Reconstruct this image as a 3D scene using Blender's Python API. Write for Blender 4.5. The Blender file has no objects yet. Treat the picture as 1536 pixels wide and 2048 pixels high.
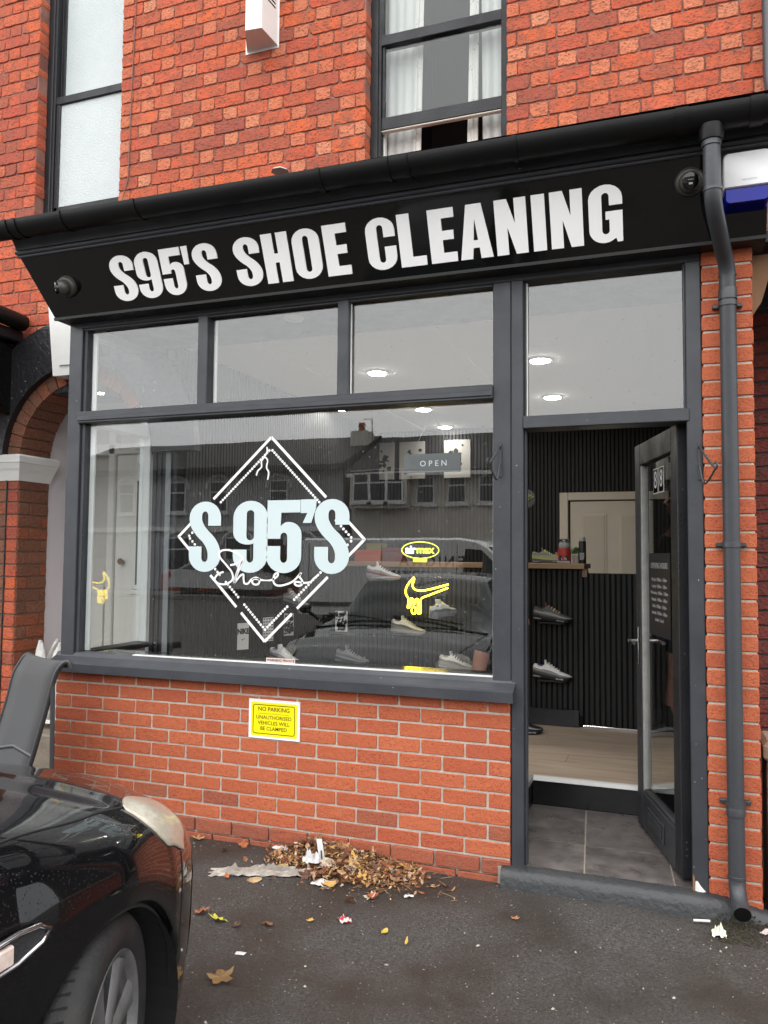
import bpy, math, random
from mathutils import Vector, Matrix
R = math.radians
random.seed(7)
sc = bpy.context.scene
COL = sc.collection

# ------------------------------------------------------------------ camera, sky, sun, exposure
cd = bpy.data.cameras.new('camera')
cam = bpy.data.objects.new('camera', cd); COL.objects.link(cam)
cd.sensor_fit = 'VERTICAL'; cd.sensor_height = 36.0; cd.lens = 36.0 * 1580.43 / 2048.0
cd.clip_start = 0.05; cd.clip_end = 600
RX = Vector((0.94105624, 0.3381469, 0.0083558)); DN = Vector((-0.0109565, 0.05516317, -0.99841724)); FW = Vector((-0.33807263, 0.93947522, 0.05561656))
m = Matrix((( RX.x, -DN.x, -FW.x, 3.18766), (RX.y, -DN.y, -FW.y, -3.787589), (RX.z, -DN.z, -FW.z, 1.548885), (0, 0, 0, 1)))
cam.matrix_world = m
sc.camera = cam

SUN_EL, SUN_AZ = 58.0, 190.0      # azimuth from +Y clockwise; light comes from behind and right of the camera
w = bpy.data.worlds.new('World'); sc.world = w; w.use_nodes = True
nt = w.node_tree; nt.nodes.clear()
sky = nt.nodes.new('ShaderNodeTexSky'); sky.sky_type = 'NISHITA'; sky.sun_disc = False
sky.sun_elevation = R(SUN_EL); sky.sun_rotation = R(SUN_AZ); sky.air_density = 1.6; sky.dust_density = 6.0; sky.ozone_density = 1.0
hs = nt.nodes.new('ShaderNodeHueSaturation'); hs.inputs['Saturation'].default_value = 0.10
bg = nt.nodes.new('ShaderNodeBackground'); bg.inputs['Strength'].default_value = 0.12
wo = nt.nodes.new('ShaderNodeOutputWorld')
cl = nt.nodes.new('ShaderNodeMix'); cl.data_type = 'RGBA'; cl.inputs[0].default_value = 0.75; cl.inputs[7].default_value = (11.0, 11.2, 11.5, 1)   # even cloud deck over the sky
nt.links.new(sky.outputs[0], hs.inputs['Color']); nt.links.new(hs.outputs[0], cl.inputs[6]); nt.links.new(cl.outputs[2], bg.inputs['Color']); nt.links.new(bg.outputs[0], wo.inputs['Surface'])
sl = bpy.data.lights.new('sun', 'SUN'); sl.energy = 1.5; sl.angle = R(160); sl.color = (1.0, 0.97, 0.93)
so = bpy.data.objects.new('sun', sl); COL.objects.link(so)
az = R(SUN_AZ); el = R(SUN_EL)
sd = Vector((math.sin(az) * math.cos(el), math.cos(az) * math.cos(el), math.sin(el)))
so.rotation_euler = (-sd).to_track_quat('-Z', 'Y').to_euler(); so.location = (3, -8, 12)
sc.view_settings.view_transform = 'Standard'; sc.view_settings.look = 'None'
sc.view_settings.gamma = 1.0; sc.view_settings.exposure = 1.0
sc.render.engine = 'CYCLES'
sc.cycles.use_denoising = True
sc.cycles.adaptive_threshold = 0.008
sc.cycles.max_bounces = 8; sc.cycles.transparent_max_bounces = 16
sc.cycles.caustics_reflective = False; sc.cycles.caustics_refractive = False
sc.cycles.sample_clamp_indirect = 6.0

# ------------------------------------------------------------------ materials
def _n(nt, t, **k):
    n = nt.nodes.new(t)
    for a, v in k.items(): setattr(n, a, v)
    return n
def rgb(c): return (c[0], c[1], c[2], 1.0)
MATS = {}
def mat(name, col, rough=0.5, metal=0.0, var=0.0, vscale=6.0, col2=None, bump=0.0, bscale=150.0, coat=0.0, emit=None, estr=0.0, spec=0.5, wave=None, rvar=0.0, trans=0.0, speck=None, per=0.0, sss=0.0):
    if name in MATS: return MATS[name]
    M = bpy.data.materials.new(name); M.use_nodes = True; MATS[name] = M
    nt = M.node_tree; b = nt.nodes['Principled BSDF']; L = nt.links.new
    b.inputs['Roughness'].default_value = rough; b.inputs['Metallic'].default_value = metal
    b.inputs['Specular IOR Level'].default_value = spec
    b.inputs['Coat Weight'].default_value = coat; b.inputs['Coat Roughness'].default_value = 0.03
    b.inputs['Transmission Weight'].default_value = trans
    b.inputs['Base Color'].default_value = rgb(col)
    tc = _n(nt, 'ShaderNodeTexCoord'); src = tc.outputs['Object']
    oi = _n(nt, 'ShaderNodeObjectInfo'); ge = _n(nt, 'ShaderNodeNewGeometry')
    ad = _n(nt, 'ShaderNodeMath', operation='ADD'); L(oi.outputs['Random'], ad.inputs[0]); L(ge.outputs['Random Per Island'], ad.inputs[1])
    fr = _n(nt, 'ShaderNodeMath', operation='FRACT'); L(ad.outputs[0], fr.inputs[0])
    off = _n(nt, 'ShaderNodeVectorMath', operation='SCALE'); off.inputs[0].default_value = (31.7, 17.3, 23.1); L(fr.outputs[0], off.inputs['Scale'])
    va = _n(nt, 'ShaderNodeVectorMath', operation='ADD'); L(src, va.inputs[0]); L(off.outputs[0], va.inputs[1])
    cs = None
    if var > 0:
        c2 = col2 or tuple(x * 0.6 for x in col)
        nz = _n(nt, 'ShaderNodeTexNoise'); nz.inputs['Scale'].default_value = vscale; nz.inputs['Detail'].default_value = 6; nz.inputs['Roughness'].default_value = 0.65
        L(va.outputs[0], nz.inputs['Vector'])
        rp = _n(nt, 'ShaderNodeMapRange'); rp.inputs[1].default_value = 0.35; rp.inputs[2].default_value = 0.68; rp.inputs[4].default_value = var
        L(nz.outputs['Fac'], rp.inputs[0])
        mx = _n(nt, 'ShaderNodeMix', data_type='RGBA'); mx.inputs[6].default_value = rgb(col); mx.inputs[7].default_value = rgb(c2)
        L(rp.outputs[0], mx.inputs[0]); cs = mx.outputs[2]
    if per > 0:
        mr = _n(nt, 'ShaderNodeMapRange'); mr.inputs[3].default_value = 1 - per; mr.inputs[4].default_value = 1 + per * 0.6; L(fr.outputs[0], mr.inputs[0])
        sv = _n(nt, 'ShaderNodeVectorMath', operation='SCALE'); L(mr.outputs[0], sv.inputs['Scale'])
        if cs: L(cs, sv.inputs[0])
        else: sv.inputs[0].default_value = col
        cs = sv.outputs[0]
    if speck:
        scol, sscale, sth = speck
        vz = _n(nt, 'ShaderNodeTexNoise'); vz.inputs['Scale'].default_value = sscale; vz.inputs['Detail'].default_value = 2; L(va.outputs[0], vz.inputs['Vector'])
        mr = _n(nt, 'ShaderNodeMapRange'); mr.inputs[1].default_value = sth; mr.inputs[2].default_value = sth + 0.04; L(vz.outputs['Fac'], mr.inputs[0])
        mx = _n(nt, 'ShaderNodeMix', data_type='RGBA'); mx.inputs[6].default_value = rgb(col); mx.inputs[7].default_value = rgb(scol)
        if cs: L(cs, mx.inputs[6])
        L(mr.outputs[0], mx.inputs[0]); cs = mx.outputs[2]
    if wave:
        wcol, axis, wscale, wdist = wave
        mp = _n(nt, 'ShaderNodeMapping'); sca = [1, 1, 1]; sca[axis] = 0.06; mp.inputs['Scale'].default_value = sca; L(va.outputs[0], mp.inputs['Vector'])
        nz = _n(nt, 'ShaderNodeTexNoise'); nz.inputs['Scale'].default_value = wscale; nz.inputs['Detail'].default_value = 5; L(mp.outputs[0], nz.inputs['Vector'])
        mr = _n(nt, 'ShaderNodeMapRange'); mr.inputs[1].default_value = 0.4; mr.inputs[2].default_value = 0.65; mr.inputs[4].default_value = wdist; L(nz.outputs['Fac'], mr.inputs[0])
        mx = _n(nt, 'ShaderNodeMix', data_type='RGBA'); mx.inputs[6].default_value = rgb(col); mx.inputs[7].default_value = rgb(wcol)
        if cs: L(cs, mx.inputs[6])
        L(mr.outputs[0], mx.inputs[0]); cs = mx.outputs[2]
    if cs: L(cs, b.inputs['Base Color'])
    if rvar > 0:
        nz = _n(nt, 'ShaderNodeTexNoise'); nz.inputs['Scale'].default_value = vscale * 0.7; nz.inputs['Detail'].default_value = 4; L(va.outputs[0], nz.inputs['Vector'])
        mr = _n(nt, 'ShaderNodeMapRange'); mr.inputs[1].default_value = 0.35; mr.inputs[2].default_value = 0.65; mr.inputs[3].default_value = max(0.02, rough - rvar); mr.inputs[4].default_value = min(1, rough + rvar); L(nz.outputs['Fac'], mr.inputs[0]); L(mr.outputs[0], b.inputs['Roughness'])
    if bump > 0:
        nz = _n(nt, 'ShaderNodeTexNoise'); nz.inputs['Scale'].default_value = bscale; nz.inputs['Detail'].default_value = 5; L(va.outputs[0], nz.inputs['Vector'])
        bp = _n(nt, 'ShaderNodeBump'); bp.inputs['Strength'].default_value = bump; bp.inputs['Distance'].default_value = 0.01; L(nz.outputs['Fac'], bp.inputs['Height']); L(bp.outputs[0], b.inputs['Normal'])
    if emit:
        b.inputs['Emission Color'].default_value = rgb(emit); b.inputs['Emission Strength'].default_value = estr
    return M

def brick_mat(name, stops, dark, speck_scale=260.0, bump=0.5, stain=0.35, staincol=(0.16, 0.10, 0.07), smear=(0.46, 0.24, 0.14)):
    M = bpy.data.materials.new(name); M.use_nodes = True
    nt = M.node_tree; b = nt.nodes['Principled BSDF']; L = nt.links.new
    b.inputs['Roughness'].default_value = 0.85; b.inputs['Specular IOR Level'].default_value = 0.25
    tc = _n(nt, 'ShaderNodeTexCoord'); oi = _n(nt, 'ShaderNodeObjectInfo'); ge = _n(nt, 'ShaderNodeNewGeometry')
    ad = _n(nt, 'ShaderNodeMath', operation='ADD'); L(oi.outputs['Random'], ad.inputs[0]); L(ge.outputs['Random Per Island'], ad.inputs[1])
    fr = _n(nt, 'ShaderNodeMath', operation='FRACT'); L(ad.outputs[0], fr.inputs[0])
    off = _n(nt, 'ShaderNodeVectorMath', operation='SCALE'); off.inputs[0].default_value = (31.7, 17.3, 23.1); L(fr.outputs[0], off.inputs['Scale'])
    va = _n(nt, 'ShaderNodeVectorMath', operation='ADD'); L(tc.outputs['Object'], va.inputs[0]); L(off.outputs[0], va.inputs[1])
    cr = _n(nt, 'ShaderNodeValToRGB'); e = cr.color_ramp.elements
    e[0].position = 0; e[0].color = rgb(stops[0]); e[1].position = 1; e[1].color = rgb(stops[-1])
    for i, s in enumerate(stops[1:-1]):
        q = e.new((i + 1) / (len(stops) - 1)); q.color = rgb(s)
    L(fr.outputs[0], cr.inputs[0])
    # cloudy kiln tint
    n1 = _n(nt, 'ShaderNodeTexNoise'); n1.inputs['Scale'].default_value = 14; n1.inputs['Detail'].default_value = 5; L(va.outputs[0], n1.inputs['Vector'])
    m1 = _n(nt, 'ShaderNodeMapRange'); m1.inputs[1].default_value = 0.42; m1.inputs[2].default_value = 0.75; m1.inputs[4].default_value = stain; L(n1.outputs['Fac'], m1.inputs[0])
    x1 = _n(nt, 'ShaderNodeMix', data_type='RGBA'); L(m1.outputs[0], x1.inputs[0]); L(cr.outputs[0], x1.inputs[6]); x1.inputs[7].default_value = rgb(staincol)
    # drag-faced dark specks
    mp = _n(nt, 'ShaderNodeMapping'); mp.inputs['Scale'].default_value = (0.55, 1, 1); L(va.outputs[0], mp.inputs['Vector'])
    n2 = _n(nt, 'ShaderNodeTexNoise'); n2.inputs['Scale'].default_value = speck_scale; n2.inputs['Detail'].default_value = 3; L(mp.outputs[0], n2.inputs['Vector'])
    m2 = _n(nt, 'ShaderNodeMapRange'); m2.inputs[1].default_value = 0.54; m2.inputs[2].default_value = 0.66; m2.inputs[4].default_value = 0.8; L(n2.outputs['Fac'], m2.inputs[0])
    x2 = _n(nt, 'ShaderNodeMix', data_type='RGBA'); L(m2.outputs[0], x2.inputs[0]); L(x1.outputs[2], x2.inputs[6]); x2.inputs[7].default_value = rgb(dark)
    n4 = _n(nt, 'ShaderNodeTexNoise'); n4.inputs['Scale'].default_value = 9; n4.inputs['Detail'].default_value = 8; n4.inputs['Roughness'].default_value = 0.7; L(va.outputs[0], n4.inputs['Vector'])
    m4 = _n(nt, 'ShaderNodeMapRange'); m4.inputs[1].default_value = 0.62; m4.inputs[2].default_value = 0.80; m4.inputs[4].default_value = 0.55; L(n4.outputs['Fac'], m4.inputs[0])
    x4 = _n(nt, 'ShaderNodeMix', data_type='RGBA'); L(m4.outputs[0], x4.inputs[0]); L(x2.outputs[2], x4.inputs[6]); x4.inputs[7].default_value = rgb(smear)
    L(x4.outputs[2], b.inputs['Base Color'])
    bp = _n(nt, 'ShaderNodeBump'); bp.inputs['Strength'].default_value = bump; bp.inputs['Distance'].default_value = 0.006; L(n2.outputs['Fac'], bp.inputs['Height'])
    n3 = _n(nt, 'ShaderNodeTexNoise'); n3.inputs['Scale'].default_value = 45; n3.inputs['Detail'].default_value = 4; L(va.outputs[0], n3.inputs['Vector'])
    b2 = _n(nt, 'ShaderNodeBump'); b2.inputs['Strength'].default_value = bump * 0.8; b2.inputs['Distance'].default_value = 0.012; L(n3.outputs['Fac'], b2.inputs['Height']); L(bp.outputs[0], b2.inputs['Normal']); L(b2.outputs[0], b.inputs['Normal'])
    MATS[name] = M; return M

def glass_mat(name, f0=0.06, tint=(0.93, 0.95, 0.95), wav=0.0, dirt=0.0):
    M = bpy.data.materials.new(name); M.use_nodes = True; MATS[name] = M
    nt = M.node_tree; nt.nodes.clear(); L = nt.links.new
    o = _n(nt, 'ShaderNodeOutputMaterial'); tr = _n(nt, 'ShaderNodeBsdfTransparent'); tr.inputs[0].default_value = rgb(tint)
    gl = _n(nt, 'ShaderNodeBsdfGlossy'); gl.inputs['Roughness'].default_value = 0.0
    lw = _n(nt, 'ShaderNodeLayerWeight'); lw.inputs['Blend'].default_value = 0.5
    pw = _n(nt, 'ShaderNodeMath', operation='POWER'); pw.inputs[1].default_value = 5.0; L(lw.outputs['Facing'], pw.inputs[0])
    ml = _n(nt, 'ShaderNodeMath', operation='MULTIPLY_ADD'); ml.inputs[1].default_value = 1 - f0; ml.inputs[2].default_value = f0; L(pw.outputs[0], ml.inputs[0])
    mx = _n(nt, 'ShaderNodeMixShader'); L(ml.outputs[0], mx.inputs[0]); L(tr.outputs[0], mx.inputs[1]); L(gl.outputs[0], mx.inputs[2])
    out = mx.outputs[0]
    if dirt > 0:
        tc = _n(nt, 'ShaderNodeTexCoord'); nz = _n(nt, 'ShaderNodeTexNoise'); nz.inputs['Scale'].default_value = 60; nz.inputs['Detail'].default_value = 4; L(tc.outputs['Object'], nz.inputs['Vector'])
        mr = _n(nt, 'ShaderNodeMapRange'); mr.inputs[1].default_value = 0.68; mr.inputs[2].default_value = 0.78; mr.inputs[4].default_value = dirt; L(nz.outputs['Fac'], mr.inputs[0])
        df = _n(nt, 'ShaderNodeBsdfDiffuse'); df.inputs[0].default_value = (0.6, 0.6, 0.58, 1)
        m2 = _n(nt, 'ShaderNodeMixShader'); L(mr.outputs[0], m2.inputs[0]); L(out, m2.inputs[1]); L(df.outputs[0], m2.inputs[2]); out = m2.outputs[0]
    if wav > 0:
        tc = _n(nt, 'ShaderNodeTexCoord'); nz = _n(nt, 'ShaderNodeTexNoise'); nz.inputs['Scale'].default_value = 2.2; L(tc.outputs['Object'], nz.inputs['Vector'])
        bp = _n(nt, 'ShaderNodeBump'); bp.inputs['Strength'].default_value = wav; bp.inputs['Distance'].default_value = 0.02; L(nz.outputs['Fac'], bp.inputs['Height']); L(bp.outputs[0], gl.inputs['Normal'])
    L(out, o.inputs['Surface']); return M

GREY = mat('grey_paint', (0.044, 0.047, 0.054), rough=0.42, spec=0.35, var=0.6, vscale=7, col2=(0.030, 0.032, 0.037), bump=0.10, bscale=30, rvar=0.14, speck=((.34, .34, .33), 55, .755))
GREYD = mat('dark_grey_paint', (0.013, 0.0135, 0.016), rough=0.45, spec=0.3, var=0.5, vscale=8, col2=(0.018, 0.018, 0.021), bump=0.25, bscale=80, rvar=0.12)
GUT = mat('black_plastic_gutter', (0.0055, 0.0057, 0.006), rough=0.42, spec=0.25, var=0.4, vscale=5, bump=0.06, bscale=60)
PIPE = mat('grey_painted_pipe', (0.040, 0.043, 0.049), rough=0.4, var=0.4, vscale=6, bump=0.1, bscale=60)
SIGNB = mat('gloss_black_acrylic', (0.0025, 0.0025, 0.0025), rough=0.05, spec=0.4)
WHITEV = mat('white_vinyl', (0.80, 0.80, 0.81), rough=0.35)
DECAL = mat('pale_window_vinyl', (0.50, 0.58, 0.59), rough=0.5, var=0.35, vscale=3, col2=(0.43, 0.52, 0.53))
WHITEP = mat('white_gloss_paint', (0.74, 0.74, 0.72), rough=0.35, var=0.35, vscale=7, col2=(0.6, 0.6, 0.57), bump=0.1, bscale=60)
CREAM = mat('cream_paint', (0.64, 0.59, 0.51), rough=0.5, var=0.4, vscale=5, col2=(0.56, 0.51, 0.43))
LILAC = mat('lilac_render', (0.60, 0.56, 0.58), rough=0.85, var=0.4, vscale=3, col2=(0.52, 0.48, 0.50), bump=0.15, bscale=90)
BLACKR = mat('black_masonry_paint', (0.012, 0.012, 0.014), rough=0.42, var=0.4, vscale=8, col2=(0.02, 0.02, 0.024), bump=0.8, bscale=28, speck=((0.22, 0.22, 0.22), 38, 0.70))
SLATM = mat('black_stained_oak', (0.007, 0.007, 0.008), rough=0.6, wave=((0.015, 0.015, 0.0165), 2, 70, 0.8), bump=0.2, bscale=80, per=0.35)
FELT = mat('black_felt', (0.004, 0.004, 0.0045), rough=0.95)
MORT1 = mat('grey_mortar', (0.52, 0.46, 0.39), rough=0.95, var=0.6, vscale=14, col2=(0.30, 0.26, 0.22), bump=0.6, bscale=120)
MORT2 = mat('red_lime_mortar', (0.15, 0.055, 0.04), rough=0.95, var=1.0, vscale=4, col2=(0.30, 0.15, 0.115), bump=0.6, bscale=90)
MORT3 = mat('dark_mortar', (0.16, 0.09, 0.06), rough=0.95, var=0.5, vscale=14, bump=0.5, bscale=90)
BR_NEW = brick_mat('orange_wirecut_brick', [(0.42, 0.105, 0.048), (0.46, 0.122, 0.055), (0.39, 0.092, 0.046), (0.48, 0.130, 0.060), (0.43, 0.110, 0.050), (0.40, 0.094, 0.044)], (0.17, 0.035, 0.018), 240, 0.5, 0.25, (0.36, 0.12, 0.065))
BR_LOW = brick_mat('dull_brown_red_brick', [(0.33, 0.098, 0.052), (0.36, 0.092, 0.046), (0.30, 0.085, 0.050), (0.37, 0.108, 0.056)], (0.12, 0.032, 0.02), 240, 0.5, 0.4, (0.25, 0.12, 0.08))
BR_OLD = brick_mat('weathered_red_brick', [(0.49, 0.098, 0.042), (0.42, 0.080, 0.040), (0.54, 0.112, 0.040), (0.34, 0.080, 0.046), (0.50, 0.102, 0.040), (0.43, 0.076, 0.042), (0.52, 0.122, 0.056), (0.40, 0.074, 0.042), (0.29, 0.070, 0.046), (0.47, 0.095, 0.042), (0.23, 0.062, 0.046)], (0.13, 0.036, 0.024), 110, 0.6, 0.85, (0.21, 0.08, 0.052), (0.45, 0.16, 0.09))
BR_HEAD = brick_mat('pale_header_brick', [(0.47, 0.130, 0.065), (0.50, 0.165, 0.088), (0.43, 0.10, 0.048), (0.54, 0.22, 0.125), (0.46, 0.115, 0.054), (0.50, 0.15, 0.075)], (0.15, 0.05, 0.03), 110, 0.9, 0.35, (0.30, 0.09, 0.05))
BR_DARK = brick_mat('sooty_arch_brick', [(0.25, 0.08, 0.042), (0.31, 0.085, 0.038), (0.19, 0.08, 0.052), (0.24, 0.095, 0.055), (0.15, 0.065, 0.042)], (0.08, 0.03, 0.02), 120, 0.8, 0.65, (0.15, 0.09, 0.06))
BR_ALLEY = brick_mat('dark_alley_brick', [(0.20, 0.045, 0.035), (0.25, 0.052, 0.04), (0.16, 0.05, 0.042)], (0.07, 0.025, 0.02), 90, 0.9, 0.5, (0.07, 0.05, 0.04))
GLASS = glass_mat('shop_glass', 0.075, (0.94, 0.955, 0.955), wav=0.02, dirt=0.30)
GLASSD = glass_mat('clear_glass', 0.05, (0.92, 0.94, 0.94), wav=0.03)
GLASSU = glass_mat('upstairs_glass', 0.04, (0.9, 0.92, 0.92), wav=0.05)
FROST = mat('obscure_glass', (0.47, 0.51, 0.51), rough=0.22, var=0.6, vscale=1.6, col2=(0.37, 0.42, 0.425), bump=0.55, bscale=110, spec=0.45)
CHROME = mat('chrome', (0.62, 0.62, 0.63), rough=0.18, metal=1.0)
STEELD = mat('dark_iron', (0.05, 0.052, 0.058), rough=0.45, metal=0.4, bump=0.2, bscale=120)
CAMB = mat('bronze_plastic', (0.045, 0.042, 0.036), rough=0.4)
LENSB = mat('camera_window', (0.003, 0.003, 0.003), rough=0.05)
BLACKP = mat('black_plastic', (0.012, 0.012, 0.013), rough=0.5)
RUBBER = mat('tyre_rubber', (0.011, 0.011, 0.012), rough=0.6, spec=0.3, var=0.5, vscale=14, col2=(0.028, 0.024, 0.020), bump=0.2, bscale=90)
ALLOY = mat('grey_alloy', (0.20, 0.20, 0.205), rough=0.38, metal=0.5, var=0.5, vscale=12, col2=(0.06, 0.055, 0.05))
BLUEP = mat('blue_lens', (0.003, 0.008, 0.26), rough=0.2, spec=0.25, var=0.4, vscale=12, col2=(0.004, 0.008, 0.10))
YELLOW = mat('sign_yellow', (0.88, 0.74, 0.0), rough=0.4)
INK = mat('black_ink', (0.012, 0.010, 0.008), rough=0.5)
PINKP = mat('pink_sticker', (0.62, 0.47, 0.43), rough=0.5)
WOODF = mat('oak_laminate', (0.52, 0.41, 0.32), rough=0.42, wave=((0.36, 0.27, 0.20), 0, 34, 0.85), per=0.14, bump=0.04, bscale=60)
WOODT = mat('oak_shelf', (0.34, 0.22, 0.13), rough=0.5, wave=((0.28, 0.17, 0.095), 0, 30, 0.8))
TILEM = mat('slate_grey_tile', (0.075, 0.066, 0.064), rough=0.34, var=1.0, vscale=9, col2=(0.17, 0.15, 0.142), bump=0.08, bscale=40, rvar=0.1, per=0.12)
GROUT = mat('pale_grout', (0.32, 0.27, 0.22), rough=0.9)
CEIL = mat('white_ceiling', (0.72, 0.72, 0.70), rough=0.9, var=0.2, vscale=2, col2=(0.66, 0.66, 0.64))
PLAST = mat('white_plastic', (0.78, 0.78, 0.79), rough=0.3)
LAMP = mat('lit_downlight', (0.9, 0.9, 0.88), rough=0.5, emit=(1.0, 0.94, 0.84), estr=80.0)
NEON = mat('lit_yellow_neon', (0.9, 0.8, 0.1), rough=0.4, emit=(1.0, 0.70, 0.025), estr=6.0)
NEONW = mat('lit_white_neon', (0.9, 0.9, 0.9), rough=0.4, emit=(1.0, 1.0, 1.0), estr=2.2)
NEONY2 = mat('lit_lime_neon', (0.7, 0.8, 0.1), rough=0.4, emit=(0.75, 0.9, 0.05), estr=1.3)
SKIN = mat('skin', (0.50, 0.26, 0.19), rough=0.5, var=0.3, vscale=12, col2=(0.42, 0.20, 0.15))
CLOTHB = mat('black_cloth', (0.010, 0.010, 0.011), rough=0.9, bump=0.3, bscale=40)
CONC = mat('bare_concrete', (0.22, 0.18, 0.14), rough=0.9, var=0.7, vscale=10, bump=0.5, bscale=60)
REDT = mat('red_quarry_tile', (0.20, 0.055, 0.045), rough=0.5, var=0.5, vscale=9)
SLING = mat('charcoal_sling_fabric', (0.060, 0.061, 0.063), rough=0.8, var=0.35, vscale=5, col2=(0.05, 0.05, 0.052), bump=0.25, bscale=400)
SLINGE = mat('charcoal_tube', (0.030, 0.031, 0.033), rough=0.45)

# ------------------------------------------------------------------ mesh helpers
class MB:
    def __init__(s): s.v = []; s.f = []
    def add(s, vs, fs):
        o = len(s.v); s.v += [tuple(p) for p in vs]; s.f += [tuple(i + o for i in f) for f in fs]; return s
    def box(s, x0, x1, y0, y1, z0, z1):
        return s.add([(x0, y0, z0), (x1, y0, z0), (x1, y1, z0), (x0, y1, z0), (x0, y0, z1), (x1, y0, z1), (x1, y1, z1), (x0, y1, z1)],
                     [(0, 3, 2, 1), (4, 5, 6, 7), (0, 1, 5, 4), (1, 2, 6, 5), (2, 3, 7, 6), (3, 0, 4, 7)])
    def bbox(s, x0, x1, y0, y1, z0, z1, b=0.004):
        # box with chamfered edges
        X = (x0, x0 + b, x1 - b, x1); Y = (y0, y0 + b, y1 - b, y1); Z = (z0, z0 + b, z1 - b, z1)
        vs = []; idx = {}
        def V(i, j, k):
            t = (i, j, k)
            if t not in idx: idx[t] = len(vs); vs.append((X[i], Y[j], Z[k]))
            return idx[t]
        fs = []
        for ax in range(3):
            for sgn in (0, 3):
                q = [(1, 1), (2, 1), (2, 2), (1, 2)]
                f = []
                for a, c in q:
                    t = [a, c]; t.insert(ax, sgn); f.append(V(*t))
                if (sgn == 0) != (ax == 1): f.reverse()
                fs.append(f)
        for ax in range(3):
            o1, o2 = [a for a in range(3) if a != ax]
            for s1 in (0, 3):
                for s2 in (0, 3):
                    n1 = 1 if s1 == 0 else 2; n2 = 1 if s2 == 0 else 2
                    f = []
                    for (a, p1, p2) in ((1, s1, n2), (2, s1, n2), (2, n1, s2), (1, n1, s2)):
                        t = [0, 0, 0]; t[ax] = a; t[o1] = p1; t[o2] = p2; f.append(V(*t))
                    fs.append(f)
        for s1 in (0, 3):
            for s2 in (0, 3):
                for s3 in (0, 3):
                    n = [1 if q == 0 else 2 for q in (s1, s2, s3)]
                    fs.append([V(s1, n[1], n[2]), V(n[0], s2, n[2]), V(n[0], n[1], s3)])
        return s.add(vs, fs)
    def prism(s, prof, x0, x1, axis=0):
        # profile [(a,b)] swept along axis (0: prof=(y,z); 1: prof=(x,z); 2: prof=(x,y))
        n = len(prof)
        def P(t, p):
            if axis == 0: return (t, p[0], p[1])
            if axis == 1: return (p[0], t, p[1])
            return (p[0], p[1], t)
        return s.add([P(x0, p) for p in prof] + [P(x1, p) for p in prof],
                     [tuple(range(n))[::-1], tuple(range(n, 2 * n))] + [(i, (i + 1) % n, n + (i + 1) % n, n + i) for i in range(n)])
    def tube(s, pts, r, n=8, cap=True):
        pts = [Vector(p) for p in pts]; rs = r if isinstance(r, (list, tuple)) else [r] * len(pts)
        rings = []; up = Vector((0, 0, 1)); prev = None
        for i, p in enumerate(pts):
            d = (pts[min(i + 1, len(pts) - 1)] - pts[max(i - 1, 0)]).normalized()
            if prev is None:
                a = up if abs(d.z) < 0.9 else Vector((1, 0, 0))
                e = d.cross(a).normalized()
            else:
                e = (prev - d * prev.dot(d)).normalized()
            prev = e; g = d.cross(e)
            rings.append([p + (e * math.cos(2 * math.pi * k / n) + g * math.sin(2 * math.pi * k / n)) * rs[i] for k in range(n)])
        vs = [q for rg in rings for q in rg]; fs = []
        for i in range(len(pts) - 1):
            for k in range(n): fs.append((i * n + k, i * n + (k + 1) % n, (i + 1) * n + (k + 1) % n, (i + 1) * n + k))
        if cap: fs.append(tuple(range(n))[::-1]); fs.append(tuple((len(pts) - 1) * n + k for k in range(n)))
        return s.add(vs, fs)
    def lathe(s, prof, c, n=24, axis=Vector((0, 0, 1))):
        ax = Vector(axis).normalized(); a = Vector((1, 0, 0)) if abs(ax.x) < 0.9 else Vector((0, 1, 0))
        e = ax.cross(a).normalized(); g = ax.cross(e); c = Vector(c)
        vs = []; fs = []
        for (r, h) in prof:
            for k in range(n): vs.append(c + ax * h + (e * math.cos(2 * math.pi * k / n) + g * math.sin(2 * math.pi * k / n)) * r)
        for i in range(len(prof) - 1):
            for k in range(n): fs.append((i * n + k, i * n + (k + 1) % n, (i + 1) * n + (k + 1) % n, (i + 1) * n + k))
        fs.append(tuple(range(n))[::-1]); fs.append(tuple((len(prof) - 1) * n + k for k in range(n)))
        return s.add(vs, fs)
    def mesh(s, name):
        me = bpy.data.meshes.new(name); me.from_pydata([tuple(p) for p in s.v], [], s.f); me.update(); return me
    def build(s, name, material, parent=None, smooth=False, kind=None):
        return link(name, s.mesh(name), material, parent, smooth, kind)

def link(name, me, material, parent=None, smooth=False, kind=None):
    if material is not None and len(me.materials) == 0: me.materials.append(material)
    if smooth:
        for p in me.polygons: p.use_smooth = True
    o = bpy.data.objects.new(name, me); COL.objects.link(o)
    if parent is not None:
        o.parent = parent
        pw = world_of(parent)
        o.matrix_parent_inverse = pw.inverted()
    if kind: o['kind'] = kind
    return o
def world_of(o):
    if o.parent is None: return o.matrix_basis.copy()
    return world_of(o.parent) @ o.matrix_parent_inverse @ o.matrix_basis
def flat(o, ang=35):
    # smooth by angle
    for p in o.data.polygons: p.use_smooth = True
    o.data.set_sharp_from_angle(angle=R(ang)); return o
def thing(name, label, cat, loc=(0, 0, 0), rot=(0, 0, 0), group=None):
    o = bpy.data.objects.new(name, None); COL.objects.link(o); o.empty_display_size = 0.1
    o.location = loc; o.rotation_euler = rot
    return tag(o, label, cat, group)
def tag(o, label, cat, group=None):
    o['label'] = label; o['category'] = cat
    if group: o['group'] = group
    return o
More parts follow.
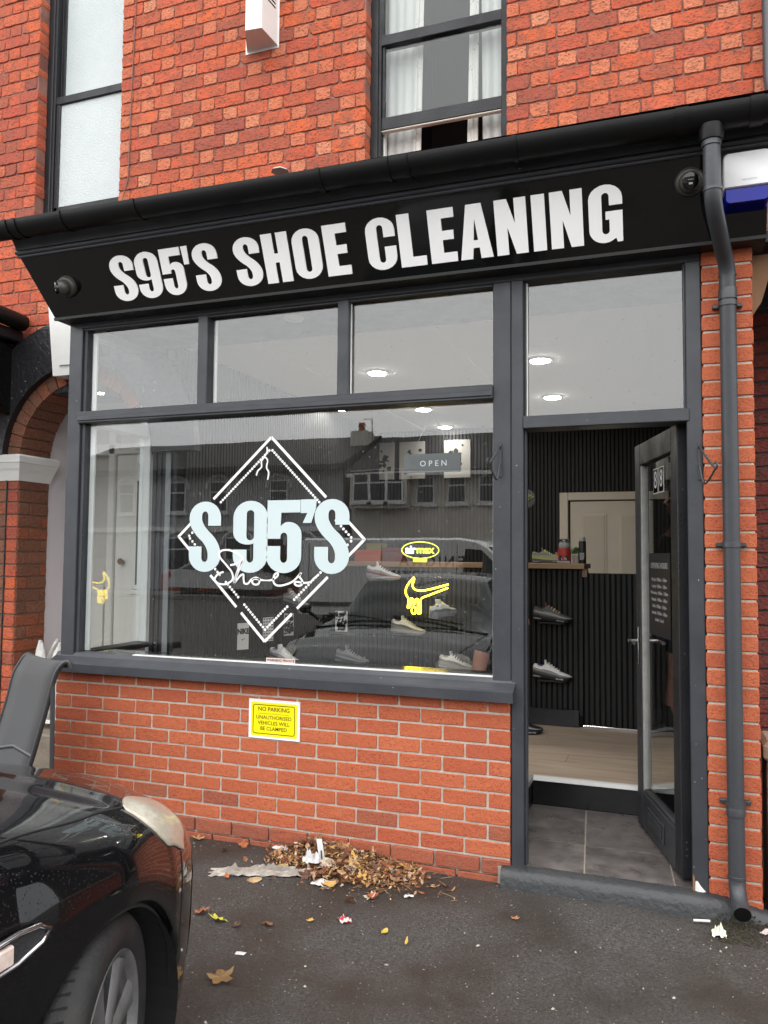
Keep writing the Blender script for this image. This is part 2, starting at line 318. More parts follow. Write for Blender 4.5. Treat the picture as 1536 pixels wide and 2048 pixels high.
def piece(name, me, material, parent, loc, rot=None):
    # a cheap copy of shared mesh data at a world place under a parent that sits at the identity
    if material is not None and len(me.materials) == 0: me.materials.append(material)
    o = bpy.data.objects.new(name, me); COL.objects.link(o)
    o.parent = parent; o.matrix_parent_inverse = world_of(parent).inverted()
    o.location = loc
    if rot: o.rotation_euler = rot
    return o

def curve_mesh(loops, depth, name):
    cu = bpy.data.curves.new(name, 'CURVE'); cu.dimensions = '2D'; cu.fill_mode = 'BOTH'; cu.extrude = depth / 2
    for lp in loops:
        sp = cu.splines.new('POLY'); sp.points.add(len(lp) - 1); sp.use_cyclic_u = True
        for i, p in enumerate(lp): sp.points[i].co = (p[0], p[1], 0, 1)
    ob = bpy.data.objects.new(name, cu); COL.objects.link(ob)
    dg = bpy.context.evaluated_depsgraph_get(); me = bpy.data.meshes.new_from_object(ob.evaluated_get(dg))
    bpy.data.objects.remove(ob); bpy.data.curves.remove(cu); me.name = name; return me
def text_mesh(txt, size, depth, name, sx=1.0, space=1.0, bold=0.0, align='CENTER'):
    cu = bpy.data.curves.new(name, 'FONT'); cu.body = txt; cu.size = size; cu.extrude = depth / 2; cu.align_x = align; cu.align_y = 'CENTER'
    cu.space_character = space; cu.offset = bold; cu.resolution_u = 3
    ob = bpy.data.objects.new(name, cu); COL.objects.link(ob)
    dg = bpy.context.evaluated_depsgraph_get(); me = bpy.data.meshes.new_from_object(ob.evaluated_get(dg))
    bpy.data.objects.remove(ob); bpy.data.curves.remove(cu); me.name = name
    if sx != 1.0: me.transform(Matrix.Diagonal((sx, 1, 1, 1)))
    return me
UPRIGHT = Matrix.Rotation(R(90), 4, 'X')          # XY text -> stands in XZ facing -Y
def stand(me, x, y, z, rz=0.0, ry=0.0):
    me.transform(Matrix.Translation((x, y, z)) @ Matrix.Rotation(rz, 4, 'Z') @ Matrix.Rotation(ry, 4, 'Y') @ UPRIGHT); return me

# ------------------------------------------------------------------ brick meshes
def brick_mesh(L, H, D, jit, bev, seed, nx=4, nz=2, chip=0.0):
    rn = random.Random(seed)
    pts = []
    for i in range(nx): pts.append((i / nx * L, 0))
    for i in range(nz): pts.append((L, i / nz * H))
    for i in range(nx): pts.append((L - i / nx * L, H))
    for i in range(nz): pts.append((0, H - i / nz * H))
    n = len(pts)
    outer = [(x + rn.uniform(-jit, jit) - L / 2, z + rn.uniform(-jit, jit) - H / 2) for x, z in pts]
    # pull corners in
    for c in (0, nx, nx + nz, 2 * nx + nz):
        outer[c] = (outer[c][0] * (1 - jit * 1.2 / L * 2), outer[c][1] * (1 - jit * 1.2 / H))
    for c in (0, nx, nx + nz, 2 * nx + nz):
        if rn.random() < chip:
            q = rn.uniform(.006, .013); outer[c] = (outer[c][0] - math.copysign(q, outer[c][0]), outer[c][1] - math.copysign(q * rn.uniform(.4, .9), outer[c][1]))
    b = MB(); vs = []
    for (x, z) in outer:
        k = max(0.0, 1 - bev / max(abs(x), bev * 2)); k2 = max(0, 1 - bev / max(abs(z), bev * 2))
        vs.append((x * (1 - bev * 2 / L), -0.0 - rn.uniform(0, jit), z * (1 - bev * 2 / H)))
    for (x, z) in outer: vs.append((x, bev, z))
    for (x, z) in outer: vs.append((x, D, z))
    fs = [tuple(range(n))]
    for r in range(2):
        for i in range(n): fs.append((r * n + i, (r + 1) * n + i, (r + 1) * n + (i + 1) % n, r * n + (i + 1) % n))
    b.add(vs, fs); return b.mesh('brick')

# ------------------------------------------------------------------ ground
GZ = 0.02
def asphalt():
    M = bpy.data.materials.new('damp_asphalt'); M.use_nodes = True; nt = M.node_tree; b = nt.nodes['Principled BSDF']; L = nt.links.new
    tc = _n(nt, 'ShaderNodeTexCoord')
    n1 = _n(nt, 'ShaderNodeTexNoise'); n1.inputs['Scale'].default_value = 95; n1.inputs['Detail'].default_value = 7; n1.inputs['Roughness'].default_value = 0.8; L(tc.outputs['Object'], n1.inputs['Vector'])
    cr = _n(nt, 'ShaderNodeValToRGB'); e = cr.color_ramp.elements; e[0].position = 0.34; e[0].color = (0.008, 0.0075, 0.0075, 1); e[1].position = 0.68; e[1].color = (0.17, 0.153, 0.138, 1); L(n1.outputs['Fac'], cr.inputs[0])
    n2 = _n(nt, 'ShaderNodeTexNoise'); n2.inputs['Scale'].default_value = 1.6; n2.inputs['Detail'].default_value = 7; n2.inputs['Roughness'].default_value = 0.6; L(tc.outputs['Object'], n2.inputs['Vector'])
    m2 = _n(nt, 'ShaderNodeMapRange'); m2.inputs[1].default_value = 0.42; m2.inputs[2].default_value = 0.62; m2.inputs[4].default_value = 0.8; L(n2.outputs['Fac'], m2.inputs[0])
    x2 = _n(nt, 'ShaderNodeMix', data_type='RGBA'); L(m2.outputs[0], x2.inputs[0]); L(cr.outputs[0], x2.inputs[6]); x2.inputs[7].default_value = (0.036, 0.024, 0.016, 1)
    v = _n(nt, 'ShaderNodeTexVoronoi'); v.inputs['Scale'].default_value = 62; L(tc.outputs['Object'], v.inputs['Vector'])
    m3 = _n(nt, 'ShaderNodeMapRange'); m3.inputs[1].default_value = 0.16; m3.inputs[2].default_value = 0.10; L(v.outputs['Distance'], m3.inputs[0])
    wn = _n(nt, 'ShaderNodeTexWhiteNoise'); L(v.outputs['Position'], wn.inputs['Vector'])
    gt = _n(nt, 'ShaderNodeMath', operation='GREATER_THAN'); gt.inputs[1].default_value = 0.82; L(wn.outputs['Value'], gt.inputs[0])
    mm = _n(nt, 'ShaderNodeMath', operation='MULTIPLY'); L(m3.outputs[0], mm.inputs[0]); L(gt.outputs[0], mm.inputs[1])
    x3 = _n(nt, 'ShaderNodeMix', data_type='RGBA'); L(mm.outputs[0], x3.inputs[0]); L(x2.outputs[2], x3.inputs[6]); x3.inputs[7].default_value = (0.30, 0.26, 0.22, 1)
    L(x3.outputs[2], b.inputs['Base Color'])
    m4 = _n(nt, 'ShaderNodeMapRange'); m4.inputs[1].default_value = 0.35; m4.inputs[2].default_value = 0.65; m4.inputs[3].default_value = 0.85; m4.inputs[4].default_value = 0.45; L(n2.outputs['Fac'], m4.inputs[0]); L(m4.outputs[0], b.inputs['Roughness'])
    bp = _n(nt, 'ShaderNodeBump'); bp.inputs['Strength'].default_value = 1.0; bp.inputs['Distance'].default_value = 0.02; L(n1.outputs['Fac'], bp.inputs['Height']); L(bp.outputs[0], b.inputs['Normal'])
    return M
ASPH = asphalt()
g = MB(); N = 60
g.add([(-180, -260, GZ - 0.03), (180, -260, GZ - 0.03), (180, 120, GZ - 0.03), (-180, 120, GZ - 0.03)], [(0, 1, 2, 3)])
g.build('ground', ASPH, kind='structure')
# the forecourt in front of the shop, gently uneven
fc = MB(); nx, ny = 110, 90
def fz(x, y):
    z = GZ + 0.006 * math.sin(x * 2.1 + 1) * math.sin(y * 1.7) + 0.003 * math.sin(x * 7.3) * math.cos(y * 6.1)
    return z
vs = [(-4 + 10 * i / nx, -7 + 7.9 * j / ny, fz(-4 + 10 * i / nx, -7 + 7.9 * j / ny)) for j in range(ny + 1) for i in range(nx + 1)]
fs = [(j * (nx + 1) + i, j * (nx + 1) + i + 1, (j + 1) * (nx + 1) + i + 1, (j + 1) * (nx + 1) + i) for j in range(ny) for i in range(nx)]
fc.add(vs, fs); fc.build('forecourt', ASPH, smooth=True, kind='structure')

# ------------------------------------------------------------------ the shop
shop = thing('shop', 'single storey shop front with dark grey frames, large window and orange brick base', 'shop', (1.6, 0.0, 0.0))
# stall riser: orange brick in stretcher bond under the window
riser = MB().box(-0.2225, 2.468, 0.0045, 0.11, -0.05, 0.874).build('stall_riser', MORT1, shop)
NEWB = {}
def newbrick(L, proud, mt, parent, cx, cz, y0=0.0):
    key = (round(L, 3), mt.name, random.randrange(3))
    if key not in NEWB:
        NEWB[key] = brick_mesh(L, 0.065, 0.02, 0.0010, 0.0028, int(key[0] * 1000) % 97 + key[2] * 13 + 5, 5)
    o = piece('brick', NEWB[key], mt, parent, (cx, y0 - proud, cz))
    return o
XL, XR = -0.2265, 2.4725
for k in range(0, 12):
    zc = 0.8 - 0.075 * k + 0.0375
    if k >= 10: joints = [i * 0.225 + 0.079 + (0.11 if k == 11 else 0) for i in range(-2, 13)]
    elif k % 2: joints = [i * 0.225 for i in range(-1, 13)]
    else: joints = [(i + 0.5) * 0.225 for i in range(-2, 13)]
    xe = [XL - 0.005] + [j for j in joints if XL + 0.05 < j < XR - 0.05] + [XR + 0.005]
    for a, b in zip(xe[:-1], xe[1:]):
        L = round(b - a - 0.010, 3)
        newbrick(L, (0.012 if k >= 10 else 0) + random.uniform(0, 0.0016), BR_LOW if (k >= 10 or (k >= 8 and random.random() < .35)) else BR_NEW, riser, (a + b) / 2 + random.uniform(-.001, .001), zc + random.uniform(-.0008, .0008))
# brick pier on the right
pier = MB().box(3.345, 3.545, 0.0050, 0.36, -0.05, 2.99).build('brick_pier', MORT1, shop)
for i in range(41):
    zt = 2.8667 + 0.075 * 2 - 0.075 * i
    zc = zt - 0.0375
    if zc < 0.0 or zc > 2.99: continue
    newbrick(0.212, random.uniform(0, 0.003), BR_NEW, pier, 3.4445 + random.uniform(-.002, .002), zc)
    MB()
sb = {}
for i in range(41):
    zc = 2.8667 + 0.15 - 0.075 * i - 0.0375
    if zc < 0.0 or zc > 2.99: continue
    if 'm' not in sb: sb['m'] = brick_mesh(0.20, 0.065, 0.02, 0.0015, 0.0035, 77, 4)
    piece('brick', sb['m'], BR_NEW, pier, (3.5525, 0.14, zc), (0, 0, R(90)))

# timber frame
def fbox(name, x0, x1, y0, y1, z0, z1, mt=None, parent=None, b=0.004):
    return MB().bbox(x0, x1, y0, y1, z0, z1, b).build(name, mt or GREY, parent or shop)
sill = MB().prism([(-0.072, 0.866), (0.06, 0.866), (0.06, 0.972), (0.012, 0.968), (-0.004, 0.948), (-0.06, 0.922), (-0.072, 0.914)], -0.232, 2.497).build('window_sill', GREY, shop)
fbox('corner_post', -0.203, -0.110, 0.0, 0.095, 0.93, 2.952)
fbox('frame_stile', -0.109, -0.088, 0.018, 0.09, 0.955, 2.92)
fbox('window_transom', -0.116, 2.388, -0.016, 0.085, 2.322, 2.392)
fbox('transom_bead', -0.112, 2.387, -0.024, -0.0155, 2.335, 2.362, b=0.003)
fbox('head_rail', -0.203, 3.338, 0.002, 0.095, 2.898, 2.95)
fbox('head_bead', -0.110, 2.383, 0.012, 0.03, 2.886, 2.899, b=0.003)
for x0, x1 in ((0.694, 0.757), (1.552, 1.617)): fbox('mullion', x0, x1, 0.004, 0.085, 2.391, 2.899)
fbox('door_post', 2.386, 2.475, 0.003, 0.1, 0.935, 2.9)
fbox('door_post', 2.4768, 2.535, 0.0, 0.13, 0.09, 2.9)
fbox('door_post_bead', 2.5345, 2.546, 0.03, 0.075, 0.1, 2.9, b=0.003)
fbox('door_head', 2.534, 3.285, -0.006, 0.13, 2.168, 2.228)
fbox('door_jamb', 3.272, 3.3375, 0.0, 0.13, 0.085, 2.9)
fbox('fanlight_stop', 3.2605, 3.2725, 0.02, 0.075, 2.227, 2.9, b=0.003)
# rough plaster/paint line beside the brick and a broken white foot of the jamb
jf = MB(); jf.add([(3.281, -.004, .104), (3.296, -.012, .100), (3.322, -.008, .095), (3.332, .002, .098), (3.283, -.003, .145), (3.291, -.009, .150), (3.305, -.007, .128), (3.322, -.001, .108), (3.281, .01, .10), (3.33, .012, .09), (3.29, .006, .14)], [(0, 1, 5, 4), (1, 2, 6, 5), (2, 3, 7, 6), (4, 5, 10), (5, 6, 10), (6, 7, 10), (8, 0, 4, 10)])
MB().add([(3.272, -.003, .100), (3.281, -.006, .10), (3.2815, -.005, .16), (3.273, -.0025, .175)], [(0, 1, 2, 3)]).build('bare_timber', mat('bare_wood', (0.22, 0.12, 0.06), rough=0.8), shop)
jf.build('splintered_jamb_foot', WHITEP, shop)
# white glazing beads (inside faces seen through the glass)
for x0, x1, z0, z1 in ((-0.088, -0.06, 2.41, 2.885), (0.757, 0.775, 2.41, 2.885), (-0.088, -0.055, 0.975, 2.31)):
    fbox('glazing_bead', x0, x1, 0.072, 0.088, z0, z1, WHITEP, b=0.002)
fbox('putty_line', 0.30, 2.384, 0.012, 0.040, 0.9685, 0.9745, WHITEP, b=0.001)
fbox('putty_line', 2.3805, 2.3855, 0.030, 0.044, 0.975, 2.318, WHITEP, b=0.001)
fbox('putty_line', 2.3805, 2.3855, 0.030, 0.044, 2.40, 2.885, WHITEP, b=0.001)
fbox('putty_line', 2.547, 2.552, 0.030, 0.044, 2.232, 2.89, WHITEP, b=0.001)
fbox('putty_line', 1.6175, 1.6225, 0.030, 0.044, 2.40, 2.885, WHITEP, b=0.001)
# panes
def pane(x0, x1, z0, z1, y=0.046, mt=None):
    return MB().box(x0, x1, y, y + 0.005, z0, z1).build('window_pane', mt or GLASS, shop)
pane(-0.09, 2.386, 0.962, 2.324)
pane(-0.09, 0.696, 2.388, 2.892); pane(0.755, 1.554, 2.388, 2.892); pane(1.615, 2.387, 2.388, 2.892)
pane(2.54, 3.262, 2.224, 2.895)
# left return of the bay: white inside, glazed
fbox('return_base', -0.2, -0.12, 0.111, 0.70, 0.0, 0.96, MORT1)
fbox('return_post', -0.185, -0.10, 0.672, 0.698, 0.965, 2.95, WHITEP)
fbox('return_transom', -0.185, -0.10, 0.0955, 0.664, 2.33, 2.42, WHITEP)
fbox('return_head', -0.185, -0.10, 0.0955, 0.664, 2.88, 2.95, WHITEP)
fbox('return_sill', -0.21, -0.0845, 0.0965, 0.699, 0.93, 0.962, GREYD)
MB().box(-0.155, -0.150, 0.09, 0.67, 0.955, 2.335).build('window_pane', GLASSD, shop)
MB().box(-0.155, -0.150, 0.09, 0.67, 2.415, 2.885).build('window_pane', GLASSD, shop)
# inside window board
fbox('window_board', -0.084, 2.38, 0.0965, 0.30, 0.925, 0.958, mat('gloss_dark_board', (0.03, 0.031, 0.033), rough=0.12), b=0.003)
# ceiling with board joints, interior walls
MB().box(-0.2, 3.6, 0.1, 4.72, 2.952, 3.0).build('ceiling', CEIL, shop)
for x in (0.62, 1.84, 3.06): MB().box(x, x + 0.03, 0.1, 4.6, 2.946, 2.9535).build('ceiling_strip', CEIL, shop)
bw = MB().box(0.1, 3.6, 4.62, 4.7, 0, 2.96).build('back_wall', FELT, shop)
lw = MB().box(0.02, 0.10, 0.751, 4.62, 0, 2.96).build('side_wall', FELT, shop)
rw = MB().box(-0.095, 0.10, 0.70, 0.75, 0.0, 2.96).build('return_wall', FELT, shop)
MB().box(3.42, 3.5, 0.13, 4.62, 0, 2.96).build('side_wall', mat('charcoal_wall', (0.02, 0.02, 0.022), rough=0.7), shop)
# vertical slats
SL = {}
def slat(parent, x, y, z0, z1, wdt=0.027, dep=0.012, rot=0.0, mt=SLATM):
    key = (round(z1 - z0, 3), wdt)
    if key not in SL: SL[key] = MB().bbox(-wdt / 2, wdt / 2, -dep, 0, 0, z1 - z0, 0.002).mesh('slat')
    return piece('slat', SL[key], mt, parent, (x, y, z0), (0, 0, rot) if rot else None)
for i in range(5): slat(rw, -0.072 + 0.04 * i, 0.699, 0.9, 2.95)
for i in range(96): slat(lw, 0.1005, 0.80 + 0.04 * i, 0.26, 2.95, rot=R(90))
for i in range(84): slat(bw, 0.14 + 0.04 * i, 4.619, 0.26, 2.95)
MB().bbox(0.02, 0.06, 0.68, 0.7345, 0.26, 2.95, 0.003).build('corner_trim', mat('pale_trim', (0.20, 0.21, 0.22), rough=0.5), shop)
# floor of planks
flo = MB().box(-0.1, 3.42, 0.985, 4.62, 0.2, 0.248).build('floor', GREYD, shop)
MB().box(-0.1, 2.40, 0.11, 0.986, 0.2, 0.256).build('floor_edge', WOODF, shop)
py = 0.995; r = 0
while py < 4.5:
    px = -0.1 - (r * 0.47) % 1.2
    while px < 3.42:
        a, b = max(px, -0.1), min(px + 1.2, 3.42)
        if b - a > 0.03: MB().box(a + 0.001, b - 0.001, py + 0.001, py + 0.189, 0.2475, 0.26).build('plank', WOODF, flo)
        px += 1.2
    py += 0.19; r += 1
# step into the shop and its white nosing, tiled lobby
MB().box(2.42, 3.31, 0.978, 0.9845, 0.09, 0.245).build('step_riser', mat('black_tile', (0.008, 0.008, 0.009), rough=0.25), shop)
MB().prism([(0.955, 0.243), (0.99, 0.243), (0.99, 0.266), (0.962, 0.264)], 2.425, 3.31).build('step_nosing', WHITEP, shop)
MB().prism([(2.40, 0.243), (2.428, 0.243), (2.424, 0.266), (2.40, 0.266)], 0.14, 0.988, axis=1).build('side_nosing', mat('grey_nosing', (0.28, 0.28, 0.27), rough=0.5), shop)
MB().box(2.40, 2.415, 0.13, 0.978, 0.05, 0.243).build('lobby_kick', mat('black_tile', (0.008, 0.008, 0.009)), shop)
MB().box(3.305, 3.42, 0.13, 4.6, 0.0, 2.95).build('lobby_wall', GREYD, shop)
lob = MB().box(2.416, 3.304, -0.02, 0.977, 0.0, 0.0965).build('lobby_floor', GROUT, shop)
def quadtile(pts):
    vs = [(x, y, 0.0966) for x, y in pts] + [(x, y, 0.1) for x, y in pts]
    MB().add(vs, [(4, 5, 6, 7), (0, 1, 5, 4), (1, 2, 6, 5), (2, 3, 7, 6), (3, 0, 4, 7)]).build('tile', TILEM, lob)
def gx(y, x0): return x0 - 0.085 * y
for (xa, xb, ys) in ((2.3, 2.8055, (-0.02, 0.398, 0.758, 0.977)), (2.8135, 3.20, (-0.02, 0.396, 0.744, 0.977)), (3.206, 3.4, (-0.02, 0.45, 0.80, 0.977))):
    for y0, y1 in zip(ys[:-1], ys[1:]):
        q = [(min(max(gx(y0, xa), 2.417), 3.303), y0 + 0.006), (min(max(gx(y0, xb), 2.417), 3.303), y0 + 0.006), (min(gx(y1, xb), 3.303), y1 - 0.006), (min(max(gx(y1, xa), 2.417), 3.303), y1 - 0.006)]
        if q[1][0] - q[0][0] > 0.02: quadtile(q)
# painted concrete step across the doorway and on under the pier
pl = MB(); n = 30; rn = random.Random(3); top = []; 
for i in range(n + 1):
    x = 2.436 + (3.60 - 2.436) * i / n
    zt = 0.104 - (0.045 * max(0, (x - 3.36) / 0.2)) + rn.uniform(-.002, .002)
    yo = -0.062 + rn.uniform(-.004, .004) + (0.02 * max(0, (x - 3.4) / 0.2))
    top.append([(x, 0.012, zt + 0.001), (x, yo + 0.03, zt), (x, yo + 0.008, zt - 0.012), (x, yo - 0.006, zt - 0.045), (x, yo - 0.014, -0.03)])
vs = [p for c in top for p in c]; fs = [(i * 5 + j, i * 5 + j + 1, (i + 1) * 5 + j + 1, (i + 1) * 5 + j) for i in range(n) for j in range(4)]
pl.add(vs, [f[::-1] for f in fs] + [(0, 1, 2, 3, 4), tuple(n * 5 + j for j in (4, 3, 2, 1, 0))])
flat(pl.build('doorstep', mat('painted_step', (0.026, 0.028, 0.032), rough=0.5, var=0.6, vscale=10, col2=(0.040, 0.040, 0.038), bump=0.45, bscale=45), shop), 50)

# ------------------------------------------------------------------ fascia, cornice, gutter, downpipe
YB, ZB, YT, ZT = -0.10, 2.945, -0.2475, 3.265
def fy(z): return YB - (z - ZB) * (YB - YT) / (ZT - ZB)
fas = thing('fascia_sign', 'long slanted black gloss fascia board with bold white lettering above the window', 'sign', (1.6, -0.1, 2.945))
xl0, xl1, xr = -0.228, -0.355, 3.60
vb = [(xl0, YB, ZB), (xr, YB, ZB), (xr, YT, ZT), (xl1, YT, ZT), (xl0, 0.0, ZB), (xr, 0.0, ZB), (xr, 0.0, ZT), (xl1, 0.0, ZT)]
MB().add(vb, [(0, 1, 2, 3), (1, 5, 6, 2), (5, 4, 7, 6), (4, 0, 3, 7), (3, 2, 6, 7), (4, 5, 1, 0)]).build('sign_board', SIGNB, fas)
MB().box(-0.232, 3.60, YB - 0.004, YB + 0.012, ZB - 0.016, ZB - 0.0008).build('bottom_trim', GUT, fas)
MB().box(-0.225, 3.60, YB + 0.0125, 0.7, ZB - 0.014, ZB - 0.0005).build('soffit_board', GREYD, fas)
MB().box(-0.2255, -0.2045, 0.0, 0.7, ZB, 3.3).build('return_cheek', GREYD, fas)

def arc(cx, cy, rx, ry, a0, a1, n=10): return [(cx + rx * math.cos(R(a0 + (a1 - a0) * i / n)), cy + ry * math.sin(R(a0 + (a1 - a0) * i / n))) for i in range(n + 1)]
def qb(p0, p1, p2, n=8): return [((1 - t) ** 2 * p0[0] + 2 * t * (1 - t) * p1[0] + t * t * p2[0], (1 - t) ** 2 * p0[1] + 2 * t * (1 - t) * p1[1] + t * t * p2[1]) for t in [i / n for i in range(n + 1)]]
def glyph(c):
    if c == 'H': return [[(0, 0), (.42, 0), (.42, .41), (.58, .41), (.58, 0), (1, 0), (1, 1), (.58, 1), (.58, .59), (.42, .59), (.42, 1), (0, 1)]]
    if c == 'I': return [[(0, 0), (1, 0), (1, 1), (0, 1)]]
    if c == 'L': return [[(0, 0), (1, 0), (1, .18), (.48, .18), (.48, 1), (0, 1)]]
    if c == 'E': return [[(0, 0), (1, 0), (1, .18), (.5, .18), (.5, .42), (.92, .42), (.92, .59), (.5, .59), (.5, .82), (.98, .82), (.98, 1), (0, 1)]]
    if c == 'N': return [[(0, 0), (.38, 0), (.38, .50), (.62, 0), (1, 0), (1, 1), (.63, 1), (.63, .55), (.40, 1), (0, 1)]]
    if c == 'A': return [[(0, 0), (.37, 0), (.41, .20), (.60, .20), (.63, 0), (1, 0), (.73, 1), (.27, 1)], [(.43, .34), (.50, .74), (.57, .34)]]
    if c == "'": return [[(0.1, .62), (.9, .62), (1, 1), (0, 1)]]
    if c == 'O': return [arc(.5, .76, .5, .24, 0, 180) + arc(.5, .24, .5, .24, 180, 360), arc(.5, .80, .11, .06, 0, 180, 6) + arc(.5, .20, .11, .06, 180, 360, 6)]
    if c == 'C': return [[(1, .62), (1, .74)] + arc(.5, .76, .5, .24, 0, 180) + arc(.5, .24, .5, .24, 180, 360) + [(1, .44), (.61, .44), (.61, .2)] + arc(.5, .2, .11, .06, 0, -180, 6) + [(.39, .8)] + arc(.5, .80, .11, .06, 180, 0, 6) + [(.61, .62)]]
    if c == 'G': return [[(1, .64), (1, .74)] + arc(.5, .76, .5, .24, 0, 180) + arc(.46, .24, .46, .24, 180, 310) + [(.80, .07), (.84, 0), (1, 0), (1, .54), (.50, .54), (.50, .40), (.61, .40), (.61, .22)] + arc(.5, .21, .11, .06, 0, -180, 6) + [(.39, .8)] + arc(.5, .80, .11, .06, 180, 0, 6) + [(.61, .64)]]
    if c == 'S': return [arc(.5, .77, .5, .23, 180, 0, 12) + [(1, .655), (.6, .655), (.6, .79)] + arc(.5, .80, .10, .06, 0, 180, 6) + qb((.4, .78), (.38, .69), (.62, .575), 6) + qb((.62, .575), (1.0, .42), (1, .24), 8) + arc(.5, .23, .5, .23, 0, -180, 12) + [(0, .36), (.4, .36), (.4, .2)] + arc(.5, .20, .10, .06, 180, 360, 6) + qb((.6, .22), (.62, .32), (.42, .43), 6) + qb((.42, .43), (0, .60), (0, .76), 8)]
    if c == '9': return [arc(.5, .77, .5, .23, 180, 0, 12) + arc(.5, .23, .5, .23, 0, -180, 12) + [(0, .32), (.4, .32), (.4, .2)] + arc(.5, .2, .10, .06, 180, 360, 6) + [(.6, .41)] + arc(.42, .56, .42, .17, 290, 180, 8), arc(.5, .82, .11, .05, 0, 180, 6) + arc(.5, .50, .11, .05, 180, 360, 6)]
    if c == '5': return [[(.02, 1), (.96, 1), (.96, .83), (.42, .83), (.40, .64)] + qb((.40, .64), (.52, .71), (.66, .70), 4) + arc(.64, .53, .36, .17, 88, 0, 8) + arc(.5, .23, .5, .23, 0, -180, 12) + [(0, .37), (.4, .37), (.4, .2)] + arc(.5, .20, .10, .06, 180, 360, 6) + [(.6, .50)] + arc(.5, .50, .10, .055, 0, 180, 6) + [(.4, .47), (0, .47)]]
SLOPE = math.atan2(YB - YT, ZT - ZB); HL = 0.248
def sign_letter(c, x0, x1):
    lp = [[(p[0] * (x1 - x0), p[1] * HL) for p in l] for l in glyph(c)]
    me = curve_mesh(lp, 0.006, 'letter')
    z0 = 2.985
    me.transform(Matrix.Translation((x0, fy(z0) - 0.004, z0)) @ Matrix.Rotation(SLOPE, 4, 'X') @ UPRIGHT)
    link('letter', me, mat('bright_white_acrylic', (0.92, 0.92, 0.92), rough=0.3), fas)
for c, a, b in (('S', .242, .397), ('9', .410, .560), ('5', .577, .716), ("'", .722, .760), ('S', .783, .935), ('S', 1.035, 1.187), ('H', 1.208, 1.357), ('O', 1.380, 1.532), ('E', 1.556, 1.688),
                ('C', 1.785, 1.937), ('L', 1.954, 2.087), ('E', 2.110, 2.242), ('A', 2.258, 2.417), ('N', 2.436, 2.584), ('I', 2.609, 2.670), ('N', 2.692, 2.838), ('G', 2.864, 3.011)):
    sign_letter(c, a, b)
# cornice
cor = thing('cornice', 'dark painted timber cornice running along the top of the fascia', 'cornice', (1.6, -0.28, 3.29))
def run(prof, mt, name, ext=0.0):
    n = len(prof); xs = []
    for (y, z) in prof: xs.append(xl1 - (-(y) + YT) * 0.8 - 0.0)
    vs = [(xs[i], prof[i][0], prof[i][1]) for i in range(n)] + [(3.62, p[0], p[1]) for p in prof]
    fs = [tuple(range(n))[::-1], tuple(range(n, 2 * n))] + [(i, (i + 1) % n, n + (i + 1) % n, n + i) for i in range(n)]
    return flat(MB().add(vs, fs).build(name, mt, cor), 50)
def bead(cy, cz, r): return [(cy + r * math.cos(R(a)), cz + r * math.sin(R(a))) for a in range(0, 360, 30)]
run(bead(-0.254, 3.273, 0.0095), GREY, 'bead_moulding')
run(bead(-0.262, 3.292, 0.0125), GREY, 'bead_moulding')
run([(0.0, 3.266), (-0.248, 3.2665), (-0.262, 3.306), (-0.270, 3.307), (-0.274, 3.33), (-0.284, 3.36), (-0.305, 3.385), (-0.335, 3.40), (0.0, 3.40)], GREY, 'cove_board')
MB().box(-0.40, 3.62, -0.33, 0.70, 3.401, 3.44).build('cornice_top_board', GREYD, cor)
# lead flashing lump
tag(flat(MB().lathe([(0.002, 0.03), (0.02, 0.026), (0.05, 0.012), (0.06, 0.0)], (0.865, 0.64, 4.01), 7).build('mortar_lump', mat('lead_grey', (0.35, 0.35, 0.34), rough=0.8, bump=0.8, bscale=40)), 60), 'small grey mortar lump on the lean-to roof below the upper wall', 'mortar')
# lean-to roof behind the gutter (slopes up to the house wall)
roofm = mat('slate_roof', (0.045, 0.047, 0.052), rough=0.6, bump=0.4, bscale=30)
lt = MB(); lt.add([(-0.42, -0.36, 3.441), (3.62, -0.36, 3.441), (3.62, 0.70, 3.60), (-0.42, 0.70, 3.60)], [(0, 1, 2, 3)]); lt.box(-0.42, 3.62, -0.35, 0.70, 3.405, 3.43)
lt.build('lean_to_roof', roofm, shop)
# gutter
def gz(x): return 3.408 - 0.0075 * (x + 0.4)
gut = thing('gutter', 'black half-round gutter running along the whole shop front', 'gutter', (1.6, -0.37, 3.40))
def gut_ring(x, r0, r1, zc):
    o = [(x, -0.372 + r0 * math.cos(R(a)), zc + r0 * math.sin(R(a))) for a in range(180, 361, 12)]
    i = [(x, -0.372 + r1 * math.cos(R(a)), zc + r1 * math.sin(R(a))) for a in range(360, 179, -12)]
    return o + i
def gut_seg(name, x0, x1, r0=0.075, r1=0.070, parent=gut):
    a = gut_ring(x0, r0, r1, gz(x0)); b = gut_ring(x1, r0, r1, gz(x1)); n = len(a)
    fs = [tuple(range(n))[::-1], tuple(range(n, 2 * n))] + [(i, (i + 1) % n, n + (i + 1) % n, n + i) for i in range(n)]
    return flat(MB().add(a + b, fs).build(name, GUT, parent), 40)
gut_seg('channel', -1.0, 3.75)
for x in (-0.30, -0.235, 0.08, 0.56, 1.62, 1.965, 2.06, 2.56, 3.235, 3.515): gut_seg('joint_clip', x, x + (0.05 if x > 3 else 0.022), 0.081, 0.0752)
flat(MB().lathe([(0.052, 0.0), (0.049, 0.04), (0.045, 0.06)], (3.372, -0.372, gz(3.37) - 0.062), 24, (0, 0, -1)).build('outlet', GUT, gut), 40)
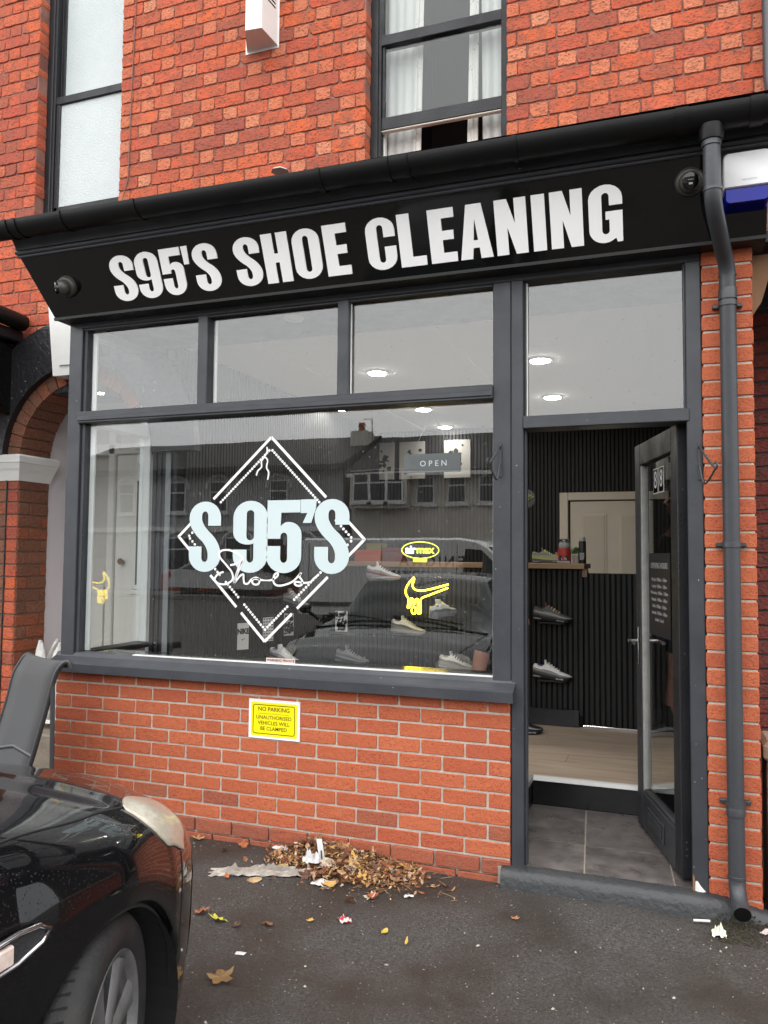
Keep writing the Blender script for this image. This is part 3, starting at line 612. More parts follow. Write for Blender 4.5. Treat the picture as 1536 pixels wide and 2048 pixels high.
# rain drips on the gutter rim
dp = thing('downpipe', 'dark grey round downpipe with swan neck beside the shop door', 'downpipe', (3.445, -0.06, 0.0))
PX, PY = 3.446, -0.052
pts = [(3.372, -0.372, 3.31), (3.374, -0.368, 3.06), (3.377, -0.355, 3.015), (3.385, -0.32, 2.975), (3.425, -0.13, 2.885), (3.437, -0.085, 2.86), (3.445, PY - 0.01, 2.82), (PX, PY, 2.78), (PX, PY, 0.20), (PX, PY - 0.004, 0.165), (PX + .004, PY - 0.03, 0.125), (PX + .01, PY - 0.075, 0.098), (PX + .012, PY - 0.10, 0.09)]
def fine(pts, k=3):
    out = []
    for i in range(len(pts) - 1):
        p0 = Vector(pts[max(i - 1, 0)]); p1 = Vector(pts[i]); p2 = Vector(pts[i + 1]); p3 = Vector(pts[min(i + 2, len(pts) - 1)])
        for j in range(k):
            t = j / k; out.append(0.5 * ((2 * p1) + (-p0 + p2) * t + (2 * p0 - 5 * p1 + 4 * p2 - p3) * t * t + (-p0 + 3 * p1 - 3 * p2 + p3) * t ** 3))
    out.append(Vector(pts[-1])); return out
flat(MB().tube(pts, 0.0345, 24, cap=False).build('pipe', PIPE, dp), 40)
flat(MB().tube([pts[-1], (pts[-1][0], pts[-1][1] + 0.02, pts[-1][2] + 0.006)], 0.0325, 24).build('pipe_mouth', mat('wet_black', (0.004, 0.004, 0.004), rough=0.3), dp), 40)
def collar(z, h, r=0.0385, x=PX, y=PY): flat(MB().lathe([(r, 0), (r, h * .8), (r - .003, h)], (x, y, z), 24).build('collar', PIPE, dp), 40)
collar(0.46, 0.045, 0.0385); collar(2.69, 0.05, 0.039); collar(0.20, 0.012, 0.037); collar(2.795, 0.02, 0.0375)
flat(MB().lathe([(0.0385, 0), (0.0385, 0.03)], (3.372, -0.372, 3.235), 24).build('collar', PIPE, dp), 40)
flat(MB().lathe([(0.038, 0), (0.038, 0.012)], (3.3745, -0.366, 3.05), 24).build('collar', PIPE, dp), 40)
def bracket(z):
    b = MB(); b.lathe([(0.0395, 0), (0.0395, 0.022)], (PX, PY, z), 24)
    b.bbox(PX - 0.062, PX - 0.03, -0.03, -0.002, z + 0.002, z + 0.02, 0.003); b.bbox(PX + 0.03, PX + 0.062, -0.03, -0.002, z + 0.002, z + 0.02, 0.003)
    flat(b.build('bracket', PIPE, dp), 40)
bracket(1.60); bracket(0.497); bracket(2.66)
# a second pipe on the house wall above
tag(flat(MB().tube([(3.715, 0.63, 5.8), (3.715, 0.63, 4.05), (3.72, 0.45, 3.75)], 0.036, 20).build('house_downpipe', PIPE), 40), 'grey downpipe on the upper brick wall at the right edge', 'downpipe')

# ------------------------------------------------------------------ the brick house behind and above
YU = 0.70
house = thing('brick_house', 'old red brick terraced house above and behind the shop front', 'house', (1.2, YU, 0.0))
CM = cam.matrix_world.inverted()
def px(p):
    q = CM @ Vector(p); d = -q.z
    if d < 0.05: return None
    return (768 + 1580.43 * q.x / d, 1024 - 1580.43 * q.y / d, d)
WIN = [(-1.19, -0.443), (1.428, 2.318)]
wb = MB(); 
edges = [-1.75, WIN[0][0] - .006, WIN[0][1] + .006, WIN[1][0] - .006, WIN[1][1] + .006, 4.4]
for i in (0, 2, 4): wb.box(edges[i], edges[i + 1], YU + 0.0060, YU + 0.3, 3.0 if i else 2.9, 6.2)
for i in (1, 3): wb.box(edges[i], edges[i + 1], YU + 0.0060, YU + 0.3, 3.0, 4.02)
wb.box(-3.2, -1.75, YU + 0.0060, YU + 0.3, 0.0, 6.2)
uw = wb.build('upper_wall', MORT2, house)
OS = [brick_mesh(0.2260, 0.0830, 0.118, 0.0026, 0.0028, 100 + i, 9, 3, .05) for i in range(14)]
OH = [brick_mesh(0.1060, 0.0825, 0.118, 0.0026, 0.0028, 200 + i, 5, 3, .08) for i in range(10)]
O34 = [brick_mesh(0.164, 0.0830, 0.118, 0.0026, 0.0028, 300 + i, 6, 3, .05) for i in range(5)]
for q in OS + O34: q.materials.append(BR_OLD)
OSB = []
for q in OH: q.materials.append(BR_HEAD)
CH = 0.0903; PER = 0.3415
cand = []
row = 0; z = 3.02
rb = random.Random(21)
while z < 5.95:
    off = (0 if row % 2 else PER / 2) + rb.uniform(-0.012, 0.012)
    segs = []
    if z < 3.98: segs = [(-1.75, 4.3)]
    else: segs = [(-1.75, WIN[0][0]), (WIN[0][1], WIN[1][0]), (WIN[1][1], 4.3)]
    for (a, b) in segs:
        x = a - ((a - off) % PER) - PER
        items = []
        while x < b:
            items.append((x, x + 0.2285, 's')); items.append((x + 0.2325, x + 0.3395, 'h')); x += PER
        for (p, q, k) in items:
            p2, q2 = max(p, a), min(q, b)
            if q2 - p2 < 0.04: continue
            cand.append((p2, q2, z, k))
    z += CH; row += 1
vis = []; rest = MB()
for (p, q, zz, k) in cand:
    c = ((p + q) / 2, YU, zz + CH / 2); s = px(c)
    hidden = False
    dz = c[2] - 2.235; dx = c[0] + 0.72
    if c[2] < 3.25 and dx * dx + dz * dz < 0.93 ** 2: continue
    if s and -40 < s[0] < 1576 and -40 < s[1] < 2090:
        gy = 440 - 0.156 * s[0]
        if s[1] > gy + 15 and not (s[0] < 130 and s[1] < 720): hidden = True
    else: hidden = True
    if hidden:
        if c[2] > 3.9 or c[0] < -0.5: rest.box(p + .004, q - .004, YU + rb.uniform(0, .003), YU + 0.1, zz + .004, zz + CH - .004)
    else: vis.append((s[2], p, q, zz, k))
vis.sort(); 
def place_old(p, q, zz, k, i):
    L = q - p; lib = OS if L > 0.185 else (O34 if L > 0.13 else OH)
    base = 0.2285 if lib is OS else (0.166 if lib is O34 else 0.108)
    me = lib[rb.randrange(len(lib))]
    o = piece('brick', me, None, uw, ((p + q) / 2, YU + rb.uniform(-0.0015, 0.0012), zz + CH / 2 + rb.uniform(-.002, .002)), (rb.uniform(-.008, .008), rb.uniform(-.006, .006) + (math.pi if False else 0), rb.uniform(-.008, .008)))
    o.scale = (min(1.04, (L - 0.001) / base), 1, 1)
for i, (d, p, q, zz, k) in enumerate(vis[:300]): place_old(p, q, zz, k, i)
for (d, p, q, zz, k) in vis[300:]:
    L = q - p; lib = OS if L > 0.185 else (O34 if L > 0.13 else OH); base = 0.226 if lib is OS else (0.165 if lib is O34 else 0.108)
    me = lib[rb.randrange(len(lib))]; sx = min(1.04, (L - .001) / base)
    oy = YU + rb.uniform(-0.002, 0.004); ox = (p + q) / 2; oz = zz + CH / 2 + rb.uniform(-.002, .002)
    rest.add([(v.co.x * sx + ox, v.co.y + oy, v.co.z + oz) for v in me.vertices], [tuple(f.vertices) for f in me.polygons])
rest.build('bricks', BR_OLD, uw, kind='stuff')
print('bricks visible', len(vis))

# upstairs windows
def sash(x0, x1, yf, name='window'):
    return MB().bbox(x0, x0 + 0.055, yf, yf + 0.12, 3.95, 6.0, 0.006).bbox(x1 - 0.055, x1, yf, yf + 0.12, 3.95, 6.0, 0.006).build(name, GREYD, house)
w1 = sash(WIN[0][0] - 0.01, WIN[0][1] + 0.01, 0.79)
def wpart(name, x0, x1, y0, y1, z0, z1, mt, par, b=0.004): return MB().bbox(x0, x1, y0, y1, z0, z1, b).build(name, mt, par)
wpart('parting_bead', -1.146, -1.125, 0.80, 0.86, 3.95, 6.0, GREYD, w1)
wpart('upper_sash_stile', -1.124, -1.088, 0.855, 0.89, 4.9, 6.0, GREYD, w1); wpart('lower_sash_stile', -1.126, -1.088, 0.815, 0.85, 3.95, 4.94, GREYD, w1)
wpart('meeting_rail', -1.13, -0.43, 0.81, 0.885, 4.925, 4.985, GREYD, w1)
wpart('bottom_rail', -1.13, -0.43, 0.815, 0.85, 3.95, 4.135, GREYD, w1)
MB().box(-1.09, -0.45, 0.865, 0.871, 4.98, 6.0).build('pane', FROST, w1); MB().box(-1.09, -0.45, 0.828, 0.834, 4.13, 4.93).build('pane', FROST, w1)
w2 = sash(WIN[1][0] - 0.01, WIN[1][1] + 0.005, 0.79)
wpart('parting_bead', 1.4735, 1.492, 0.80, 0.86, 3.95, 6.0, GREYD, w2)
wpart('meeting_rail', 1.475, 2.30, 0.805, 0.885, 4.815, 4.885, GREYD, w2)
wpart('bottom_rail', 1.475, 2.305, 0.815, 0.855, 4.262, 4.345, GREYD, w2)
wpart('rail_underside', 1.477, 2.303, 0.817, 0.853, 4.252, 4.2625, CREAM, w2)
wpart('lower_sash_stile', 1.4925, 1.512, 0.818, 0.85, 4.34, 4.82, GREYD, w2); wpart('lower_sash_stile', 2.276, 2.30, 0.818, 0.85, 4.34, 4.82, GREYD, w2)
wpart('inner_frame', 1.478, 1.497, 0.862, 0.91, 3.95, 4.30, WHITEP, w2)
MB().box(1.51, 2.28, 0.83, 0.834, 4.34, 4.82).build('pane', GLASSU, w2); MB().box(1.49, 2.29, 0.868, 0.872, 4.88, 6.0).build('pane', GLASSU, w2)
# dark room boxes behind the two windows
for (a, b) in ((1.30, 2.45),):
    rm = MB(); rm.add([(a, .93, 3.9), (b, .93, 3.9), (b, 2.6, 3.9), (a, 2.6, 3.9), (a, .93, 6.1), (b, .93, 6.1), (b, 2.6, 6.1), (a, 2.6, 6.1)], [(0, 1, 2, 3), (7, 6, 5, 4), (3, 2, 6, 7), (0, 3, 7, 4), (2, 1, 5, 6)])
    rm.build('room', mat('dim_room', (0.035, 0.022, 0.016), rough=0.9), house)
# curtains
CURT = mat('white_curtain', (0.70, 0.69, 0.66), rough=0.9, var=0.2, vscale=4)
CURD = mat('dotted_curtain', (0.74, 0.71, 0.66), rough=0.9, speck=((0.24, 0.18, 0.15), 70, 0.66))
def curtain(name, xa0, xb0, xa1, xb1, y, mt, label, folds):
    b = MB(); n = 30; vs = []
    rows = 12
    for j in range(rows + 1):
        t = j / rows; z = 6.0 - t * 2.05
        pinch = math.sin(min(1, max(0, (t - .35) / .4)) * math.pi)
        for i in range(n + 1):
            s = i / n; x = (xa0 + (xa1 - xa0) * t) + ((xb0 + (xb1 - xb0) * t) - (xa0 + (xa1 - xa0) * t)) * s
            vs.append((x, y + 0.006 * math.sin(s * folds * 6.283 + t * 0.7) + 0.003 * math.sin(s * 17 + t * 2), z))
    fs = [(j * (n + 1) + i, j * (n + 1) + i + 1, (j + 1) * (n + 1) + i + 1, (j + 1) * (n + 1) + i) for j in range(rows) for i in range(n)]
    o = b.add(vs, fs).build(name, mt, smooth=True)
    md = o.modifiers.new('thick', 'SOLIDIFY'); md.thickness = 0.003
    return tag(o, label, 'curtain')
curtain('curtain', 1.46, 1.70, 1.46, 1.69, 0.955, CURT, 'plain white curtain hanging on the left of the open upstairs window', 4)
curtain('curtain', 1.69, 1.75, 1.66, 1.715, 0.935, CURD, 'narrow dotted curtain edge at the left white curtain upstairs', 1)
curtain('curtain', 2.10, 2.36, 2.12, 2.36, 0.955, CURT, 'plain white curtain hanging on the right of the open upstairs window', 4)
curtain('curtain', 2.055, 2.105, 2.02, 2.09, 0.935, CURD, 'narrow dotted curtain edge at the right white curtain upstairs', 1)
# flue terminal
fl = thing('flue_terminal', 'white boxed wall vent with louvred side high on the brick wall', 'vent', (0.69, YU, 4.9))
vs = [(.572, .70, 4.9), (.805, .70, 4.9), (.785, .51, 4.905), (.672, .50, 4.905), (.572, .70, 5.6), (.805, .70, 5.6), (.785, .51, 5.5), (.672, .50, 5.5)]
MB().add(vs, [(0, 3, 2, 1), (4, 5, 6, 7), (3, 7, 6, 2), (1, 2, 6, 5), (0, 4, 7, 3)]).build('housing', WHITEP, fl)
MB().add([(.565, .694, 4.885), (.812, .694, 4.885), (.812, .699, 4.885), (.565, .699, 4.885), (.565, .694, 5.62), (.812, .694, 5.62), (.812, .699, 5.62), (.565, .699, 5.62)], [(0, 3, 2, 1), (4, 5, 6, 7), (0, 1, 5, 4), (1, 2, 6, 5), (3, 0, 4, 7)]).build('flange', WHITEP, fl)
for i in range(7):
    z0 = 5.13 + i * 0.028
    def sd_(t, z): return (.785 + .02 * t + .0008, .51 + .19 * t, z)
    MB().add([sd_(.25, z0), sd_(.8, z0 - .004), sd_(.8, z0 + .008), sd_(.25, z0 + .012)], [(0, 1, 2, 3)]).build('louvre', LENSB, fl)
# cable clipped down the wall by the left window
cp = [(-0.325, YU - .006, 6.0), (-0.33, YU - .008, 5.4), (-0.345, YU - .007, 4.9), (-0.352, YU - .008, 4.45), (-0.36, YU - .007, 4.2), (-0.375, YU - .01, 4.12), (-0.39, YU - .015, 4.06), (-0.40, YU - .02, 3.95)]
tag(MB().tube(fine(cp, 4), 0.0035, 6).build('cable', mat('aged_cable', (0.17, 0.09, 0.07), rough=0.7)), 'thin cable running down the brick beside the frosted upstairs window', 'cable')

# porch arch on the left
AX, AZ, RI, RO = -0.72, 2.235, 0.53, 0.645
arch = MB()
def ringband(b, r0, r1, y0, y1, a0, a1, n=48):
    vs = []
    for i in range(n + 1):
        a = R(a0 + (a1 - a0) * i / n)
        for r, y in ((r0, y0), (r1, y0), (r1, y1), (r0, y1)): vs.append((AX + r * math.cos(a), y, AZ + r * math.sin(a)))
    fs = []
    for i in range(n):
        for k in range(4): fs.append((i * 4 + k, i * 4 + (k + 1) % 4, (i + 1) * 4 + (k + 1) % 4, (i + 1) * 4 + k))
    fs += [(0, 1, 2, 3), (n * 4 + 3, n * 4 + 2, n * 4 + 1, n * 4)]
    return b.add(vs, fs)
pa = ringband(MB(), RI + .010, RO, YU + .010, 1.0, 0, 180).build('porch_arch', MORT3, house)
hood = ringband(MB(), RO - .002, 0.985, 0.645, 0.712, 0, 180, 60)
o = flat(hood.build('arch_hood', BLACKR, house), 40)
hood2 = ringband(MB(), RO - .004, 0.70, 0.668, 0.72, 0, 180, 60); 
NV = 21
def vous(seed):
    rn = random.Random(seed); h = R(180 / NV) / 2 * 0.90; vs = []
    for y in (0.0, 0.30):
        for (r, s) in ((RI, -1), (RO, -1), (RO, 1), (RI, 1)):
            a = s * h + rn.uniform(-.004, .004); rr = r + rn.uniform(-.003, .003); vs.append((rr * math.sin(a), y + rn.uniform(-.003, .003), rr * math.cos(a)))
    b = MB(); b.add(vs, [(0, 3, 2, 1)[::-1], (4, 5, 6, 7)[::-1], (0, 1, 5, 4), (1, 2, 6, 5), (2, 3, 7, 6), (3, 0, 4, 7)]); me = b.mesh('voussoir'); me.materials.append(BR_DARK); return me
VS = [vous(i) for i in range(5)]
for i in range(NV):
    a = 90 - (180 * (i + .5) / NV)
    piece('voussoir', VS[i % 5], None, pa, (AX, YU, AZ), (0, R(a), 0))
ks = MB().prism([(AX - .145, 2.79), (AX + .145, 2.79), (AX + .205, 3.30), (AX - .205, 3.30)], 0.585, 0.70, axis=1).build('keystone', WHITEP, house)
MB().prism([(AX - .085, 2.86), (AX + .085, 2.86), (AX + .14, 3.24), (AX - .14, 3.24)], 0.572, 0.5845, axis=1).build('keystone_panel', WHITEP, ks)
# pillar with moulded impost
pb = MB().box(-1.352, -1.256, YU + .006, 1.0, 0, 2.12).build('porch_pillar', MORT3, house)
pz = 0.02; r = 0
PM = {}
def oldb(L, H, parent, x, y, zc, rot=None, mt=BR_DARK):
    key = (round(L, 3), round(H, 3), rb.randrange(3), mt.name)
    if key not in PM: PM[key] = brick_mesh(L, H, 0.06, 0.003, 0.004, int(L * 1000) + key[2], 5); PM[key].materials.append(mt)
    return piece('brick', PM[key], None, parent, (x, y, zc), rot)
while pz < 2.05:
    zc = pz + CH / 2
    oldb(0.10, 0.082, pb, -1.303, YU, zc, None, BR_OLD)
    if r % 2: oldb(0.225, 0.082, pb, -1.2505, 0.82, zc, (0, 0, R(90))); oldb(0.06, 0.082, pb, -1.2505, 0.968, zc, (0, 0, R(90)))
    else: oldb(0.105, 0.082, pb, -1.2505, 0.757, zc, (0, 0, R(90))); oldb(0.185, 0.082, pb, -1.2505, 0.907, zc, (0, 0, R(90)))
    pz += CH; r += 1
im = MB()
for z0, z1, e0, e1 in ((2.075, 2.14, .008, .034), (2.14, 2.158, .034, .044), (2.158, 2.20, .046, .066), (2.202, 2.245, .068, .078), (2.245, 2.262, .078, .05)):
    vs = []
    for zq, e in ((z0, e0), (z1, e1)): vs += [(-1.56, YU - e, zq), (-1.252 + e, YU - e, zq), (-1.252 + e, 1.0 + e * .3, zq), (-1.56, 1.0 + e * .3, zq)]
    im.add(vs, [(0, 3, 2, 1), (4, 5, 6, 7), (0, 1, 5, 4), (1, 2, 6, 5), (2, 3, 7, 6), (3, 0, 4, 7)])
im.build('impost', WHITEP, house)
# neighbouring brickwork left of the pillar
nb = MB().box(-2.6, -1.36, YU + .012, 1.0, 0, 2.08).build('side_wall', MORT3, house)
pz = 0.02; r = 0
while pz < 2.05:
    for i in range(2):
        L = 0.225; xx = -1.478 - i * 0.235 - (0.11 if r % 2 else 0) + 0.005
        if xx + L / 2 > -1.36: xx = -1.36 - L / 2
        oldb(L, 0.082, nb, xx, YU + .004, pz + CH / 2, None, BR_DARK)
    if r % 2: oldb(0.10, 0.082, nb, -1.415, YU + .004, pz + CH / 2, None, BR_DARK)
    pz += CH; r += 1
tag(MB().tube([(-1.357, YU - .004, 0.1), (-1.356, YU - .006, 2.08)], 0.005, 6).build('cable', mat('black_cable', (0.01, 0.01, 0.01))), 'thin black cable running up beside the arch pillar', 'cable')
# porch inside: lilac walls, ceiling, steps, door
MB().box(-1.40, -1.262, 1.0, 1.55, 0, 3.1).build('porch_wall', LILAC, house)
MB().box(-1.40, -0.02, 1.42, 1.55, 0, 3.1).build('porch_back', mat('pale_porch_wall', (0.58, 0.54, 0.49), rough=0.7), house)
MB().box(-0.205, -0.04, 0.76, 1.55, 0, 3.1).build('porch_wall', LILAC, house)
MB().box(-1.262, -0.2, 1.001, 1.42, 2.80, 2.85).build('porch_ceiling', LILAC, house)
MB().bbox(-1.262, -0.21, 0.62, 1.42, 0.0, 0.30, 0.01).build('porch_step', CONC, house)
MB().bbox(-1.262, -0.21, 0.90, 1.42, 0.30, 0.345, 0.006).build('porch_tile_floor', REDT, house)
MB().box(-1.255, -0.21, 0.706, 1.0, 2.70, 2.98).build('arch_backing', BLACKR, house)
CREAMH = mat('house_door_cream', (0.78, 0.74, 0.68), rough=0.5, var=0.4, vscale=5, col2=(0.68, 0.64, 0.58))
pd = thing('house_door', 'cream panelled house door with dark glass seen through the shop side window', 'door', (-0.5, 1.40, 0.345))
MB().bbox(-0.925, -0.13, 1.375, 1.415, 0.35, 2.33, 0.004).build('leaf', CREAMH, pd)
for (a, b, c, d) in ((-1.26, -1.19, .35, 2.7), (-1.19, -0.935, .35, .75), (-0.99, -0.93, .35, 2.7), (-1.26, -.13, 2.335, 2.42), (-1.26, -.13, 2.66, 2.75)):
    MB().bbox(a, b, 1.345, 1.419, c, d, 0.006).build('frame', CREAMH, pd)
MB().bbox(-1.18, -1.0, 1.335, 1.40, .76, 1.3, 0.005).build('side_panel', CREAMH, pd)
MB().bbox(-0.755, -0.30, 1.362, 1.376, 1.27, 2.16, 0.006).build('glass_moulding', CREAMH, pd)
MB().box(-0.72, -0.335, 1.3605, 1.3618, 1.31, 2.12).build('glass_panel', mat('dark_door_glass', (0.02, 0.018, 0.017), rough=0.1), pd)
MB().bbox(-0.77, -0.29, 1.36, 1.376, 1.235, 1.268, 0.004).build('glass_sill', CREAMH, pd)
MB().bbox(-0.75, -0.32, 1.364, 1.376, 0.48, 0.97, 0.006).build('lower_panel', CREAMH, pd)
flat(MB().lathe([(0.012, 0), (0.014, 0.02), (0.024, 0.03), (0.026, 0.04), (0.018, 0.052)], (-0.845, 1.376, 1.49), 14, (0, -1, 0)).build('knob', mat('brass', (0.30, 0.17, 0.06), rough=0.3, metal=1.0), pd), 50)
mb_ = thing('junction_box', 'small white wall boxes beside the house door seen through the side window', 'box', (-0.62, 1.33, 2.3))
MB().bbox(-0.70, -0.52, 1.28, 1.34, 2.36, 2.41, 0.006).build('tube_lamp', PLAST, mb_); MB().bbox(-0.68, -0.54, 1.29, 1.34, 2.24, 2.32, 0.006).build('box', PLAST, mb_)
# tulip-shaped white planter on the porch step
tp = thing('planter', 'white tulip-shaped stone planter standing in the porch', 'planter', (-0.98, 0.85, 0.345))
for i in range(6):
    a = i * math.pi / 3 + .3; b = MB(); prof = []
    for j in range(9):
        t = j / 8; wd = 0.085 * math.sin(math.pi * min(1, .15 + t * .85)) ** .7 + .004
        rr = 0.07 + 0.075 * math.sin(t * 2.2); zz = 0.36 + t * 0.56
        for s in (-1, -.5, 0, .5, 1):
            cx = rr + 0.02 * (1 - s * s); prof.append((cx * math.cos(a) - s * wd * math.sin(a), cx * math.sin(a) + s * wd * math.cos(a), zz))
    b.add([(-0.98 + p[0], 0.85 + p[1], p[2]) for p in prof], [(j * 5 + k, j * 5 + k + 1, j * 5 + k + 6, j * 5 + k + 5) for j in range(8) for k in range(4)])
    o = b.build('petal', mat('white_stone', (0.62, 0.60, 0.57), rough=0.8, var=0.6, vscale=40, col2=(0.45, 0.43, 0.40), bump=0.5, bscale=60), tp, smooth=True); o.modifiers.new('t', 'SOLIDIFY').thickness = 0.02
MB().lathe([(0.11, 0.345), (0.09, 0.37), (0.06, 0.42), (0.07, 0.46)], (-0.98, 0.85, 0), 16).build('foot', MATS['white_stone'], tp)
# white plastic strip at the corner of the stall riser
tag(MB().bbox(-0.262, -0.24, 0.03, 0.06, 0.05, 0.80, 0.004).build('pipe_casing', PLAST), 'white plastic casing strip standing against the left end of the brick base', 'casing')
# left neighbour's dark fascia and gutter return
ne = thing('neighbour_fascia', 'black neighbouring fascia and gutter end left of the porch arch', 'fascia', (-1.6, 0.3, 2.9))
MB().bbox(-2.4, -1.30, -0.5, 0.69, 2.55, 3.08, 0.01).build('board', SIGNB, ne)
MB().bbox(-2.4, -1.24, -0.5, 0.69, 3.08, 3.17, 0.01).build('cornice', GREYD, ne)
flat(MB().tube([(-1.22, -0.6, 3.26), (-1.22, 0.66, 3.22)], 0.06, 16).build('gutter_end', GUT, ne), 40)

# ------------------------------------------------------------------ right edge: dark passage and low wall
al = thing('alley_wall', 'dark old brick wall inside the passage right of the pier', 'wall', (4.0, 1.0, 0))
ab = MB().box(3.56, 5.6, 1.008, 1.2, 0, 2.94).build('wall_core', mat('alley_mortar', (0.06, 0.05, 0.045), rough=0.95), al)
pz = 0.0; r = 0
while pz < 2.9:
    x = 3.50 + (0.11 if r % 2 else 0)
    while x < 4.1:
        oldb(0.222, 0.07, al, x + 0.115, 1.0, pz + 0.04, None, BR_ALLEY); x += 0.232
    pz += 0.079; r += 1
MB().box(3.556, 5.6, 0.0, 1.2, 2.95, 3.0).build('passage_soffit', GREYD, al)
MB().add([(3.56, .10, 2.93), (3.66, .10, 2.93), (3.60, .12, 2.72), (3.56, .12, 2.66), (3.56, .14, 2.93), (3.66, .14, 2.93), (3.60, .16, 2.72), (3.56, .16, 2.66)], [(0, 3, 2, 1), (4, 5, 6, 7), (0, 1, 5, 4), (1, 2, 6, 5), (2, 3, 7, 6), (3, 0, 4, 7)]).build('soffit_bracket', mat('bare_wood', (0.22, 0.12, 0.06), rough=0.8), al)
lo = thing('low_wall', 'low brick wall with rough coping at the right edge', 'wall', (3.8, 0.1, 0))
lc = MB().box(3.58, 4.6, 0.056, 0.26, 0, 0.672).build('wall_core', MORT3, lo)
for k in range(8):
    if k % 2 == 0: oldb(0.105, 0.075, lo, 3.635, 0.05, 0.045 + k * 0.082, None, BR_OLD)
    for i in range(3): oldb(0.225, 0.075, lo, 3.695 + i * 0.235 + (0.0 if k % 2 else 0.11), 0.05, 0.045 + k * 0.082, None, BR_OLD)
flat(MB().bbox(3.565, 4.6, 0.02, 0.30, 0.672, 0.76, 0.02).build('coping', mat('stone_coping', (0.30, 0.20, 0.14), rough=0.9, var=0.6, vscale=14, bump=0.6, bscale=30), lo), 30)

# ------------------------------------------------------------------ shop door, open inwards
TH = math.atan2(0.744, -0.213)
door = thing('shop_door', 'dark grey glazed shop door standing open into the lobby', 'door', (3.229, 0.08, 0.115), (0, 0, TH))
DM = Matrix.Translation((3.229, 0.08, 0.115)) @ Matrix.Rotation(TH, 4, 'Z')
def dpart(name, b, mt, parent=door, smooth=None):
    me = b.mesh(name) if isinstance(b, MB) else b
    me.transform(DM); o = link(name, me, mt, parent)
    if smooth: flat(o, smooth)
    return o
dpart('hinge_stile', MB().bbox(0, 0.10, -0.05, 0, 0, 2.055, 0.004), GREYD)
dpart('lock_stile', MB().bbox(0.672, 0.774, -0.05, 0, 0, 2.055, 0.004), GREY)
dpart('top_rail', MB().bbox(0.1005, 0.6715, -0.049, -0.001, 1.94, 2.055, 0.004), GREYD)
dpart('bottom_rail', MB().bbox(0.1005, 0.6715, -0.049, -0.001, 0, 0.19, 0.004), GREY)
dpart('glazing_bead', MB().bbox(0.648, 0.671, -0.040, -0.004, 0.195, 1.935, 0.004), mat('bare_putty', (0.40, 0.39, 0.37), rough=0.7, var=0.5, vscale=20))
dpart('glazing_bead', MB().bbox(0.101, 0.118, -0.040, -0.004, 0.195, 1.935, 0.004), GREY)
dpart('glazing_bead', MB().bbox(0.119, 0.647, -0.040, -0.004, 0.192, 0.212, 0.004), GREY)
dpart('glass', MB().box(0.115, 0.65, -0.027, -0.022, 0.20, 1.94), GLASSD)
lp = dpart('letter_plate', MB().bbox(0.27, 0.56, -0.001, 0.006, 0.05, 0.145, 0.003), GREY)
dpart('letter_flap', MB().bbox(0.295, 0.535, 0.0062, 0.011, 0.068, 0.127, 0.003), GREY, lp)
for s in (1, -1):
    y0 = 0.0 if s > 0 else -0.05
    h = dpart('handle', MB().bbox(0.708, 0.738, min(y0, y0 + s * .008), max(y0, y0 + s * .008), 0.86, 1.06, 0.003), CHROME)
    dpart('lever', MB().tube(fine([(0.723, y0 + s * .005, 0.985), (0.723, y0 + s * .045, 0.985), (0.715, y0 + s * .055, 0.985), (0.61, y0 + s * .052, 0.982)], 3), 0.009, 10), CHROME, h, 40)
for z in (0.10, 0.13, 0.16, 1.0, 1.75): dpart('screw', MB().lathe([(0.006, 0), (0.005, 0.002)], (-0.0005, -0.025, z), 8, (-1, 0, 0)), STEELD)
def dtext(txt, size, x, z, y, mt, name='lettering', parent=door, sx=1.0, align='CENTER'):
    me = text_mesh(txt, size, 0.0006, name, sx, align=align)
    me.transform(Matrix.Translation((x, y, z)) @ Matrix.Rotation(math.pi, 4, 'Z') @ UPRIGHT); return dpart(name, me, mt, parent)
for x in (0.43, 0.33):
    nbp = dpart('number_tile', MB().box(x - 0.043, x + 0.043, -0.0215, -0.020, 1.765, 1.895), WHITEV)
    dpart('number_ground', MB().box(x - 0.038, x + 0.038, -0.0198, -0.0193, 1.770, 1.890), SIGNB, nbp)
    dtext('8', 0.125, x, 1.832, -0.0188, WHITEV, 'numeral', nbp, 0.85)
hrs = dpart('opening_hours_notice', MB().box(0.20, 0.58, -0.0215, -0.0205, 1.04, 1.46), mat('navy_notice', (0.010, 0.012, 0.022), rough=0.4))
GREYT = mat('grey_lettering', (0.34, 0.34, 0.36), rough=0.5)
dtext('OPENING HOURS', 0.042, 0.39, 1.395, -0.0200, GREYT, 'lettering', hrs, 0.9)
for i, l in enumerate(('Monday  10.00am - 5.00pm', 'Tuesday  10.00am - 5.00pm', 'Wednesday  10.00am - 5.00pm', 'Thursday  10.00am - 5.00pm', 'Friday  10.00am - 5.00pm', 'Saturday  10.00am - 5.00pm', 'Sunday  Closed')):
    dtext(l, 0.026, 0.39, 1.325 - i * 0.034, -0.0200, GREYT, 'lettering', hrs, 0.95)

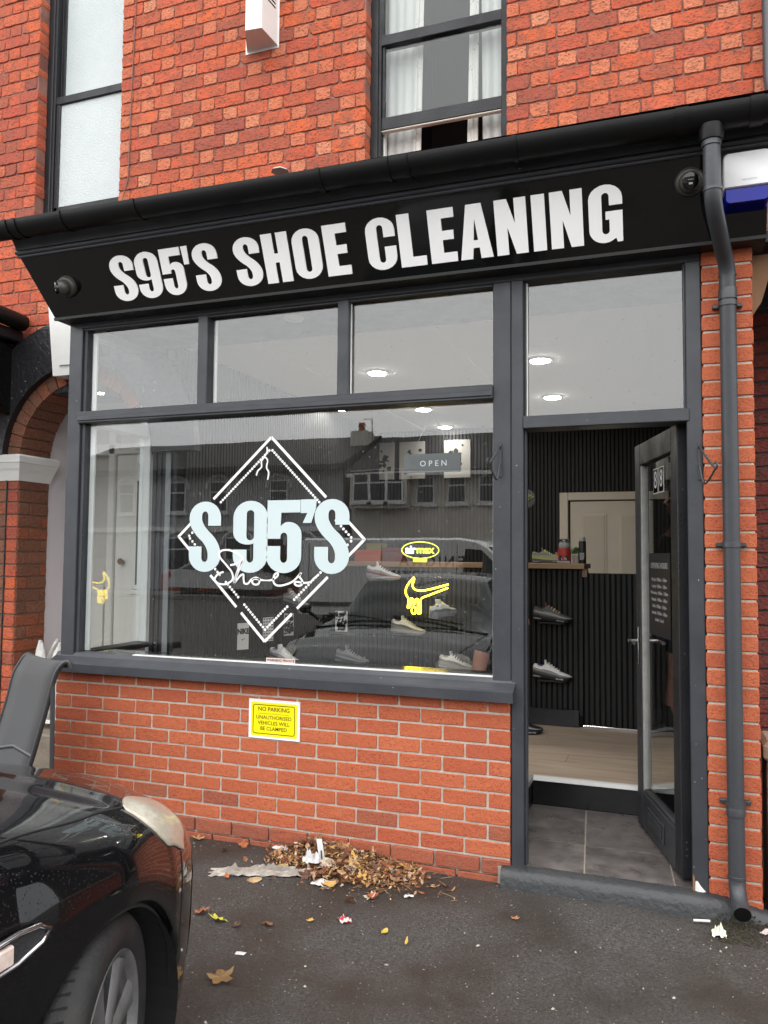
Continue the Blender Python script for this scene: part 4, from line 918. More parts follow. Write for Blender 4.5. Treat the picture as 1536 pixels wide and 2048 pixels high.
# ------------------------------------------------------------------ window graphics on the big pane
YD = 0.0435
dec = thing('window_decal', 'pale vinyl diamond logo with big lettering and dotted border on the main window', 'decal', (1.13, YD, 1.08))
def dpoly(name, loops, mt=DECAL, y=YD, parent=dec, depth=0.0012):
    me = curve_mesh(loops, depth, name); me.transform(Matrix.Translation((0, y, 0)) @ UPRIGHT); return link(name, me, mt, parent)
def strip(pts, w, closed=False):
    pts = [Vector((p[0], p[1])) for p in pts]; n = len(pts); a = []; b = []
    for i in range(n):
        if closed: d = pts[(i + 1) % n] - pts[i - 1]
        else: d = pts[min(i + 1, n - 1)] - pts[max(i - 1, 0)]
        d.normalize(); q = Vector((-d.y, d.x)) * w / 2; a.append(pts[i] + q); b.append(pts[i] - q)
    return [[tuple(p) for p in a] + [tuple(p) for p in reversed(b)]]
TOP, RGT, BOT, LFT = (1.151, 2.193), (1.703, 1.634), (1.130, 1.082), (0.571, 1.650)
WHITED = mat('white_window_vinyl', (0.78, 0.78, 0.77), rough=0.5)
def lerp2(a, b, t): return (a[0] + (b[0] - a[0]) * t, a[1] + (b[1] - a[1]) * t)
for a, b, t0, t1 in ((TOP, LFT, 0, .615), (LFT, TOP, -0.006, .20), (TOP, RGT, 0, .60), (RGT, TOP, -0.006, .24), (LFT, BOT, 0, .17), (LFT, BOT, .38, .682), (LFT, BOT, .735, 1.0), (RGT, BOT, 0, .17), (RGT, BOT, .36, .668), (RGT, BOT, .72, 1.0)):
    p, q = lerp2(a, b, t0), lerp2(a, b, t1); dpoly('diamond_line', strip([p, q], 0.0145), WHITED)
def dot_row(a, b, t0, t1, n, mb):
    for i in range(n):
        c = lerp2(a, b, t0 + (t1 - t0) * i / (n - 1)); mb.lathe([(0.0074, 0), (0.0074, 0.001)], (c[0], YD, c[1]), 10, (0, -1, 0))
k = 0.885; C0 = (1.137, 1.640)
T2, R2, B2, L2 = [(C0[0] + (p[0] - C0[0]) * k, C0[1] + (p[1] - C0[1]) * k) for p in (TOP, RGT, BOT, LFT)]
db = MB(); dot_row(T2, L2, 0.02, .60, 24, db); dot_row(T2, R2, 0.02, .60, 24, db); dot_row(L2, T2, 0.01, .16, 5, db); dot_row(L2, B2, .02, .12, 4, db); dot_row(R2, T2, .02, .2, 7, db); dot_row(R2, B2, .02, .10, 3, db)
dot_row(L2, B2, .36, .42, 3, db); dot_row(L2, B2, .50, .66, 7, db); dot_row(L2, B2, .74, 1.0, 11, db); dot_row(R2, B2, .36, .66, 12, db); dot_row(R2, B2, .74, .97, 10, db)
db.build('dotted_border', WHITED, dec, kind='stuff')
YF = 0.0415
def dletter(c, x0, x1, z0, z1): dpoly('letter', [[(x0 + p[0] * (x1 - x0), z0 + p[1] * (z1 - z0)) for p in l] for l in glyph(c)], DECAL, YF)
dletter('S', 0.642, 0.846, 1.452, 1.846); dletter('9', 0.925, 1.138, 1.451, 1.846); dletter('5', 1.132, 1.342, 1.452, 1.846); dletter('S', 1.418, 1.618, 1.452, 1.848)
dpoly('apostrophe', [[(1.336, 1.848), (1.428, 1.848), (1.425, 1.80), (1.398, 1.722), (1.348, 1.722), (1.375, 1.775), (1.336, 1.775)]], DECAL, YF)
YS = 0.0395
def zc_(x, y):   # logo drafting grid -> metres on the pane
    u = (x - 68) / (1495 - 68); v = (y - 55) / (1625 - 55); return (0.571 + u * (1.703 - 0.571), 2.193 - v * (2.193 - 1.082))
def script(pts, w=0.0105):
    f = fine([(p[0], p[1], 0) for p in pts], 6); q = [zc_(p.x, p.y) for p in f]
    dpoly('script_stroke', strip(q, w), WHITED, YS)
script([(445, 1100), (400, 1118), (375, 1158), (402, 1190), (465, 1194), (515, 1160), (512, 1105), (465, 1045), (420, 995), (405, 960), (430, 932), (490, 930), (550, 955), (592, 990), (594, 1015), (570, 1075), (545, 1140), (530, 1190)])
script([(497, 1047), (545, 1035), (590, 1010), (560, 1075), (528, 1185), (575, 1130), (602, 1118), (604, 1150), (612, 1185), (640, 1185), (665, 1155), (700, 1140), (727, 1155), (722, 1185), (695, 1193), (672, 1178), (680, 1152), (715, 1150), (770, 1162), (820, 1155), (862, 1128), (868, 1105), (848, 1108), (835, 1140), (838, 1175), (865, 1196), (920, 1190), (985, 1160), (1040, 1100), (1030, 1125), (1052, 1158), (1045, 1188), (1015, 1194), (995, 1180), (1010, 1165), (1060, 1172), (1110, 1165), (1135, 1140), (1172, 1108)])
script([(768, 130), (770, 165), (752, 205), (728, 240), (728, 285), (700, 315), (690, 350)], 0.008)
script([(752, 205), (775, 235), (768, 290), (785, 330), (778, 385)], 0.008)

# small private parking sticker at the foot of the pane
stk = thing('parking_sticker', 'small pink WARNING PRIVATE PARKING ONLY sticker at the bottom of the window', 'sticker', (1.229, 0.042, 0.955))
MB().box(1.143, 1.314, 0.0405, 0.0445, 0.955, 0.997).build('backing', PINKP, stk)
for i, l in enumerate(('WARNING PRIVATE', 'PARKING ONLY')): link('lettering', stand(text_mesh(l, 0.0185, 0.0004, 'lettering', 1.0, bold=0.0004), 1.2285, 0.0400, 0.985 - i * 0.0165), INK, stk)

# ------------------------------------------------------------------ no parking sign on the brick
nps = thing('no_parking_sign', 'yellow NO PARKING sign with white border fixed to the brick base', 'sign', (1.22, -0.006, 0.58))
MB().bbox(1.069, 1.370, -0.007, 0.0015, 0.578, 0.783, 0.0015).build('plate', WHITEV, nps)
def rr(x0, x1, z0, z1, r, n=5): return arc(x1 - r, z1 - r, r, r, 0, 90, n) + arc(x0 + r, z1 - r, r, r, 90, 180, n) + arc(x0 + r, z0 + r, r, r, 180, 270, n) + arc(x1 - r, z0 + r, r, r, 270, 360, n)
dpoly('yellow_panel', [rr(1.084, 1.355, 0.593, 0.768, 0.008)], YELLOW, -0.0085, nps)
dpoly('border', [rr(1.096, 1.343, 0.604, 0.757, 0.012), rr(1.0995, 1.3395, 0.6075, 0.7535, 0.009)], INK, -0.0095, nps)
for l, s, z in (('NO PARKING', 0.0285, 0.733), ('UNAUTHORISED', 0.0255, 0.690), ('VEHICLES WILL', 0.0255, 0.661), ('BE CLAMPED', 0.0255, 0.632)):
    link('lettering', stand(text_mesh(l, s * 1.08, 0.0006, 'lettering', 1.0, bold=0.0002), 1.2195, -0.0095, z), INK, nps)
MB().box(1.128, 1.308, -0.0098, -0.0090, 0.7098, 0.7112).build('rule', INK, nps)

# ------------------------------------------------------------------ cameras, alarm, hanging brackets
def cctv(label, x, z, aim):
    y = fy(z); t = thing('security_camera', label, 'camera', (x, y, z))
    nrm = Vector((0, -math.cos(SLOPE), -math.sin(SLOPE)))
    flat(MB().lathe([(0.062, 0), (0.062, 0.012), (0.055, 0.03), (0.048, 0.034)], (x, y, z), 28, nrm).build('base', CAMB, t), 40)
    c = Vector((x, y, z)) + nrm * 0.045; aim = Vector(aim).normalized()
    prof = [(0.046 * math.cos(R(a)), 0.046 * math.sin(R(a))) for a in range(-60, 52, 8)]
    flat(MB().lathe(prof, c, 28, aim).build('ball', CAMB, t), 40)
    flat(MB().lathe([(0.034, 0.030), (0.034, 0.041), (0.030, 0.043)], c, 28, aim).build('lens_window', LENSB, t), 40)
    e = aim.cross(Vector((0, 0, 1))).normalized(); u = e.cross(aim)
    for dz, wd, hh in ((-0.010, 0.013, 0.004), (0.006, 0.018, 0.0008)):
        q = c + aim * 0.0436 + u * dz
        MB().add([q - e * wd / 2 * 1.2 - u * hh, q + e * wd / 2 * 1.2 - u * hh, q + e * wd / 2 * 1.2 + u * hh, q - e * wd / 2 * 1.2 + u * hh], [(0, 1, 2, 3)]).build('marking', GREYT, t)
    return t, c, e, u, aim
t_, c_, e_, u_, a_ = cctv('dark turret security camera at the left end of the fascia', -0.075, 3.095, (-0.75, -1.0, -0.35))
flat(MB().tube([c_ + e_ * 0.0 + a_ * 0.012 + u_ * 0.0465 * 0.95 + e_ * 0.02, c_ + a_ * 0.012 + e_ * 0.036 + u_ * 0.031, c_ + a_ * 0.012 + e_ * 0.046 + u_ * 0.008], 0.006, 8).build('label_strip', WHITEV, t_), 40)
cctv('dark turret security camera at the right end of the fascia beside the downpipe', 3.292, 3.175, (0.05, -1.0, -0.30))
alm = thing('alarm_box', 'white alarm box with blue lower lens above the right brick pier', 'alarm', (3.52, -0.2, 3.05))
def rplate(name, x0, x1, z0, z1, rt, rbm, y0, y1, mt, par):
    loop = arc(x1 - rt, z1 - rt, rt, rt, 0, 90, 5) + arc(x0 + rt, z1 - rt, rt, rt, 90, 180, 5) + arc(x0 + rbm, z0 + rbm, rbm, rbm, 180, 270, 5) + arc(x1 - rbm, z0 + rbm, rbm, rbm, 270, 360, 5)
    n = len(loop); cxm = sum(p[0] for p in loop) / n; czm = sum(p[1] for p in loop) / n
    def ring(k, y): return [(cxm + (p[0] - cxm) * k, y, czm + (p[1] - czm) * k) for p in loop]
    vs = ring(.94, y0) + ring(.985, y0 + .006) + ring(1, y0 + .016) + ring(1, y1)
    fs = [tuple(range(n))] + [(r * n + i, (r + 1) * n + i, (r + 1) * n + (i + 1) % n, r * n + (i + 1) % n) for r in range(3) for i in range(n)]
    return flat(MB().add(vs, fs).build(name, mt, par), 50)
rplate('case', 3.422, 3.606, 3.10, 3.252, 0.022, 0.002, -0.262, -0.12, PLAST, alm)
rplate('lens', 3.428, 3.600, 3.038, 3.099, 0.002, 0.018, -0.252, -0.11, BLUEP, alm)
link('lettering', stand(text_mesh('HIKVISION', 0.0105, 0.0004, 'lettering', 1.15), 3.522, -0.2626, 3.128), GREYT, alm)
def hang(label, x, z, out):
    t = thing('hanging_bracket', label, 'bracket', (x, 0, z)); out = Vector(out)
    MB().bbox(x - 0.006, x + 0.006, -0.007, -0.001, z - 0.085, z + 0.085, 0.002).build('back_plate', STEELD, t)
    b = Vector((x, -0.004, z)); tip = b + out
    MB().tube(fine([b + Vector((0, -0.002, 0.055)), b + Vector((0, -0.02, 0.062)), b + out * 0.5 + Vector((0, -0.005, 0.02)), tip + Vector((0, 0, -0.012))], 5), 0.0048, 6).build('strut', STEELD, t)
    MB().tube(fine([b + Vector((0, -0.002, -0.02)), b + Vector((0, -0.015, -0.025)), b + out * 0.32 + Vector((0, -0.005, -0.095)), tip + Vector((0, 0, -0.012))], 5), 0.0042, 6).build('strut', STEELD, t)
    for i in range(5):
        q = b + Vector((0, -.01, .06)).lerp(out + Vector((0, 0, -.012)), 0.4 + i * 0.11); MB().lathe([(0.003, -0.008), (0.0075, 0), (0.003, 0.008)], q, 6, out + Vector((0, 0, -0.07))).build('twist', STEELD, t)
    MB().tube(fine([tip + Vector((0, 0, -0.012)), tip + out.normalized() * 0.015 + Vector((0, 0, -0.008)), tip + out.normalized() * 0.02 + Vector((0, 0, 0.008)), tip + out.normalized() * 0.008 + Vector((0, 0, 0.016)), tip + Vector((0, 0, 0.010))], 4), 0.005, 6).build('curl', STEELD, t)
hang('iron hanging-basket bracket on the post left of the doorway', 2.425, 2.02, (-0.03, -0.12, -0.02))
hang('iron hanging-basket bracket on the jamb right of the doorway', 3.323, 1.985, (0.055, -0.20, -0.045))

# ------------------------------------------------------------------ inside the shop
# counter clad in slats
cnt = thing('counter', 'long black slatted counter with oak top inside the shop', 'counter', (1.5, 2.6, 0.26))
MB().box(0.45, 2.56, 2.462, 2.9, 0.26, 1.46).build('carcass', FELT, cnt)
for i in range(53): slat(cnt, 0.472 + 0.04 * i, 2.4615, 0.345, 1.46)
MB().bbox(0.52, 2.585, 2.40, 2.92, 1.462, 1.502, 0.003).build('top', WOODT, cnt)
MB().bbox(2.54, 2.60, 2.45, 2.56, 1.40, 1.4615, 0.003).build('top_end', WOODT, cnt)
MB().bbox(0.46, 2.535, 2.43, 2.4455, 0.262, 0.385, 0.003).build('kick_board', GREY, cnt)
gate = thing('half_gate', 'black slatted half gate right of the counter', 'gate', (2.85, 2.47, 0.26))
MB().box(2.57, 3.30, 2.482, 2.52, 0.27, 1.43).build('panel', FELT, gate)
for i in range(19): slat(gate, 2.59 + 0.04 * i, 2.4815, 0.275, 1.43)
MB().bbox(2.565, 3.30, 2.46, 2.4695, 0.261, 0.275, 0.002).build('threshold_strip', CHROME, gate)
# panelled door at the back
bd = thing('back_door', 'beige panelled door at the back behind the counter', 'door', (2.8, 4.55, 0.26))
MB().bbox(2.235, 3.05, 4.56, 4.60, 0.27, 2.13, 0.004).build('leaf', CREAM, bd)
for a, b, c, d in ((2.13, 2.215, .26, 2.22), (2.216, 3.2, 2.14, 2.22)): MB().bbox(a, b, 4.53, 4.60, c, d, 0.005).build('architrave', CREAM, bd)
for a, b in ((2.345, 2.60), (2.72, 2.97)):
    for z0, z1 in ((1.10, 2.0), (0.45, 0.95)):
        p = MB()
        for q in range(4): pass
        MB().bbox(a, b, 4.552, 4.5605, z0, z1, 0.004).build('panel_moulding', CREAM, bd); MB().bbox(a + .022, b - .022, 4.546, 4.5515, z0 + .022, z1 - .022, 0.003).build('panel', mat('beige_panel', (0.56, 0.51, 0.43), rough=0.55), bd)
MB().bbox(2.218, 2.234, 4.545, 4.565, 1.62, 1.74, 0.003).build('hinge', STEELD, bd)
# downlights and smoke alarm on the ceiling
def downlight(x, y, label):
    t = thing('downlight', label, 'light', (x, y, 2.94), group='round ceiling lights in the shop')
    flat(MB().lathe([(0.085, 0), (0.085, 0.008), (0.07, 0.012)], (x, y, 2.9515), 28, (0, 0, -1)).build('rim', PLAST, t), 40)
    MB().lathe([(0.068, 0), (0.066, 0.003)], (x, y, 2.9392), 28, (0, 0, -1)).build('diffuser', LAMP, t)
downlight(2.345, 1.80, 'lit round ceiling light nearest the door fanlight'); downlight(2.25, 3.14, 'lit round ceiling light behind the first one above the doorway')
downlight(1.01, 3.35, 'lit round ceiling light seen just under the window transom'); downlight(0.93, 4.40, 'lit round ceiling light furthest back above the prints')
downlight(1.11, 1.81, 'lit round ceiling light behind the third upper pane'); downlight(0.25, 3.1, 'lit round ceiling light near the left wall')
flat(tag(MB().lathe([(0.062, 0), (0.064, 0.02), (0.05, 0.035), (0.03, 0.038)], (1.15, 0.30, 2.952), 28, (0, 0, -1)).build('smoke_alarm', PLAST), 'white round smoke alarm on the ceiling behind the second upper pane', 'smoke alarm'), 40)

# trainers: lofted uppers on thick soles
def shoe(label, loc, rot, cu, cs, cl, ct, mid=None, sc_=1.06):
    t = thing('trainer', label, 'shoe', loc, rot)
    M = Matrix.Translation(loc) @ Matrix.Rotation(rot[2], 4, 'Z') @ Matrix.Rotation(rot[1], 4, 'Y') @ Matrix.Diagonal((sc_, sc_, sc_, 1))
    # stations: x, half width, sole bottom, sole top, upper top
    st = [(0.0, .012, .012, .040, .085), (.008, .026, .004, .040, .098), (.03, .034, .0, .039, .094), (.06, .036, .0, .036, .086), (.085, .035, .002, .033, .104), (.105, .035, .003, .031, .112), (.13, .038, .003, .029, .098), (.165, .044, .001, .027, .078), (.20, .047, .0, .026, .062), (.235, .043, .003, .027, .053), (.262, .031, .009, .031, .046), (.276, .016, .017, .034, .040), (.281, .004, .024, .034, .037)]
    def grid(rows, name, mt, closed=True, smooth=True):
        n = len(rows[0]); vs = [p for r in rows for p in r]; fs = [(i * n + k, i * n + (k + 1) % n, (i + 1) * n + (k + 1) % n, (i + 1) * n + k) for i in range(len(rows) - 1) for k in range(n if closed else n - 1)]
        fs += [tuple(range(n))[::-1], tuple((len(rows) - 1) * n + k for k in range(n))]
        me = MB().add(vs, fs).mesh(name); me.transform(M); o = link(name, me, mt, t); return flat(o, 50)
    sole = []; upper = []; band = []
    for (x, w_, z0, z1, zu) in st:
        ws = w_ * 1.10
        sole.append([(x, -ws, z0 + .004), (x, -ws * .9, z0), (x, ws * .9, z0), (x, ws, z0 + .004), (x, ws * 1.04, (z0 + z1) / 2), (x, ws, z1), (x, -ws, z1), (x, -ws * 1.04, (z0 + z1) / 2)])
        zb = z1 - .002; h = zu - zb; tw = 0.55 if x > .12 else 0.80
        upper.append([(x, -w_, zb), (x, -w_ * 1.03, zb + h * .3), (x, -w_ * .95, zb + h * .6), (x, -w_ * tw, zb + h * .9), (x, -w_ * tw * .4, zb + h), (x, w_ * tw * .4, zb + h), (x, w_ * tw, zb + h * .9), (x, w_ * .95, zb + h * .6), (x, w_ * 1.03, zb + h * .3), (x, w_, zb)])
        hb = min(h * .42, .020)
        band.append([(x, -w_ * 1.02 - .0015, zb), (x, -w_ * 1.05 - .0015, zb + hb * .6), (x, -w_ * 1.03 - .0005, zb + hb), (x, w_ * 1.03 + .0005, zb + hb), (x, w_ * 1.05 + .0015, zb + hb * .6), (x, w_ * 1.02 + .0015, zb)])
    band2 = []
    for r_ in upper:
        z0_ = r_[0][2]; h_ = r_[4][2] - z0_; w_ = abs(r_[1][1])
        band2.append([(r_[0][0], -w_ * 1.0 - .0006, z0_ + .004), (r_[0][0], -w_ * 1.02 - .0008, z0_ + min(.030, h_ * .45)), (r_[0][0], -w_ * .985 - .0006, z0_ + min(.038, h_ * .60)), (r_[0][0], w_ * .985 + .0006, z0_ + min(.038, h_ * .60)), (r_[0][0], w_ * 1.02 + .0008, z0_ + min(.030, h_ * .45)), (r_[0][0], w_ * 1.0 + .0006, z0_ + .004)])
    grid(sole, 'sole', cs); grid(upper, 'upper', cu); grid(band, 'mudguard', mid or cs); grid(band2, 'side_panel', sg if (mid or cs) is not sg else sm('midgrey', (.18, .18, .19)))
    for bx in (.035, .20):
        wn = MB().bbox(bx - .028, bx + .028, -.0545 if bx > .1 else -.043, .0545 if bx > .1 else .043, .008, .020, .004).mesh('sole_window'); wn.transform(M); link('sole_window', wn, sm('airwin', (.22, .24, .27), .15), t)
    me = MB().lathe([(.028, 0), (.024, .003)], (.05, 0, .0905), 16).mesh('collar_opening')
    me.transform(Matrix.Translation((.05, 0, 0)) @ Matrix.Diagonal((1.15, .85, 1, 1)) @ Matrix.Translation((-.05, 0, 0))); me.transform(M); link('collar_opening', me, ct, t)
    tg = MB().add([(.085, -.024, .100), (.085, .024, .100), (.078, .022, .132), (.078, -.022, .132), (.097, -.024, .108), (.097, .024, .108), (.086, .022, .134), (.086, -.022, .134)], [(0, 3, 2, 1), (4, 5, 6, 7), (0, 1, 5, 4), (1, 2, 6, 5), (2, 3, 7, 6), (3, 0, 4, 7)]).mesh('tongue'); tg.transform(M); flat(link('tongue', tg, cu, t), 30)
    for i in range(5):
        x = .108 + i * .0185; z = [.113, .101, .091, .081, .073][i]
        lm = MB().tube([(x, -.026, z - .012), (x + .002, -.014, z + .001), (x + .004, .014, z + .001), (x + .002, .026, z - .012)], .0042, 6).mesh('lace'); lm.transform(M); flat(link('lace', lm, cl if not isinstance(cl, (list, tuple)) else cl[i % len(cl)], t), 60)
    return t
def sm(n, c, r=0.6): return mat('shoe_' + n, c, rough=r)
sw, sg, sdg, sbk, scr, snv, smr, sgr, spk = sm('white', (.84, .84, .83)), sm('grey', (.30, .30, .31)), sm('darkgrey', (.085, .085, .09)), sm('black', (.012, .012, .012)), sm('cream', (.60, .56, .47)), sm('navy', (.03, .04, .20)), sm('maroon', (.22, .02, .03)), sm('lime', (.38, .45, .08)), sm('pink', (.6, .12, .2))
YW = 2.40
def wall_shoe(label, x, z, *a, **k):
    t = shoe(label, (x - .14, YW, z), (0, R(5), 0), *a, **k)
    loc = (x, YW, z)
    return MB().bbox(x - .10, x + .10, YW - .035, 2.449, z - .03, z - .014, .003).build('clear_bracket', mat('clear_acrylic', (.05, .05, .055), rough=.1), t)
wall_shoe('white and grey trainer with blue lining on the slats, lowest in the doorway', 2.33, .63, sw, sbk, sw, snv, sdg)
wall_shoe('dark grey trainer with coloured laces on the slats, upper one in the doorway', 2.335, 1.07, sdg, sbk, [spk, sgr, sw], sbk, sdg)
wall_shoe('white trainer mounted under the yellow neon sign inside the window', 1.17, .93, sw, sg, scr, sdg, sg)
wall_shoe('white and burgundy trainer mounted high on the slats near the oak counter top', 0.95, 1.37, sw, sg, smr, smr, smr)
wall_shoe('pale grey trainer with black laces low beside the bare leg', 1.58, .66, sw, sg, sbk, sg, sg)
wall_shoe('grey trainer low on the slats in the middle of the window', .68, .665, sg, sdg, sbk, sdg, sg)
YW = 2.2
shoe('white trainer with dark trim above the pink parking sticker', (.13, 2.0, .70), (0, R(6), R(-12)), sw, sg, sw, snv, sdg)
shoe('grey trainer hung inside the lower edge of the diamond logo', (.05, 2.3, 1.14), (0, R(8), R(-8)), sg, sdg, sw, sdg, sg)
shoe('pale trainer seen in the dark lower middle of the window', (1.50, 2.0, 1.07), (0, R(-6), R(70)), sw, sg, sw, snv, sg)
# things on the counter top
shoe('olive and yellow trainer on the oak counter top', (2.17, 2.52, 1.503), (0, 0, R(8)), sm('olive', (.20, .20, .13)), sdg, sgr, sbk, sgr, .92)
jar = thing('candle_jar', 'red candle in a lidded glass jar on the counter top', 'candle', (2.425, 2.50, 1.502))
flat(MB().lathe([(.048, 0), (.05, .01), (.05, .10), (.042, .12)], (2.425, 2.50, 1.503), 20).build('wax', mat('red_wax', (.35, .03, .02), rough=.4), jar), 40)
flat(MB().lathe([(.042, .1205), (.044, .125), (.044, .155), (.036, .165), (.030, .172)], (2.425, 2.50, 1.503), 20).build('glass_top', mat('cloudy_glass', (.35, .36, .36), rough=.15), jar), 40)
flat(MB().lathe([(.046, .1725), (.046, .185), (.02, .192)], (2.425, 2.50, 1.503), 20).build('lid', CHROME, jar), 40)
MB().add([(2.392, 2.452, 1.51), (2.458, 2.452, 1.51), (2.458, 2.452, 1.565), (2.392, 2.452, 1.565)], [(0, 1, 2, 3)]).build('label', INK, jar)
link('lettering', stand(text_mesh('S 95', .026, .0004, 'lettering'), 2.425, 2.4505, 1.537), WHITEV, jar)
cb = thing('card_stack', 'small grey block under the candle front on the counter', 'block', (2.43, 2.43, 1.5))
MB().bbox(2.38, 2.48, 2.405, 2.445, 1.503, 1.522, .003).build('block', sg, cb)
pot = thing('potted_plant', 'small green plant in a pale pot on the counter top', 'plant', (2.515, 2.5, 1.502))
flat(MB().lathe([(.026, 0), (.033, .065), (.030, .066)], (2.515, 2.5, 1.503), 18).build('pot', mat('stone_pot', (.35, .32, .28), rough=.8), pot), 40)
lf = MB(); rl = random.Random(5)
for i in range(170):
    a = rl.uniform(0, 6.28); e = rl.uniform(.1, 1.5); r_ = .045 * rl.uniform(.5, 1); c = Vector((2.515 + r_ * math.cos(a) * math.cos(e), 2.5 + r_ * math.sin(a) * math.cos(e), 1.575 + r_ * 1.2 * math.sin(e))); d = Vector((rl.uniform(-1, 1), rl.uniform(-1, 1), rl.uniform(-.2, 1))).normalized() * .014; s = d.orthogonal().normalized() * .004
    lf.add([c - d, c + s, c + d, c - s], [(0, 1, 2, 3)])
lf.build('foliage', mat('leaf_green', (.05, .14, .02), rough=.6), pot)
btl = thing('spray_bottle', 'tall black shoe spray bottle with grey cap on the counter top', 'bottle', (2.565, 2.47, 1.502))
flat(MB().lathe([(.027, 0), (.028, .006), (.028, .165), (.024, .172)], (2.565, 2.46, 1.503), 20).build('body', BLACKP, btl), 40)
flat(MB().lathe([(.023, .1725), (.023, .20), (.018, .206)], (2.565, 2.46, 1.503), 20).build('cap', sg, btl), 40)
for i, l in enumerate(('SHOE', 'VNSR')):
    me = text_mesh(l, .022, .0004, 'lettering'); me.transform(Matrix.Rotation(R(90), 4, 'Z')); link('lettering', stand(me, 2.556 + i * .018, 2.4315, 1.56), WHITEV, btl)
flat(tag(MB().lathe([(.02, 0), (.032, .03), (.026, .06), (.012, .075), (.015, .09)], (2.36, 2.56, 1.502), 16).build('vase', mat('clay', (.30, .20, .15), rough=.8)), 'small clay vase behind the candle on the counter', 'vase'), 40)
# round clear disc sign by the counter
ds = thing('round_sign', 'clear round disc with lime lettering beside the doorway', 'sign', (2.17, 2.3, 2.0))
flat(MB().lathe([(.075, 0), (.075, .006)], (2.155, 2.30, 2.0), 32, (0, -1, 0)).build('disc', mat('smoky_acrylic', (.10, .105, .11), rough=.15), ds), 40)
link('lettering', stand(text_mesh('airmax', .034, .001, 'lettering', bold=.0006), 2.160, 2.2925, 2.025), mat('lime_print', (.30, .34, .05)), ds)
MB().tube([(2.09, 2.292, 1.95), (2.16, 2.292, 1.975), (2.22, 2.292, 2.015)], .003, 6).build('line', mat('lime_print', (.30, .34, .05)), ds)
# framed prints on the back wall and cards near the left
PAPER = mat('paper', (.36, .35, .34), rough=.7)
def print_(label, x, z, wd, hh, y, blot):
    t = thing('framed_print', label, 'print', (x, y, z)); MB().bbox(x - wd / 2, x + wd / 2, y - .012, y, z - hh / 2, z + hh / 2, .003).build('sheet', PAPER, t)
    rl = random.Random(int(x * 100)); b = MB()
    for i in range(16):
        cx, cz = x + rl.gauss(0, wd * .16), z + rl.gauss(-.02, hh * .16); r_ = rl.uniform(.012, .035); n = 7
        b.add([(cx + r_ * rl.uniform(.5, 1.1) * math.cos(k * 6.283 / n), y - .0125, cz + r_ * rl.uniform(.5, 1.1) * math.sin(k * 6.283 / n)) for k in range(n)], [tuple(range(n))[::-1]])
    b.build('drawing', INK, t)
print_('pale print with dark flower, left of the three on the back wall', .0 + .14, 2.62, .30, .42, 4.60, 1)
print_('pale print with dark flower, middle of the three on the back wall', .50, 2.62, .30, .42, 4.60, 1)
print_('pale print with dark sprig behind the OPEN sign', 1.02, 2.62, .30, .42, 4.60, 1)
def card(label, x, y, z, wd, hh, style, rot=0):
    t = thing('printed_card', label, 'card', (x, y, z), (0, 0, rot)); M = Matrix.Translation((x, y, z)) @ Matrix.Rotation(rot, 4, 'Z')
    def ad(b, nm, mt):
        me = b.mesh(nm) if isinstance(b, MB) else b; me.transform(M); link(nm, me, mt, t)
    ad(MB().bbox(-wd / 2 - .02, wd / 2 + .02, .001, .012, -hh / 2 - .02, hh / 2 + .02, .002), 'frame', BLACKP)
    ad(MB().box(-wd / 2, wd / 2, -.002, .0008, -hh / 2, hh / 2), 'paper', WHITEV)
    if style == 0:
        me = text_mesh('NIKE', .055, .0004, 'lettering', .85, bold=.003); me.transform(Matrix.Translation((0, -.003, hh * .18)) @ UPRIGHT); ad(me, 'lettering', INK)
        ad(MB().add([(-.02, -.003, -.02), (-.005, -.003, -.032), (.025, -.003, -.01), (-.005, -.003, -.024)], [(0, 1, 2, 3)]), 'mark', INK)
    else:
        b = MB(); rl = random.Random(style)
        for i in range(4 if style == 1 else 6):
            for j in range(8):
                if style == 1: cx, cz, a, c = -wd / 2 + wd * (i + .5) / 4, -hh / 2 + hh * (j + .5) / 8, wd * .09, hh * .028
                else: cx, cz, a, c = rl.uniform(-wd * .4, wd * .4), rl.uniform(-hh * .42, hh * .42), rl.uniform(.005, .016), rl.uniform(.005, .02)
                b.add([(cx - a, -.003, cz - c), (cx + a, -.003, cz - c * .4), (cx + a * .8, -.003, cz + c), (cx - a * .9, -.003, cz + c * .7)], [(0, 1, 2, 3)])
        ad(b, 'drawing', INK)
card('white card with bold black word and tick, leftmost on the dark wall', .135, 1.55, .93, .10, .20, 0, R(62))
card('card printed with rows of small black shapes, second from the left', .135, 1.95, .95, .10, .19, 1, R(62))
card('card with black doodles, third from the left inside the logo point', .135, 2.32, .96, .10, .19, 2, R(62))
card('black framed card with dense drawing, fourth from the left', .60, 2.37, 1.0, .11, .17, 3)
# OPEN sign hanging by the pane
op = thing('open_sign', 'grey hanging OPEN sign inside the top right of the window', 'sign', (2.03, .14, 2.0))
MB().bbox(1.885, 2.19, .138, .146, 1.985, 2.083, .002).build('plate', mat('smoke_grey_plate', (.13, .135, .14), rough=.35), op)
op.rotation_euler = (0, 0, 0)
link('lettering', stand(text_mesh('OPEN', .042, .001, 'lettering', 1.0, 1.6), 2.045, .1368, 2.03), WHITEV, op)
for x in (1.93, 2.145): MB().tube([(x, .142, 2.083), (2.037, .142, 2.31)], .0016, 5).build('cord', sg, op)
